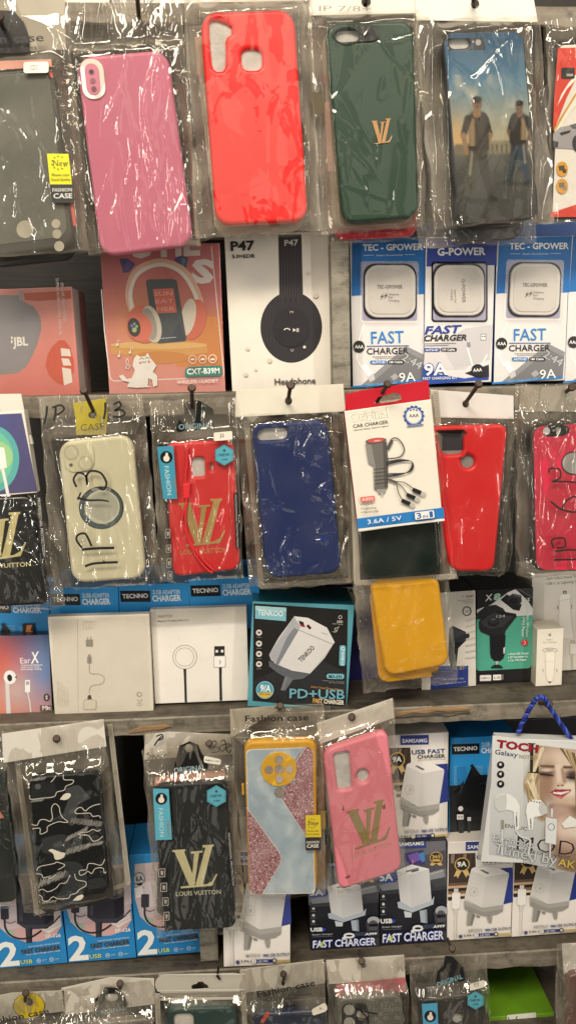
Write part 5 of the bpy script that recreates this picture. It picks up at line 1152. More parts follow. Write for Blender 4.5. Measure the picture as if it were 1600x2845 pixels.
A.ell(167, 740, 54, 54, '8fb9c0', 'round_badge'); A.ell(167, 740, 49, 49, '4f98b0', 'round_badge'); A.poly(oval(167, 740, 48, 48, 0, 18, 20, 160), 'd8b040', 'round_badge'); A.t('9/A', 138, 748, 202, 752, 42, 'f2f0ea', .02, part='badge_lettering'); A.t('QUICK CHARGE', 134, 768, 202, 772, 9, '3c3420', .01, part='badge_lettering'); A.done()
# ---- blue box behind
box('charger_box', 'navy box in the shadow between the black charger box and the yellow case', [(570, 100), (1000, 118), (960, 740), (560, 745)], .07, .06, '25256e', '1c1c50', G3b)
T = box('charger_box', 'white top of a box with dark lettering above the black charger box', [(640, 108), (770, 118), (768, 250), (640, 250)], .068, .0015, 'd8d2cc', 'c9c3bc', G3b); A = Art(T, 0); A.t('SAMS', 655, 146, 760, 150, 24, '2a2a34', .02); A.done()
# ---- yellow case hanging in its bag
T = Thing('packaged_phone_case', 'yellow phone case in a bag hanging low in front of the third shelf boxes', 'phone case', [(720, 90), (1280, 70), (1330, 700), (770, 755)], -.0035, 'packs hanging in the second row')
q, t = case(T, [(800, 60), (1225, 40), (1295, 590), (905, 665)], .011, .0105, 'ecac12', 'silicone', bevel=.0038)
T.slab('back_shell', [T.rr([(800, 120), (1225, 100), (1226, 655), (862, 698)], .010, -.003)], -.0038, .0035, .0014, 'd99b10', 'silicone', px=False)
T.slab('black_button', [[(1182, 632), (1236, 622), (1238, 642), (1184, 652)]], -.0048, .002, .0004, '1c1a16', 'hard')
bag(T, [(700, 80), (1275, 60), (1335, 690), (765, 755)], [(q, t)], 'film', .30, .03, .0026)
# ---- car player box
crop(1100, 1580, 500)
T = box('car_player_box', 'white and blue car player box half hidden by the yellow case', [(190, 205), (644, 174), (636, 940), (204, 983)], .040, .05, 'ddd8ce', '1b1a1c', G3b, mat='gloss')
A = Art(T, 0, mat='gloss')
A.poly([(276, 800), (400, 810), (500, 800), (580, 778), (580, 944), (276, 976)], '2c3f86'); A.ell(430, 800, 150, 18, '3d55a0')
A.poly([(425, 470), (460, 462), (585, 520), (592, 545), (540, 600), (500, 640), (480, 800), (440, 810), (420, 700)], '2c2d33', pp); A.poly([(430, 475), (470, 470), (560, 520), (480, 560), (425, 540)], '3c3e48', pp); A.poly([(425, 600), (540, 590), (500, 640), (430, 640)], '1d1e22', pp)
A.t('4', 528, 232, 542, 230, 16, '8a3a3a'); A.t('12-24V', 562, 232, 624, 228, 18, 'b04a40', .01)
for k in range(3): A.line([(490 + k * 30, 258 + k * 11), (622, 246 + k * 13)], 2.5, '77736e', 'lettering')
A.ring(569, 342, 36, 38, 7, '2a292b', 'round_badge'); A.t('Hands', 548, 342, 592, 340, 8, '3a3938', part='badge_lettering'); A.t('FREE', 556, 354, 582, 352, 7, '3a3938', part='badge_lettering')
for k in range(7): A.line([(560, 420 + k * 50), (638, 395 + k * 52)], 12, 'cbc6bd')
A.t('BT', 510, 815, 556, 810, 34, 'b9a06a', .012, .2); A.t('CAR MP3 PLAYER', 360, 900, 545, 890, 12, 'b9c4e6'); A.t('Enjoy the connection in your car', 298, 942, 560, 914, 13, 'd0d6ea'); A.poly([(204, 925), (276, 915), (276, 978), (206, 984)], 'e9e4da'); A.done()
# ---- X8 box
T = box('car_player_box', 'black and mint green car player box', [(647, 176), (1103, 152), (1084, 906), (641, 932)], .047, .06, '1b1b1d', '111113', G3b, mat='gloss')
A = Art(T, 0, mat='gloss')
A.rr([(645, 408), (1096, 375), (1086, 800), (643, 824)], 30, '4fa48c'); A.poly([(645, 408), (1096, 375), (1094, 460), (645, 470)], '4fa48c')
A.poly([(648, 330), (760, 290), (900, 190), (960, 165), (1060, 260), (1098, 320), (1096, 374), (647, 400)], 'd4d2d0'); A.poly([(648, 360), (720, 300), (800, 290), (860, 320), (900, 380), (780, 396), (648, 400)], '26262a')
A.poly([(960, 162), (1101, 156), (1099, 240)], '2e2f33'); A.line([(985, 165), (1099, 235)], 6, '6a6c70'); A.poly([(838, 250), (890, 205), (1010, 290), (990, 340), (940, 330)], '1d1d20', pp); A.poly([(900, 225), (940, 200), (1005, 215), (1010, 262), (985, 300), (920, 290), (896, 260)], '2e2f34', pp); A.ell(945, 262, 40, 26, '121214', pp); A.poly([(925, 290), (990, 290), (985, 330), (935, 325)], '1a1a1d', pp); A.line([(940, 210), (1000, 225)], 7, '6d6f74', pp)
A.poly([(664, 430), (675, 410), (780, 345), (860, 345), (962, 362), (970, 385), (880, 500), (870, 545), (760, 545), (680, 510), (666, 480)], '232326', pp); A.poly([(675, 425), (790, 350), (862, 350), (955, 370), (860, 465), (760, 485), (690, 450)], '36373b', pp); A.poly([(780, 345), (860, 348), (962, 365), (955, 385), (850, 372)], '151517', pp)
A.ell(780, 432, 46, 34, '1a1a1d', pp); A.ell(782, 416, 42, 28, '2b2c30', pp); A.ell(780, 408, 20, 8, '55565c', pp); A.t('124', 805, 395, 875, 390, 22, 'b9c0c4', .0, .1); A.poly([(752, 540), (880, 535), (872, 690), (860, 725), (830, 746), (790, 744), (762, 715), (755, 680)], '1b1b1e', pp); A.poly([(862, 638), (876, 630), (872, 682), (862, 684)], 'd0ccc8', pp); A.poly([(796, 746), (822, 744), (816, 772), (803, 772)], 'b5b3b0', pp); A.poly(oval(810, 802, 48, 30, 0, 16, 180, 360), '1c2a28', pp)
A.t('X', 714, 262, 782, 250, 50, 'd4d0cc', .02, .25); A.t('8', 782, 252, 842, 248, 50, '8fc4b0', .03, .2, out='d4d0cc', ow=.02)
A.t('Multifunction Wireless', 1052, 235, 1044, 552, 24, 'd9e6e0', .008); A.t('Car MP3 Player', 1012, 332, 1008, 550, 24, 'd9e6e0', .008); A.ell(1034, 595, 27, 26, 'c83c46', 'round_badge'); A.poly([(1000, 598), (1012, 578), (1015, 608)], 'c83c46', 'round_badge'); A.curve([(1028, 580), (1040, 592), (1036, 606), (1026, 608)], 4, 'f0e6e4', 'badge_lettering')
for i, s in enumerate(('Dual USB Charger', 'BT Handsfree Kit', 'Car MP3 Player')): A.ell(904, 690 + i * 26, 4, 4, 'eef2ee', 'lettering'); A.t(s, 918, 695 + i * 26, (1068, 1058, 1048)[i], 688 + i * 26, 17, 'eef2ee', .012)
A.box(672, 857, 764, 906, 6, 'd6d2cc', 'usb_tag', sk=.03); A.box(678, 863, 758, 900, 5, 'efeae4', 'usb_tag', sk=.03); A.t('USB×2', 684, 890, 750, 888, 18, '333333', .006, part='tag_lettering'); A.box(778, 854, 846, 898, 4, 'efeae4', 'amp_tag', sk=.03); A.t('3.1A', 785, 887, 836, 885, 20, '2b2b2c', .02, part='tag_lettering'); A.box(842, 852, 862, 893, 3, '77736f', 'amp_tag'); A.done()
# ---- tall white car charger box and the small one in front of it
T = box('car_charger_box', 'tall white USB-C power adapter box behind the small white box, right edge', [(1085, 38), (1640, 10), (1620, 805), (1090, 838)], .070, .05, 'e0dad0', 'c9c2b6', G3b, mat='gloss')
A = Art(T, 0)
A.t('20W USB-C Power Adapter', 1210, 92, 1510, 66, 22, '6a6660'); A.t('USB-C to Lightning Cable', 1208, 132, 1500, 108, 22, '6a6660')
A.poly([(1322, 210), (1395, 205), (1398, 245), (1312, 255)], 'f0ece4', pp); A.poly([(1308, 255), (1402, 240), (1410, 420), (1440, 560), (1300, 560), (1312, 420)], 'd2ccc0', pp); A.poly([(1314, 258), (1396, 246), (1402, 420), (1425, 560), (1306, 560)], 'ece6dc', pp); A.rect(1342, 178, 1370, 202, '4a4742', pp); A.rect(1352, 184, 1360, 200, 'e6e0d6', pp); A.curve([(1304, 296), (1297, 312), (1304, 326)], 4, '3a3833', pp); A.curve([(1406, 290), (1413, 306), (1407, 322)], 4, '3a3833', pp)
A.box(1394, 600, 1448, 690, 6, 'cfc9be', pp); A.box(1398, 605, 1446, 686, 6, 'e9e4da', pp); A.rect(1402, 576, 1440, 604, 'bdb7ac', pp); A.line([(1410, 690), (1412, 805)], 8, 'c5bfb4', pp); A.line([(1424, 690), (1424, 805)], 8, 'd9d3c8', pp); A.done()
T = box('car_charger_box', 'small white car charger box with fruit logo, in front of the tall white box', [(1126, 490), (1340, 484), (1338, 942), (1130, 944)], .034, .028, 'e9e2d4', 'c9c0ae', G3b, mat='gloss')
def apple(A, cx, cy, s, c, part='logo'):
    A.poly([(cx - .02 * s, cy - .28 * s), (cx - .3 * s, cy - .36 * s), (cx - .48 * s, cy - .1 * s), (cx - .42 * s, cy + .25 * s), (cx - .22 * s, cy + .5 * s), (cx, cy + .44 * s), (cx + .22 * s, cy + .5 * s), (cx + .42 * s, cy + .22 * s), (cx + .3 * s, cy - .02 * s), (cx + .40 * s, cy - .28 * s), (cx + .2 * s, cy - .36 * s)], c, part)
    A.poly([(cx, cy - .38 * s), (cx + .02 * s, cy - .56 * s), (cx + .18 * s, cy - .68 * s), (cx + .14 * s, cy - .48 * s)], c, part)
A = Art(T, 0); apple(A, 1236, 532, 27, '9a9488'); A.t('USB-C', 1208, 578, 1262, 576, 13, 'a8a296'); A.t('Car Charger', 1180, 600, 1292, 596, 13, 'a8a296')
A.ring(1236, 657, 60, 20, 4, '8f897e', pp, n=32); A.ell(1236, 656, 34, 10, 'd2ccbe', pp); A.ring(1236, 655, 30, 7, 2, '6a655c', pp); A.poly([(1194, 672), (1280, 672), (1272, 860), (1255, 908), (1214, 908), (1202, 860)], 'd5cdbd', pp); A.poly([(1200, 674), (1274, 674), (1266, 860), (1250, 906), (1220, 906), (1208, 860)], 'efe8da', pp); A.line([(1196, 750), (1278, 750)], 2, 'c0b8a8', pp); A.poly([(1218, 908), (1250, 908), (1236, 922)], '55504a', pp)
A.ring(1184, 820, 6, 11, 3, '3a352e', pp, a0=90, a1=270); A.ring(1288, 818, 6, 11, 3, '3a352e', pp, a0=-90, a1=90); A.done()
# ================================================================== fourth shelf: boxes
YD = .019
G4 = 'boxes on the fourth shelf'
# ---- blue 2 USB boxes
crop(0, 1980, 400, 1431)
GEP = 'blue 2 USB fast charger boxes in a row'
T = box('charger_box', 'blue 2 USB fast charger box, middle of the row of three', [(572, 1470), (1283, 1425), (1346, 2432), (690, 2492)], YD, .055, '2a86c6', '1d669c', GEP)
A = Art(T, 0, mat='gloss')
A.poly([(640, 1560), (1278, 1500), (1310, 2060), (1240, 2170), (1100, 2215), (950, 2222), (800, 2170), (705, 2080), (650, 1900)], 'cdbcc0'); A.poly([(650, 1760), (1300, 1640), (1310, 1900), (760, 2000)], 'd8cdd0'); A.poly([(760, 2100), (1300, 2000), (1310, 2062), (1240, 2170), (1100, 2215), (950, 2222), (800, 2170)], 'd2a9a8')
A.poly([(1080, 2080), (1290, 1980), (1305, 2060), (1180, 2140)], 'e0d8d6'); A.line([(1100, 2100), (1290, 2010)], 5, 'b9a9aa'); A.line([(1120, 2125), (1298, 2040)], 5, 'b9a9aa'); A.poly([(740, 2080), (840, 2110), (830, 2160), (760, 2130)], '9fb9a8'); A.poly([(640, 1800), (720, 1780), (735, 1880), (660, 1900)], 'efe6e6')
A.poly([(880, 1560), (1230, 1540), (1236, 2000), (1170, 2082), (960, 2090), (872, 2020), (868, 1700)], '34343f', pp); A.poly([(1130, 1560), (1230, 1545), (1236, 2000), (1170, 2080), (1140, 2040)], '25252e', pp); A.poly([(890, 1570), (930, 1568), (930, 2020), (895, 2010)], '4d4d5a', pp); A.poly([(868, 2015), (960, 2050), (1170, 2045), (1235, 1990), (1232, 2020), (1170, 2088), (960, 2094), (872, 2034)], '42424e', pp)
A.poly([(952, 2085), (1018, 2080), (1012, 2228), (956, 2234)], '3a3a44', pp); A.poly([(1000, 2082), (1018, 2080), (1012, 2228), (1000, 2230)], '24242c', pp)
A.curve([(750, 1985), (752, 2070), (800, 2150), (900, 2188), (1010, 2170), (1110, 2108)], 17, '26262c', pp); A.curve([(1140, 2090), (1220, 2040), (1300, 1960)], 12, '2b2b32', pp); A.box(712, 1860, 790, 1990, 10, '3b3b46', pp); A.curve([(730, 1990), (790, 2030), (860, 2010)], 6, '4a4a52', pp)
A.t('EP-126', 1152, 2186, 1300, 2172, 36, 'f0f2f2', .025); A.t('2', 692, 2462, 886, 2446, 240, 'eef0ee', .03); A.t('USB', 896, 2444, 1012, 2434, 40, 'd9e07a', .01)
A.t('FAST CHARGER', 908, 2342, 1292, 2298, 44, '26333f', .03, out='7f98a8', ow=.025); A.t('SAFE AND RELIABLE, PORTABLE CHARGER', 975, 2278, 1288, 2240, 13, 'cfe2ee', .01); A.t('2-in-1 Fast Charge+more Cable', 955, 2358, 1290, 2316, 15, 'd6e6f0', .012)
for x, s in ((1052, '5B'), (1180, 'CE')): A.ring(x + 22, 2412 - (x > 1100) * 12, 22, 22, 4, 'd6e6f0', 'line_icon'); A.t(s, x + 10, 2420 - (x > 1100) * 12, x + 34, 2418 - (x > 1100) * 12, 16, 'd6e6f0', .02); A.line([(x + 54, 2404 - (x > 1100) * 10), (x + 100, 2400 - (x > 1100) * 10)], 5, 'a9cbe0', 'lettering'); A.line([(x + 54, 2416 - (x > 1100) * 10), (x + 90, 2413 - (x > 1100) * 10)], 4, 'a9cbe0', 'lettering')
A.ell(680, 1655, 1, 1, 'cdbcc0'); A.done()
EP = T
dup(EP, [(-145, 1540), (560, 1495), (674, 2484), (8, 2548)], YD, 'blue 2 USB fast charger box at the left edge of the row of three')
N = dup(EP, [(1288, 1418), (1985, 1370), (2010, 2368), (1360, 2442)], YD, 'blue 2 USB fast charger box at the right of the row, beside the pale post')
A = Art(N, 0, base='output_badge', mat='gloss'); A.ell(1385, 1655, 58, 72, '8f9296'); A.ell(1385, 1655, 50, 63, 'c2c4c6'); A.t('6A', 1352, 1678, 1428, 1670, 52, '25262a', .02, part='badge_lettering'); A.t('OUTPUT', 1360, 1704, 1424, 1698, 15, '25262a', .02, part='badge_lettering'); A.poly([(1350, 1722), (1420, 1722), (1440, 1745), (1335, 1750)], '9fa2a6'); A.done()
# ---- white 9A boxes
crop(1050, 1940, 550)
GW = 'white USB fast charger boxes on the fourth shelf'
T = box('charger_box', 'white USB fast charger box, upper one stacked beside the pink monogram case', [(32, 272), (502, 253), (518, 1030), (42, 1052)], YD + .008, .06, 'e9e3dc', 'cfc9c0', GW)
A = Art(T, 0, mat='gloss')
A.poly([(40, 366), (235, 360), (240, 470), (215, 480), (165, 720), (46, 740)], '3c2c26')
for k, c in enumerate(('6a5144', 'c9a98a', '2a1f1c', '8a6a50', 'e0c8ac', '33261f')): A.poly([(42, 600 + k * 22), (190, 592 + k * 22), (186, 612 + k * 22), (42, 620 + k * 22)], c)
for k in range(4): A.poly([(60 + k * 44, 368), (84 + k * 44, 367), (80 + k * 42, 440), (58 + k * 42, 441)], ('8f7c6c', '4a3a32')[k % 2])
A.poly([(345, 490), (508, 478), (516, 752), (440, 772)], '2a3a88'); A.rect(163, 272, 369, 342, '2b3a86', 'name_plate', sk=.02); A.t('SAMSAMG', 176, 326, 358, 322, 28, 'eef0f4', .025, part='plate_lettering')
A.t('USB FAST', 246, 411, 490, 400, 32, '2d3c78', .018); A.t('CHARGER', 288, 443, 490, 434, 27, '33343c', .018); A.t('INTELLIGENT SAFETY & FAST CHARGE', 290, 458, 492, 448, 8, '77757a')
A.ell(140, 450, 56, 56, 'c9a45a', 'award_badge'); A.ell(140, 450, 47, 47, '1c1a1a', 'award_badge'); A.poly([(100, 495), (135, 505), (110, 560), (100, 540), (80, 548)], 'd6b878', 'award_badge'); A.poly([(145, 505), (180, 492), (200, 540), (180, 535), (172, 555)], 'd6b878', 'award_badge'); A.t('9A', 106, 468, 172, 464, 40, 'f2efe8', .03, .1, part='badge_lettering')
A.poly([(210, 482), (330, 462), (478, 518), (482, 540), (446, 775), (292, 796), (162, 722), (200, 520)], 'e3dfdb', pp); A.poly([(205, 495), (318, 548), (292, 794), (162, 720)], 'dad6d2', pp); A.poly([(318, 548), (482, 524), (446, 774), (292, 794)], 'd2cecb', pp); A.poly([(205, 495), (225, 478), (380, 466), (482, 522), (318, 550)], 'ebe7e3', pp); A.poly([(268, 496), (282, 490), (342, 520), (325, 528)], '8d8782', pp); A.poly([(280, 500), (290, 496), (336, 519), (326, 524)], '5a5550', pp)
A.ring(230, 668, 32, 36, 3, 'b9b5b1', pp, 0); bolt(A, 232, 668, 2.2, 'b5b1ad', pp)
A.poly([(160, 735), (290, 797), (446, 772), (444, 822), (400, 850), (310, 862), (165, 806)], 'a8a49f', pp); A.poly([(165, 770), (300, 830), (444, 806), (444, 822), (400, 850), (310, 862), (165, 806)], '97938e', pp)
A.poly([(190, 815), (243, 848), (222, 932), (184, 936)], '9a9691', pp); A.poly([(222, 836), (243, 848), (222, 932), (210, 933)], '7d7974', pp); A.poly([(328, 864), (368, 862), (362, 916), (345, 918)], '9a9691', pp); A.poly([(250, 850), (280, 860), (275, 876), (252, 866)], '8a8681', pp)
A.box(72, 672, 132, 800, 10, 'efebe6', pp); A.rect(84, 640, 116, 675, 'd2ccc6', pp); A.poly([(88, 800), (116, 800), (110, 850), (95, 850)], 'd6d0ca', pp); A.line([(102, 850), (104, 1040)], 10, 'e0dbd5', pp); A.line([(107, 850), (109, 1040)], 2.5, 'b9b3ad', pp)
A.t('MICRO', 198, 985, 300, 980, 22, 'b5b0ac', .03); A.box(318, 962, 356, 978, 7, '6d7496', 'lettering'); A.t('USB OUTPUT', 362, 978, 506, 970, 22, '3a4170', .015)
A.poly([(380, 1002), (510, 994), (511, 1012), (380, 1022)], 'c9b07a', 'spec_strip'); A.box(242, 1000, 415, 1022, 10, '2a3474', 'spec_strip', sk=.04); A.ell(257, 1012, 15, 16, 'd9d6d2', 'spec_strip'); A.ell(398, 1004, 17, 17, '2a2c3c', 'spec_strip'); A.ell(398, 1004, 10, 10, 'd9d6d2', 'spec_strip'); A.t('UK PIN', 282, 1018, 352, 1014, 13, 'c9cfe2', .03, part='strip_lettering'); A.t('2-IN-1', 162, 1020, 234, 1017, 15, '4a4640', .025, part='strip_lettering'); A.ell(140, 1020, 13, 14, '4a5078', 'spec_strip'); A.done()
SM = T
dup(SM, [(500, 1052), (985, 1032), (976, 1750), (510, 1769)], YD, 'white fast charger box on the shelf below the black and blue box')
dup(SM, [(985, 1030), (1474, 1008), (1452, 1720), (985, 1742)], YD, 'white fast charger box under the magazine style earphone pack, right edge')
crop(0, 2500, 800)
dup(SM, [(1120, -240), (1470, -255), (1452, 320), (1124, 342)], .002, 'white fast charger box between the pale post and the dark gap, below the glitter case')
# ---- black fast charger boxes
crop(1050, 1940, 550)
T = box('charger_box', 'black fast charger box with white plug and 365 badge, right one of the two', [(-8, 1066), (496, 1040), (500, 1784), (26, 1808)], YD, .06, '1d1e26', '14151c', 'black fast charger boxes')
A = Art(T, 0, mat='gloss')
A.poly([(-6, 1068), (494, 1042), (497, 1390), (4, 1420)], '6a6a72'); A.poly([(10, 1400), (200, 1240), (330, 1330), (495, 1370), (498, 1400), (20, 1440)], '2d2e36')
A.poly([(300, 1160), (490, 1110), (494, 1240), (400, 1300), (300, 1280)], '4c4b52'); A.poly([(330, 1290), (470, 1250), (490, 1300), (400, 1350)], '8d8d92'); A.line([(340, 1300), (480, 1260)], 6, 'b9b9bc'); A.poly([(10, 1370), (140, 1330), (160, 1395), (30, 1410)], '8a8c94'); A.poly([(380, 1330), (490, 1310), (495, 1370), (420, 1385)], '3c3d44')
A.poly([(196, 1135), (330, 1110), (350, 1180), (340, 1215), (240, 1222), (205, 1190)], '3e2f7a', pp); A.poly([(215, 1150), (290, 1125), (320, 1180), (250, 1205)], '7a5ab0', pp); A.poly([(290, 1140), (335, 1125), (345, 1190), (320, 1200)], '4a86c0', pp); A.poly([(240, 1180), (270, 1190), (250, 1215)], 'c070a0', pp)
A.rect(120, 1058, 351, 1104, '2b3a86', 'name_plate', sk=.04); A.t('SAMSAMG', 150, 1082, 334, 1074, 26, 'eef0f4', .025, part='plate_lettering')
A.ell(424, 1168, 47, 45, 'c9a45a', 'award_badge'); A.ell(424, 1168, 41, 39, '221e1c', 'award_badge'); A.t('365', 394, 1172, 456, 1169, 24, 'd9b46a', .02, part='badge_lettering'); A.rect(396, 1178, 452, 1194, 'c9a45a', 'award_badge'); A.poly([(385, 1205), (420, 1212), (400, 1226), (378, 1222)], 'd2b070', 'award_badge'); A.poly([(428, 1212), (462, 1203), (470, 1222), (448, 1226)], 'd2b070', 'award_badge')
A.poly([(4, 1290), (130, 1280), (132, 1345), (8, 1352)], '25409a', 'amp_tag'); A.t('5A', 12, 1338, 110, 1332, 54, 'f0f2f4', .03, part='tag_lettering')
A.poly([(136, 1262), (245, 1216), (372, 1248), (390, 1480), (245, 1532), (164, 1500)], 'e4e2e0', pp); A.poly([(136, 1262), (230, 1290), (240, 1530), (164, 1500)], 'dad8d8', pp); A.poly([(230, 1290), (372, 1250), (390, 1478), (242, 1530)], 'd0cfd0', pp); A.poly([(136, 1262), (245, 1216), (372, 1248), (230, 1291)], 'eae8e6', pp); A.poly([(200, 1264), (292, 1240), (298, 1250), (206, 1275)], '77757a', pp); A.poly([(240, 1264), (296, 1252), (300, 1262), (246, 1276)], '5c5a60', pp)
A.poly([(140, 1492), (164, 1488), (245, 1532), (390, 1480), (410, 1450), (404, 1508), (250, 1568), (146, 1534)], 'b4bcc8', pp); A.poly([(188, 1556), (245, 1570), (243, 1604), (196, 1604)], 'c9d0d8', pp); A.poly([(302, 1556), (356, 1545), (360, 1648), (312, 1640)], 'a9b3c0', pp); A.poly([(340, 1550), (356, 1545), (360, 1648), (345, 1646)], '8a94a2', pp)
for y in (1450, 1507, 1560): A.ell(38, y, 10, 11, 'd9dade', 'line_icon'); A.line([(18, y + 24), (56, y + 23)], 3, '8a8c94', 'lettering')
A.poly([(415, 1640), (405, 1570), (430, 1530), (470, 1520), (500, 1540), (502, 1780), (430, 1760), (440, 1680)], '3d3e46', 'portrait_picture'); A.ell(462, 1556, 44, 36, 'a9acb2', 'portrait_picture'); A.ell(460, 1600, 36, 48, '55545a', 'portrait_picture'); A.poly([(428, 1585), (492, 1580), (494, 1605), (430, 1608)], '1a1a20', 'portrait_picture'); A.poly([(440, 1640), (480, 1640), (500, 1700), (420, 1720)], '25262e', 'portrait_picture')
A.t('USB', 18, 1648, 104, 1644, 32, 'f2f4f6', .03); A.poly([(104, 1612), (128, 1630), (106, 1652)], '2a4ab0', 'lettering'); A.t('Smart charger', 28, 1682, 175, 1674, 14, 'b9bbc2', .01); A.line([(30, 1694), (170, 1688)], 3, '77797f', 'lettering')
A.ring(290, 1684, 40, 24, 16, 'e6e8ea', 'robot_picture'); A.ell(352, 1672, 18, 14, 'd0d2d6', 'robot_picture'); A.ell(255, 1706, 16, 14, 'e6e8ea', 'robot_picture'); A.poly([(320, 1660), (420, 1650), (420, 1680), (330, 1690)], '3a4258', 'robot_picture')
A.t('A999', 400, 1682, 488, 1676, 20, 'eef0f2', .03, .2); A.t('FAST CHARGER', 32, 1788, 478, 1762, 62, 'eceef2', .02, .12, out='2b46b0', ow=.05); bolt(A, 92, 1755, 3, 'c9d83a', 'lettering'); A.done()
FC = T
crop(800, 2500, 800)
dup(FC, [(100, -180), (452, -195), (458, 236), (116, 254)], YD, 'black fast charger box with white plug, left one of the two')
# ---- dark boxes behind the stack
crop(1050, 1940, 550)
box('charger_box', 'dark navy box in shadow above the upper white charger box', [(60, 160), (470, 130), (480, 700), (60, 700)], .09, .06, '1b1d4a', '15163a', G4)
box('charger_box', 'bright blue box in shadow above the black and blue box', [(450, 150), (905, 110), (890, 700), (450, 700)], .108, .06, '0f5f96', '0d5080', G4)
box('charger_box', 'black box in shadow behind the earphone pack, right edge', [(835, 170), (1500, 130), (1500, 1000), (840, 1000)], .100, .06, '17161c', '121117', G4)

# ================================================================== third row of hanging packs
Y3 = -.006
GP3 = 'packs hanging in the third row'
# ---- left edge pack
crop(0, 1980, 400, 1431)
T = Thing('packaged_phone_case', 'dark case in a creased bag with black printed strip, left edge of third row', 'phone case', [(-380, 250), (60, 180), (200, 1900), (-200, 1950)], Y3 + .004, GP3)
q, t = case(T, [(-360, 600), (60, 570), (190, 1880), (-240, 1920)], .01, .008, '1c2625', 'silicone')
T.slab('orange_insert', [[(-200, 900), (0, 980), (40, 1040), (-100, 1100), (-250, 1080)]], T.cf - .001, .0008, .0002, 'd9876a', 'card')
bag(T, [(-390, 160), (60, 130), (200, 1900), (-210, 1950)], [(q, t)], 'film_crush', .34, .04)
A = Art(T, -.0135); A.poly([(75, 1080), (112, 1085), (188, 1640), (150, 1620)], '161817', 'side_strip'); A.t('PROFESSIONAL PROTECTION', 92, 1095, 158, 1612, 26, '55564f', part='strip_lettering'); A.done()
# ---- camouflage case
T = Thing('packaged_phone_case', 'black phone case with white squiggle camouflage lines in a bag, white header', 'phone case', [(20, 210), (1040, 65), (1240, 1790), (240, 1990)], Y3 - .004, GP3)
q, t = case(T, [(278, 640), (1010, 585), (1095, 1800), (400, 1905)], .011, .0100, '15171a', 'hard', bevel=.003)
A = Art(T, T.cf, T.case, base='printed_pattern', mat='silicone')
for pts, c in (([(640, 760), (780, 720), (860, 800), (900, 850), (780, 920), (760, 1080), (700, 1120), (640, 1000), (680, 860)], '45484b'), ([(320, 720), (520, 680), (560, 840), (330, 860)], '222528'), ([(420, 1250), (640, 1210), (700, 1330), (560, 1400), (420, 1380)], '33373a'), ([(640, 1480), (800, 1500), (870, 1680), (760, 1850), (560, 1850), (640, 1700)], '303539'),
               ([(760, 1240), (830, 1200), (800, 1330), (700, 1350)], '3a3d3f'), ([(920, 700), (980, 640), (990, 780)], '2d3033'), ([(880, 1660), (1020, 1640), (1060, 1720), (900, 1750)], '2b2f33')): A.poly(smooth(pts + pts[:1], 4)[:-1], c)
wl = 'f2eee4'
for pts in ([(300, 820), (310, 860), (420, 850), (540, 835), (570, 790), (640, 770), (660, 730), (720, 705), (730, 670), (640, 665), (635, 615)], [(318, 1108), (370, 1120), (400, 1070), (450, 1062), (500, 1080), (525, 1040), (515, 950), (550, 905), (592, 940), (600, 990), (625, 1040), (678, 1085), (640, 1090), (580, 1085), (480, 1130), (470, 1180), (405, 1205), (400, 1150), (325, 1155)], [(998, 908), (940, 920), (890, 945), (850, 975), (805, 940), (755, 970), (760, 1002), (850, 1000), (900, 1000), (925, 1030), (985, 1025), (1005, 1050)], [(1005, 1160), (970, 1178), (925, 1160), (880, 1185), (800, 1195), (795, 1215), (880, 1220), (925, 1275), (980, 1265), (1025, 1228)],
            [(370, 1570), (400, 1530), (540, 1500), (565, 1485), (645, 1510), (620, 1540), (580, 1560)], [(1045, 1455), (1010, 1515), (930, 1500), (880, 1505), (860, 1560), (795, 1570), (800, 1615), (850, 1600), (875, 1575), (915, 1598), (950, 1550), (1025, 1545), (1040, 1595), (1060, 1580)], [(388, 1770), (430, 1755), (480, 1780), (560, 1745), (600, 1700), (660, 1690), (700, 1615)], [(745, 1602), (765, 1660), (850, 1680), (855, 1720), (790, 1760), (760, 1795), (705, 1810), (680, 1845), (580, 1850), (530, 1830), (480, 1870), (432, 1870), (420, 1830), (390, 1810)], [(365, 1600), (420, 1610), (430, 1640), (490, 1630), (500, 1650), (560, 1610)], [(510, 690), (530, 670), (560, 628)]):
    A.curve(pts, 6.5, wl, 'white_lines', 5)
for pts in ([(598, 862), (640, 810), (690, 800), (708, 820), (690, 850), (650, 868)], [(482, 1372), (520, 1355), (600, 1385), (648, 1395), (640, 1435), (590, 1460), (550, 1455), (530, 1400)], [(725, 1870), (770, 1825), (820, 1808), (832, 1830), (800, 1862)]): A.poly(smooth(pts + pts[:1], 4)[:-1], 'f2ecdc', 'white_spot')
rnd = random.Random(3)
for (x0, y0, x1, y1, n, L) in ((700, 1070, 1010, 1110, 46, 62), (650, 1260, 870, 1150, 36, 60), (650, 1385, 880, 1320, 34, 70), (860, 1320, 1020, 1290, 26, 46), (385, 1700, 640, 1600, 44, 90), (300, 670, 450, 650, 20, 36), (310, 880, 430, 865, 16, 30), (420, 1890, 560, 1870, 18, 30)):
    for k in range(n):
        u = k / n; x = x0 + (x1 - x0) * u; y = y0 + (y1 - y0) * u; l = L * (.5 + .6 * rnd.random()); A.line([(x, y + l / 2), (x + 14 + 10 * rnd.random(), y - l / 2)], 2.0, 'bdb9b0', 'white_lines')
A.ell(380, 735, 30, 28, '4d5154', 'lens_cutout'); A.done()
header(T, [(22, 212), (1030, 66), (1060, 335), (38, 500)], (565, 262), 'd9d3c8', hr=38)
bag(T, [(22, 190), (1030, 66), (1240, 1790), (245, 1985)], [(q, t)], 'film_taut', .30, .0, .003)
T = Thing('packaged_phone_case', 'dark case in a dotted zip pouch behind the squiggle camouflage case', 'phone case', [(330, 300), (1130, 120), (1300, 1720), (380, 2000)], Y3 + .0085, GP3)
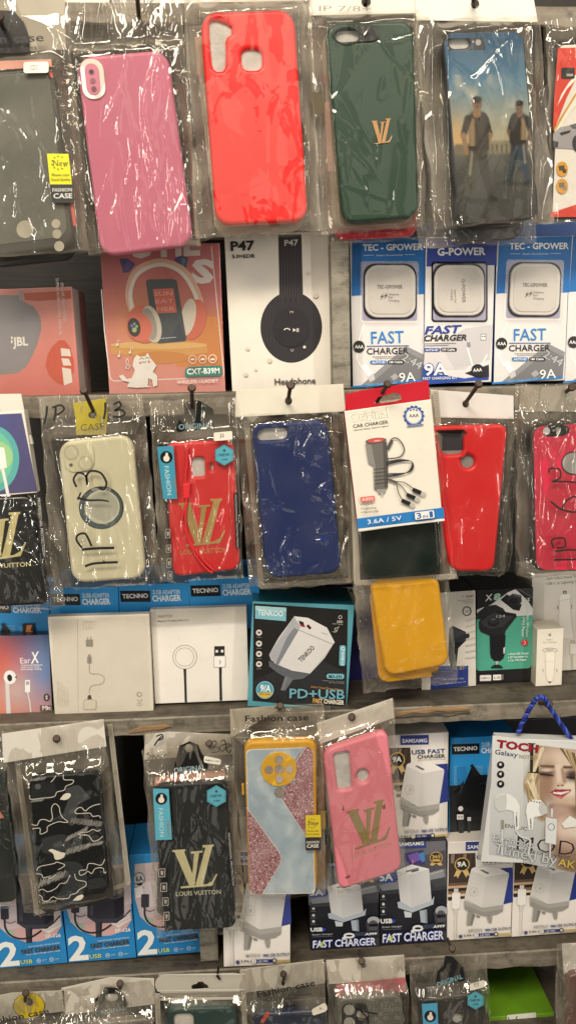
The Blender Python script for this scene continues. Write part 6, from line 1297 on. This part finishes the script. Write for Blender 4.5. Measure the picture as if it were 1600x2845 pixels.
q, t = case(T, [(330, 760), (1060, 690), (1130, 1890), (405, 2010)], .01, .006, '2c2a26', 'silicone')
bag(T, [(120, 260), (1120, 110), (1305, 1710), (350, 2020)], [(q, t)], 'film_taut', .34, .10, .002, dots=True)
# ---- black monogram case with ORIGINAL tag
crop(380, 1940, 750)
T = Thing('packaged_phone_case', 'black monogram phone case with pale blue ribbon and hexagon sticker, cream gold logo', 'phone case', [(30, 270), (520, 190), (590, 1230), (120, 1255)], Y3 - .004, GP3)
original_pack(T, [(95, 470), (480, 445), (535, 1235), (150, 1255)], '1a2023', [(186, 410), (215, 310), (230, 255), (285, 232), (330, 250), (350, 300), (382, 330), (382, 405)], (202, 402, 370, 385, 30),
              [(362, 308), (452, 328), (450, 358), (360, 345)], (428, 525, 60, 0), [(190, 798), (424, 784), (438, 1012), (215, 1020)], 'efe6b4', (212, 1062, 452, 1050, 24), 'e6dfc0',
              [(88, 484), (172, 486), (190, 758), (102, 762)], [(482, 712), (506, 722), (530, 1012), (508, 1010)], [(30, 275), (515, 190), (590, 1230), (118, 1260)], 'film_vert', .32, .02, 'a9c0c4',
              icons=[(118, 915, 36, 44), (128, 992, 36, 46), (138, 1070, 34, 42), (146, 1148, 30, 44)], code=('CAMON 17 PRO', 366, 336, 446, 345, 10), hole=(280, 268, 22), ribbon_txt=True, ribc='5aa9be')
T.slab('orange_seal', [[(100, 425), (470, 385), (480, 425), (95, 470)]], -.004, .0005, .0001, 'b98069', 'card')
T = Thing('packaged_phone_case', 'empty looking white topped bag with scribbled marker, behind the black monogram case', 'phone case', [(45, 200), (500, 170), (560, 900), (90, 950)], Y3 + .0060, GP3)
T.slab('header_card', [[(45, 195), (170, 180), (505, 195), (512, 300), (40, 330)]], -.0012, .0006, .0001, 'cfc8bd', 'card')
q, t = case(T, [(85, 500), (470, 480), (520, 1130), (140, 1150)], .01, .006, '2a2826', 'hard')
bag(T, [(40, 185), (508, 180), (560, 1150), (95, 1180)], [(q, t)], 'film', .3, .1)
A = Art(T, -.0065, text='marker_writing')
A.curve([(135, 205), (115, 225), (95, 255)], 8, pen, 'marker_writing'); A.curve([(105, 205), (135, 195), (140, 215), (112, 228)], 7, pen, 'marker_writing'); A.curve([(70, 290), (55, 300), (80, 310), (60, 325)], 5, pen, 'marker_writing'); A.curve([(85, 325), (90, 305), (105, 322), (115, 303), (130, 320), (160, 300)], 5, pen, 'marker_writing')
A.curve([(390, 245), (420, 228), (425, 250), (390, 270), (430, 262), (440, 285), (400, 292)], 7, pen, 'marker_writing'); A.curve([(450, 235), (470, 225), (480, 260), (460, 285), (445, 260), (490, 245), (512, 270), (495, 292), (480, 270), (512, 250)], 6, pen, 'marker_writing'); A.done()
# ---- yellow framed glitter case
T = Thing('packaged_phone_case', 'yellow framed phone case with pale blue panel and pink glitter, Fashion case header', 'phone case', [(495, 50), (1000, 30), (1000, 1050), (580, 1060)], Y3 - .004, GP3)
q, t = case(T, [(575, 235), (965, 225), (968, 1050), (602, 1062)], .010, .0105, 'd7a026', 'silicone', bevel=.003)
A = Art(T, T.cf, T.case, base='back_panel', mat='gloss')
A.rr([(586, 275), (930, 262), (958, 1048), (608, 1052)], 22, 'e9e6e0', 'panel_rim')
def mar(u, v): return mixc(mixc('93a9ba', 'b3c4cf', .5 + .7 * noise.noise((u * 3, v * 5, 4))), 'd3dade', max(0, noise.noise((u * 7 + 3, v * 9, 8))) + max(0, v - .75))
A.field([(590, 280), (927, 266), (954, 1044), (611, 1048)], 22, 44, mar, r=.06)
gl_cols = ['8a5560', 'b9808a', 'd8a8b0', 'f2d2d4', '70404c', 'c58e98', 'fff0ee', '9d6874']
def glit(poly, n=1700, sd=5):
    A.poly(poly, 'b27c84', 'glitter_panel'); r = random.Random(sd)
    xs = [p[0] for p in poly]; ys = [p[1] for p in poly]; ins = lambda x, y: sum(((poly[i][1] > y) != (poly[i - 1][1] > y)) and (x < (poly[i - 1][0] - poly[i][0]) * (y - poly[i][1]) / (poly[i - 1][1] - poly[i][1]) + poly[i][0]) for i in range(len(poly))) % 2
    mb = A.m('glitter_panel'); y0 = A.y; k = 0
    while k < n:
        x, y = r.uniform(min(xs), max(xs)), r.uniform(min(ys), max(ys))
        if not ins(x, y): continue
        k += 1; s = r.uniform(2.2, 5.0); a = r.uniform(0, 6.28); A.y = y0 - r.uniform(0, .00025)
        pts = [(x + s * math.cos(a + j * 2.1), y + s * math.sin(a + j * 2.1)) for j in range(3)]
        vs = [A.P(p) for p in pts]; vs = [(v[0], v[1] + r.uniform(-.00016, .00016), v[2]) for v in vs]; mb.add(vs, [(0, 2, 1)], r.choice(gl_cols))
    A.y = y0 - .0003
A.mats['glitter_panel'] = 'glitter'
glit([(900, 262), (920, 262), (944, 280), (950, 640), (955, 775), (905, 735), (780, 540), (790, 480), (850, 440), (860, 360), (845, 340)])
glit([(592, 588), (612, 612), (768, 830), (776, 870), (762, 905), (690, 1020), (672, 1050), (622, 1048), (607, 1030)], 1500, 9)
A.line([(905, 262), (848, 350)], 4, 'e9e2dc', 'panel_rim'); A.line([(590, 585), (770, 832), (776, 870), (762, 905), (675, 1050)], 4, 'e9e2dc', 'panel_rim'); A.line([(775, 540), (905, 738), (956, 778)], 4, 'e9e2dc', 'panel_rim')
A.done()
T.slab('camera_disc', [oval(*(763, 382), 96, 92, n=44)], T.cf - .0013, .0014, .0004, 'e0ac2a', 'silicone', T.case)
A = Art(T, T.cf - .0014, T.case, base='lens_cutout', mat='foam')
for cx, cy, r in ((763, 331, 22), (763, 382, 24), (709, 384, 21), (818, 382, 21), (765, 434, 21)): A.ell(cx, cy, r + 1.2, r + 1.2, 'b98a20'); A.ell(cx, cy, r, r, 'a99c90')
A.done(); A = Art(T, T.cf - .0008, T.case, base='finger_hole', mat='foam'); A.ell(767, 506, 27, 27, '7f6c5a'); A.ell(767, 506, 24, 24, '9f948c'); A.done()
T.slab('side_button', [[(563, 462), (576, 461), (578, 520), (565, 521)]], -.007, .003, .0008, 'd9a42a', 'silicone')
bag(T, [(495, 55), (1000, 25), (1010, 1052), (590, 1068)], [(q, t)], 'film_taut', .34, .02, .0028)
T.slab('header_film', [[(500, 60), (760, 40), (1000, 34), (1000, 205), (505, 212)], oval(760, 50, 22, 14)], -.0014, .0005, .0001, 'a59c8a', 'gloss')
A = Art(T, -.0090); A.t('Fashion case', 582, 126, 922, 118, 34, '1b1918', .014); A.t('Mobile cover products', 612, 170, 888, 162, 17, '2b2927'); A.done()
A = Art(T, T.cf - .0042, base='yellow_label', mat='gloss')
A.poly([(905, 628), (985, 626), (990, 745), (908, 746)], 'd2b81c'); A.rr([(904, 748), (984, 745), (988, 815), (906, 818)], 8, '1d1c1a', 'black_label'); A.t('New', 924, 682, 976, 680, 24, '2a261c', .004, part='label_text'); A.t('Phone case', 916, 718, 976, 716, 11, '4a4318', part='label_text'); A.t('Good Quality', 912, 735, 980, 733, 10, '4a4318', part='label_text'); A.t('FASHION', 911, 780, 978, 777, 13, 'dad4c8', .01, part='label_text'); A.t('CASE', 913, 803, 976, 800, 19, 'e0dace', .02, part='label_text')
for k in range(9):
    a = math.radians(60 + k * 34); A.ell(940 + 22 * math.cos(a), 672 - 24 * math.sin(a), 2.6, 2.6, '2a2a20', 'label_text')
A.done()
T = Thing('packaged_phone_case', 'second yellow framed case in a bag directly behind the glitter case', 'phone case', [(600, 60), (1030, 50), (1040, 1020), (640, 1040)], Y3 + .0085, GP3)
q, t = case(T, [(620, 240), (1005, 230), (1020, 1000), (650, 1020)], .01, .006, 'c08d2a', 'silicone')
A = Art(T, -.0095, base='yellow_label'); A.poly([(985, 605), (1010, 602), (1014, 700), (988, 702)], 'd2b81c'); A.poly([(988, 712), (1014, 710), (1018, 785), (990, 787)], '1d1c1a', 'black_label'); A.done()
bag(T, [(600, 50), (1035, 45), (1045, 1025), (640, 1040)], [(q, t)], 'film', .34, .05)
# ---- pink monogram case
T = Thing('packaged_phone_case', 'dusty pink monogram phone case tilted in its bag, white header', 'phone case', [(965, 130), (1375, 0), (1432, 910), (1075, 1055)], Y3 - .006, GP3)
q, t = case(T, [(998, 285), (1345, 172), (1425, 925), (1085, 1035)], .010, .0105, 'e0808e', 'silicone', [rquad([(1055, 305), (1140, 288), (1155, 488), (1080, 497)], 18, 6), oval(1213, 420, 31, 35)], .0032)
lv(T, [(1122, 590), (1335, 538), (1370, 755), (1150, 818)], T.cf, T.case, 'gold', .0004, '9d8a56')
A = Art(T, T.cf, T.case, text='brand_lettering', base='wear_mark'); A.t('LOUIS VUITTON', 1157, 860, 1368, 788, 22, 'a98a6a', .012)
for pts in ([(1100, 600), (1108, 570), (1114, 604)], [(1315, 580), (1332, 566), (1336, 590), (1322, 598)], [(1270, 800), (1278, 796), (1276, 806)], [(1118, 960), (1140, 948), (1144, 960), (1122, 970)], [(1378, 925), (1388, 915), (1392, 928)]): A.poly(pts, '8a3f48')
for k in range(26): A.ell(rnd.uniform(1060, 1390), rnd.uniform(520, 960), rnd.uniform(1, 2.2), rnd.uniform(1, 2.4), 'b85f6e')
A.done()
header(T, [(965, 135), (1372, 0), (1380, 105), (985, 245)], (1155, 102), 'cdc6ba', hr=20)
bag(T, [(965, 130), (1375, 0), (1435, 915), (1075, 1055)], [(q, t)], 'film_taut', .30, .02, .002)
# ---- earphone pack like a magazine cover
crop(1050, 1940, 550)
T = Thing('earphone_pack', 'white earphone pack with a smiling blonde woman and dark red lettering, blue cord', 'earphone pack', [(828, 262), (1560, 350), (1534, 1262), (804, 1150)], Y3 - .010, GP3)
carton(T, .012, 'd6d6d4', 'c9c9c8', mat='gloss')
A = Art(T, 0, mat='gloss')
A.field([(836, 272), (1552, 356), (1526, 1250), (810, 1144)], 8, 8, lambda u, v: mixc('dcdcda', 'b4b8ba', v * .9))
wp = 'portrait_picture'
rw = random.Random(11); ops = []
E_ = lambda *a: ops.append(('e',) + a)
C_ = lambda *a: ops.append(('c',) + a)
C_(1240, 380, 1130, 640, 90, 70, 'a08a6c', .35); C_(1130, 640, 1200, 860, 66, 40, 'a08766', .4); C_(1440, 420, 1500, 800, 120, 130, '5d4c3e', .4); C_(1330, 1000, 1420, 1230, 110, 120, '8a7260', .5)
for k in range(34):
    t = k / 34; x = 1270 - 90 * t + rw.uniform(-14, 14)
    C_(x, 360 + 20 * rw.random(), 1150 - 60 * t + rw.uniform(-20, 30), 620 + rw.uniform(-40, 40), 5, 5, rw.choice(('cdbb96', 'e6dabb', '85704f', '6a563c', 'b9a27a')), .6)
    C_(1150 - 60 * t + rw.uniform(-20, 30), 600 + rw.uniform(-40, 40), 1140 + rw.uniform(-40, 60), 800 + rw.uniform(-60, 80), 5, 3, rw.choice(('cdbb96', 'e6dabb', '85704f', 'b9a27a')), .6)
E_(1355, 560, 175, 262, -6, 'b39b8a', .14); E_(1480, 640, 60, 170, 0, '7d675a', .8); E_(1330, 470, 130, 90, 0, 'd8c3b0', .6); E_(1300, 620, 80, 90, 0, 'd9c2ad', .6); E_(1400, 660, 80, 90, 0, 'e3d2c2', .6); E_(1230, 620, 60, 150, 8, '9c7d68', .7); E_(1370, 770, 90, 45, -8, 'cdb29c', .6)
C_(1270, 800, 1440, 830, 26, 40, '7d6352', .7); C_(1330, 860, 1400, 1000, 90, 110, 'b7998a', .4); E_(1360, 950, 60, 70, 0, 'd6c0b0', .6); E_(1470, 960, 90, 70, 0, 'dccabb', .5)
E_(1232, 545, 48, 32, 8, '66504a', .7); E_(1422, 566, 58, 42, 4, '4a3c38', .7); E_(1232, 525, 40, 12, 0, 'd6bfae', .6); C_(1194, 556, 1276, 566, 8, 5, '2a201e', .6); C_(1376, 578, 1472, 588, 6, 10, '241c1b', .6); C_(1188, 556, 1170, 540, 7, 2, '221a19', .5); C_(1478, 588, 1500, 570, 9, 3, '1e1817', .5)
C_(1190, 495, 1280, 500, 8, 10, '6a5140', .6); C_(1360, 505, 1490, 505, 11, 8, '5f4838', .6)
C_(1312, 500, 1330, 610, 16, 20, 'dccabb', .7); C_(1345, 520, 1362, 610, 10, 16, 'a98a76', .7); E_(1330, 628, 26, 18, 0, 'd2b6a2', .5); E_(1316, 640, 10, 6, 0, '5a3a32', .5); E_(1346, 638, 12, 6, 0, '5a3a32', .5)
C_(1262, 690, 1300, 676, 5, 11, '8d2e38', .4); C_(1300, 676, 1340, 680, 11, 11, '9a3039', .4); C_(1340, 678, 1408, 672, 12, 4, '8a2a36', .4); C_(1280, 700, 1335, 716, 8, 16, 'a43a44', .4); C_(1335, 716, 1402, 682, 16, 5, 'a03640', .4); C_(1284, 692, 1335, 697, 5, 9, 'efe7e0', .3); C_(1335, 697, 1392, 682, 9, 4, 'efe7e0', .3); E_(1325, 722, 22, 5, 0, 'd0757c', .6)
for k in range(22): C_(1330 + k * 8, 365 + k * 3, 1440 + k * 5, 520 + k * 10, 4, 6, rw.choice(('b59c78', 'd9c6a2', '7d654a', '5a4632')), .6); C_(1440 + k * 5, 520 + k * 10, 1450 + k * 5, 800 + k * 6, 6, 5, rw.choice(('b59c78', '8d7558', '5a4632', '463628')), .6)
def pbase(u, v): return mixc('d0d0ce', 'b3b5b5', v)
A.paint([(1060, 332), (1556, 388), (1528, 1294), (1060, 1204)], 96, 150, pbase, ops, wp)
A.poly([(1092, 326), (1150, 330), (1150, 337), (1136, 338), (1130, 540), (1150, 538), (1168, 500), (1174, 502), (1172, 550), (1096, 545), (1096, 540), (1110, 539), (1108, 334), (1092, 332)], '2a2826', 'lettering'); A.t('MODE', 1010, 1108, 1530, 1165, 110, '2c2624', -.012); A.t('ENGLIC', 926, 945, 1085, 970, 28, '3a3836'); A.t('DIE KUNST WIRKLICH SCHON MACHT', 940, 1108, 1400, 1180, 24, '3a3634')
A.t('TOCH', 862, 358, 1168, 398, 56, '9a202c', .035, out='5a1018', ow=.015); A.t('Galaxy', 852, 408, 1018, 432, 36, '23345a', .004); A.t('NOTE5/7', 1030, 438, 1166, 455, 28, '9a8a5a', .008)
for i, y in enumerate((488, 557, 628)): A.ell(895, y, 27, 27, '191a1c', 'line_icon'); A.ell(893, y - 4 + i, 9, 10, 'd6d6d4', 'line_icon'); A.rect(898, y - 14, 902, y + 6, 'd6d6d4', 'line_icon')
A.poly([(852, 740), (870, 712), (910, 700), (960, 702), (1010, 740), (1036, 790), (1030, 960), (1000, 968), (990, 830), (950, 815), (880, 830), (850, 790)], 'e9e9e6', pp); A.poly([(852, 740), (880, 712), (935, 702), (940, 760), (935, 815), (880, 830), (850, 790)], 'c9cac8', pp); A.line([(1012, 830), (1008, 960)], 10, 'c4c5c4', pp)
A.poly([(1080, 830), (1090, 770), (1130, 740), (1190, 745), (1235, 800), (1238, 840), (1190, 862), (1140, 870), (1130, 960), (1100, 965), (1092, 900)], 'ecece9', pp); A.poly([(1190, 748), (1235, 800), (1238, 840), (1190, 862), (1170, 810)], 'c5c6c4', pp)
for x in range(4): A.ell(1122 + x * 19, 752 + x * 4, 5, 5, '3a3a3a', pp)
A.t('SAMSUNG', 1006, 862, 1010, 938, 9, '3a3c40', .03); A.t('SAMSUNG', 1110, 880, 1112, 955, 9, '3a3c40', .03)
A.poly([(1224, 870), (1308, 885), (1300, 1072), (1222, 1058)], 'd9dcdc', pp); A.ring(1265, 942, 26, 26, 4, '4a4c50', pp); A.poly([(1262, 806), (1280, 808), (1276, 872), (1260, 868)], 'd2d4d4', pp); A.line([(1258, 1060), (1256, 1180)], 12, 'cdd0d0', pp); A.poly([(1340, 920), (1400, 860), (1470, 900), (1440, 940), (1360, 950)], 'e6e4e0', pp)
A.rect(902, 890, 917, 960, '8f8a7a', pp); A.line([(908, 960), (906, 1150)], 14, 'cfd2d2', pp); A.curve([(1010, 968), (1040, 1010), (1110, 1040), (1100, 1140), (1130, 1200)], 14, 'cfd2d2', pp)
A.t('Earphones', 840, 1045, 1135, 1100, 56, 'd0d2d4', -.004, out='6a6e72', ow=.014); A.t('Tuned by', 842, 1130, 1300, 1222, 76, 'c9ccce', -.004, out='5a5e62', ow=.014); A.t('AKG', 1310, 1225, 1500, 1260, 56, 'c9b050', .01, out='6a5a20', ow=.02); A.done()
# ---- cord of the earphone pack
e = bpy.data.objects.new('carry_cord', None); COL.objects.link(e); e.parent = T.e
crop(1100, 1580, 500)
def cord(pts, nm):
    P3 = []
    for (x, y, dy) in pts:
        px, pz = T.p((x, y), dy); P3.append((px, pz, dy))
    sp = smooth([(a, b) for a, b, _ in P3], 14); n = len(sp)
    ys = [P3[min(len(P3) - 1, int(i / (n - 1) * (len(P3) - 1)))][2] for i in range(n)]
    fin = []
    for i in range(n):
        f = i / (n - 1) * (len(P3) - 1); k = min(int(f), len(P3) - 2); ys_ = P3[k][2] + (P3[k + 1][2] - P3[k][2]) * (f - k); fin.append((sp[i][0], ys_, sp[i][1]))
    mb = MB(); R_ = .0011
    for ph in (0, 2.09, 4.19):
        tw = []
        for i in range(0, n):
            p = Vector(fin[i]); d = (Vector(fin[min(n - 1, i + 1)]) - Vector(fin[max(0, i - 1)])).normalized(); a = d.cross(Vector((0, 1, 0))).normalized(); b = d.cross(a); th = ph + i * .55
            tw.append(p + (a * math.cos(th) + b * math.sin(th)) * R_)
        tube(mb, tw, .00145, ('2438a8', '16246e', '4a66d0')[int(ph)//2 % 3], 7)
    mb.build(nm, 'rope', T.e, True)
bpy.data.objects.remove(e)
cord([(980, 1320, .004), (1010, 1250, .001), (1050, 1170, -.004), (1100, 1085, -.010), (1130, 1048, -.014), (1160, 1038, -.016), (1190, 1045, -.014), (1215, 1085, -.010), (1265, 1165, -.004), (1330, 1260, .001), (1410, 1375, .006)], 'carry_cord')
crop(0, 0, 1600, 1449)
nail((1379, 1770), (1354, 1768), 'brown nail carrying the blue cord of the earphone pack', -.024, .004, .0022)
nail((143, 1858), (143, 1862), 'nail head in the header of the squiggle camouflage case', -.016); nail((884, 1804), (885, 1806), 'nail head in the tilted header of the pink monogram case', -.018)
nail((705, 1776), (704, 1784), 'nail head above the Fashion case header of the glitter case', -.018); nail((526, 1870), (527, 1876), 'nail head in the black hang tag of the third row', -.016)
# ================================================================== lowest row of hanging packs
Y4 = -.006
GP4 = 'packs hanging in the lowest row'
crop(0, 2500, 800)
# ---- yellow tag bag
T = Thing('packaged_phone_case', 'creased bag with round yellow tag and Fashion case print, bottom left corner', 'phone case', [(-120, 490), (325, 455), (370, 1100), (-70, 1140)], Y4 - .004, GP4)
q, t = case(T, [(-90, 680), (300, 650), (340, 1090), (-60, 1130)], .011, .009, '5a544a', 'hard')
T.slab('yellow_tag', [oval(148, 535, 76, 62, 0, 32), oval(150, 515, 18, 22, n=12)], -.003, .0005, .0001, 'c9b01e', 'gloss')
T.slab('header_card', [[(-100, 500), (60, 468), (325, 456), (328, 560), (-90, 620)], oval(148, 535, 79, 65, 0, 32)], -.0012, .0005, .0001, 'b9b2a4', 'card')
bag(T, [(-120, 490), (325, 452), (370, 1100), (-70, 1140)], [(q, t)], 'film_vert', .34, .10, .003)
A = Art(T, -.0095); A.t('Fashion case', -60, 630, 250, 572, 30, '2b2620', .014); A.t('Mobile cover products', 0, 645, 258, 604, 17, '37322a'); A.done()
# ---- ORIGINAL bag with white header
T = Thing('packaged_phone_case', 'bag with black hang tag over a plain white header, lowest row', 'phone case', [(310, 440), (780, 395), (800, 1100), (360, 1140)], Y4 - .004, GP4)
q, t = case(T, [(350, 640), (770, 600), (790, 1090), (380, 1130)], .011, .009, '7a746a', 'hard')
T.slab('header_card', [[(310, 445), (560, 390), (776, 396), (782, 525), (330, 580)]], -.0012, .0006, .0001, 'd0c8ba', 'card')
T.slab('hang_tag', [[(474, 585), (480, 500), (515, 470), (530, 440), (590, 445), (625, 480), (640, 520), (635, 568)], oval(562, 492, 34, 20)], -.0032, .0005, .0001, '17181a', 'gloss')
A = Art(T, -.0034); A.t('ORIGINAL', 482, 582, 636, 555, 22, '8fb0b4', .004); A.done()
bag(T, [(310, 440), (780, 392), (800, 1100), (360, 1140)], [(q, t)], 'film_crush', .32, .10, .0026)
# ---- zip pouch
T = Thing('packaged_phone_case', 'dark green case in a white dotted zip pouch with bell shaped hanging hole', 'phone case', [(780, 370), (1238, 370), (1260, 1100), (800, 1120)], Y4 - .005, GP4)
q, t = case(T, [(838, 552), (1190, 545), (1210, 1090), (850, 1110)], .012, .0105, '24403c', 'silicone', [rquad([(872, 580), (972, 576), (978, 680), (880, 684)], 26, 6)], hole_col='d9d4ca')
loop = rquad([T.p(p) for p in ((782, 372), (1232, 364), (1240, 462), (782, 470))], .012, 8)
T.slab('pouch_top', [loop, [T.p(p) for p in ((962, 432), (975, 420), (990, 418), (998, 408), (1020, 406), (1032, 418), (1046, 424), (1050, 440), (970, 446))]], -.0014, .0008, .0002, 'bdb6a8', 'gloss', px=False)
A = Art(T, -.0016, base='zip_strip', mat='gloss')
A.poly([(785, 470), (1238, 462), (1240, 482), (786, 490)], '8f887a'); A.poly([(786, 494), (1240, 486), (1241, 500), (787, 508)], 'd6cfc2')
for k in range(64): A.rect(800 + k * 6.8, 376 - k * .08, 803.5 + k * 6.8, 381 - k * .08, 'f0ebe0', 'seam_dots'); A.rect(792 + k * 6.9, 455 - k * .1, 795.5 + k * 6.9, 461 - k * .1, 'f0ebe0', 'seam_dots')
A.done()
bag(T, [(782, 470), (1238, 462), (1262, 1100), (800, 1120)], [(q, t)], 'film_taut', .36, .03, .002, dots=True)
mb = MB(); tube(mb, [T.p((1100, 330), 0)[:1] + (-.003,) + T.p((1100, 330), 0)[1:], T.p((1095, 372))[:1] + (-.0035,) + T.p((1095, 372))[1:], T.p((1108, 384))[:1] + (-.004,) + T.p((1108, 384))[1:]], .0012, '161412'); mb.build('wire_hook', 'iron', T.e)
# ---- Fashion case bag, middle
T = Thing('packaged_phone_case', 'navy case in a creased bag with Fashion case print and torn white sticker', 'phone case', [(1205, 350), (1780, 295), (1790, 1100), (1230, 1130)], Y4 - .004, GP4)
q, t = case(T, [(1270, 580), (1640, 560), (1660, 1090), (1300, 1110)], .011, .009, '262f45', 'hard')
T.slab('header_film', [[(1208, 352), (1628, 300), (1634, 420), (1212, 470)], oval(1432, 385, 8, 22, n=12)], -.001, .0004, .0001, 'b9b1a2', 'gloss')
T.slab('red_insert', [[(1310, 610), (1345, 565), (1360, 570), (1325, 625)]], -.0105, .0006, .0001, 'c9553f', 'card')
bag(T, [(1205, 348), (1632, 298), (1660, 1100), (1235, 1130)], [(q, t)], 'film_vert', .34, .06, .003)
A = Art(T, -.0095); A.t('Fashion case', 1298, 492, 1586, 430, 32, '1d1b19', .016); A.t('Mobile cover products', 1330, 518, 1568, 478, 17, '2e2b27'); A.done()
crop(800, 2500, 800)
A = Art(T, -.0135, base='sticker'); A.rr([(118, 552), (185, 516), (198, 540), (195, 560), (125, 584)], 10, 'e0d8c6'); A.t('A', 158, 556, 174, 550, 14, '4a453d', part='sticker_text'); A.done()
# ---- GG pattern case
T = Thing('packaged_phone_case', 'grey repeating letter pattern phone case with black square camera plate, marker scribble', 'phone case', [(192, 300), (590, 275), (600, 1100), (225, 1120)], Y4 - .005, GP4)
q, t = case(T, [(248, 500), (575, 480), (600, 1090), (262, 1110)], .011, .0105, '6c6a62', 'silicone')
A = Art(T, T.cf, T.case, base='printed_pattern', text='monogram_pattern')
for j in range(4):
    for i in range(6):
        x, y = 262 + i * 56 + (j % 2) * 0 - 6, 528 + j * 44 - i * 3
        if x < 410 and y > 505: continue
        A.ring(x + 7, y - 8, 8, 8, 3, '9a978c', 'monogram_pattern', n=14, a0=30, a1=330); A.ring(x + 18, y - 8, 8, 8, 3, '9a978c', 'monogram_pattern', n=14, a0=-150, a1=150)
        if i < 5: A.line([(x + 28, y - 2), (x + 44, y - 14)], 1.5, '85827a'); A.line([(x + 12, y + 6), (x + 12, y + 24)], 1.5, '85827a')
A.done()
T.slab('camera_plate', [T.rr([(268, 522), (398, 514), (412, 700), (276, 712)], .008, T.cf)], T.cf - .0012, .0014, .0004, '2b2a29', 'silicone', T.case, px=False)
A = Art(T, T.cf - .0013, T.case, base='lens_cutout', mat='foam')
for cx, cy in ((308, 554), (372, 580), (308, 618)): A.ell(cx, cy, 31, 30, '1d1c1b'); A.ell(cx, cy, 28, 27, 'aaa69e')
A.done()
header(T, [(192, 305), (582, 278), (590, 395), (205, 425)], (378, 332), 'cfc6b8', hr=12)
T.slab('pink_insert', [[(240, 430), (590, 392), (592, 460), (250, 490)]], -.003, .0006, .0001, 'b5656c', 'card')
bag(T, [(190, 300), (588, 272), (612, 1100), (225, 1120)], [(q, t)], 'film_vert', .34, .04, .003)
A = Art(T, -.0160, base='marker_writing'); A.curve([(340, 545), (385, 562), (450, 575)], 7, pen); A.curve([(350, 545), (395, 590), (405, 620)], 7, pen); A.curve([(340, 590), (380, 600), (410, 585)], 6, pen); A.done()
# ---- ORIGINAL P37 pack
T = Thing('packaged_phone_case', 'charcoal phone case in bag with black hang tag and blue hexagon, lowest row', 'phone case', [(612, 325), (1000, 265), (1010, 1100), (630, 1120)], Y4 - .005, GP4)
original_pack(T, [(660, 510), (985, 470), (1000, 1090), (672, 1110)], '35332f', [(738, 440), (752, 360), (782, 330), (790, 282), (825, 285), (850, 310), (880, 340), (888, 405)], (752, 440, 880, 396, 26),
              [(912, 424), (988, 402), (992, 438), (916, 458)], (942, 506, 48, 0), None, None, None, None,
              [(672, 524), (750, 518), (762, 830), (690, 836)], None, [(612, 325), (1000, 262), (1010, 1100), (630, 1120)], 'film_vert', .26, .04, '8fc0d0', holes=[oval(854, 606, 24, 26)], code=('P37', 938, 440, 962, 434, 20), ribbon_txt=False, ribc='4f9cc0')
# ---- right edge bag
T = Thing('packaged_phone_case', 'pale headed bag with a reddish case cut by the bottom right edge', 'phone case', [(1355, 215), (1720, 200), (1720, 1100), (1330, 1110)], Y4 - .004, GP4)
q, t = case(T, [(1400, 380), (1700, 370), (1700, 1090), (1375, 1100)], .011, .009, '6a4a42', 'hard')
header(T, [(1375, 222), (1720, 205), (1720, 370), (1385, 378)], None, 'd6cfc4')
bag(T, [(1350, 215), (1720, 200), (1720, 1100), (1325, 1110)], [(q, t)], 'film_vert', .30, .10, .003)
# ---- green box standing below
T = box('accessory_box', 'bright green box with white lettering label and open top corner, bottom right', [(1000, 590), (1328, 572), (1325, 1000), (1005, 1010)], .012, .075, '6f9e24', '5f8a1c', 'boxes on the lowest shelf', mat='card')
A = Art(T, 0); A.rr([(1100, 580), (1246, 566), (1248, 660), (1102, 672)], 6, 'dfe0cf', 'white_label'); A.t('Inf', 1108, 625, 1158, 620, 36, '55604a', .0, part='label_text'); A.t('E-Power', 1160, 618, 1240, 612, 18, '4a5440', part='label_text'); A.ring(1306, 628, 9, 9, 3, 'c9d88a', 'mark'); A.done()
T.slab('lid_flap', [[(1205, 395), (1232, 372), (1255, 405), (1215, 400)]], .078, .001, .0002, '6f9e24', 'card')
slab_world('shelf_board', -.66, .66, -.0, .2, .62, .64, 'grey_wood')
crop(0, 0, 1600, 1449)
for hd, tp, lab in (((66, 2498), (64, 2520), 'bent nail in the round yellow tag, bottom left'), ((302, 2474), (303, 2486), 'nail head in the black tag over the plain white header'), ((713, 2450), (712, 2475), 'nail in the middle Fashion case bag of the lowest row'), ((909, 2418), (911, 2424), 'nail holding the grey letter pattern case'), ((1137, 2386), (1138, 2394), 'nail holding the charcoal case with the blue hexagon')):
    nail(hd, tp, lab, -.020)
DBG = False
if DBG:
    for o in [o for o in bpy.data.objects if o.type == 'EMPTY' and o.get('category', '').endswith('box')]:
        for n, b in (('A', bA), ('B', bB), ('C', bC), ('D', bD)):
            d = o.location.z - board_z(b, o.location.x)
            if abs(d) < .06: print('SEAT', n, round(d * 1000, 1), round(o.location.y, 3), o['label'][:60])
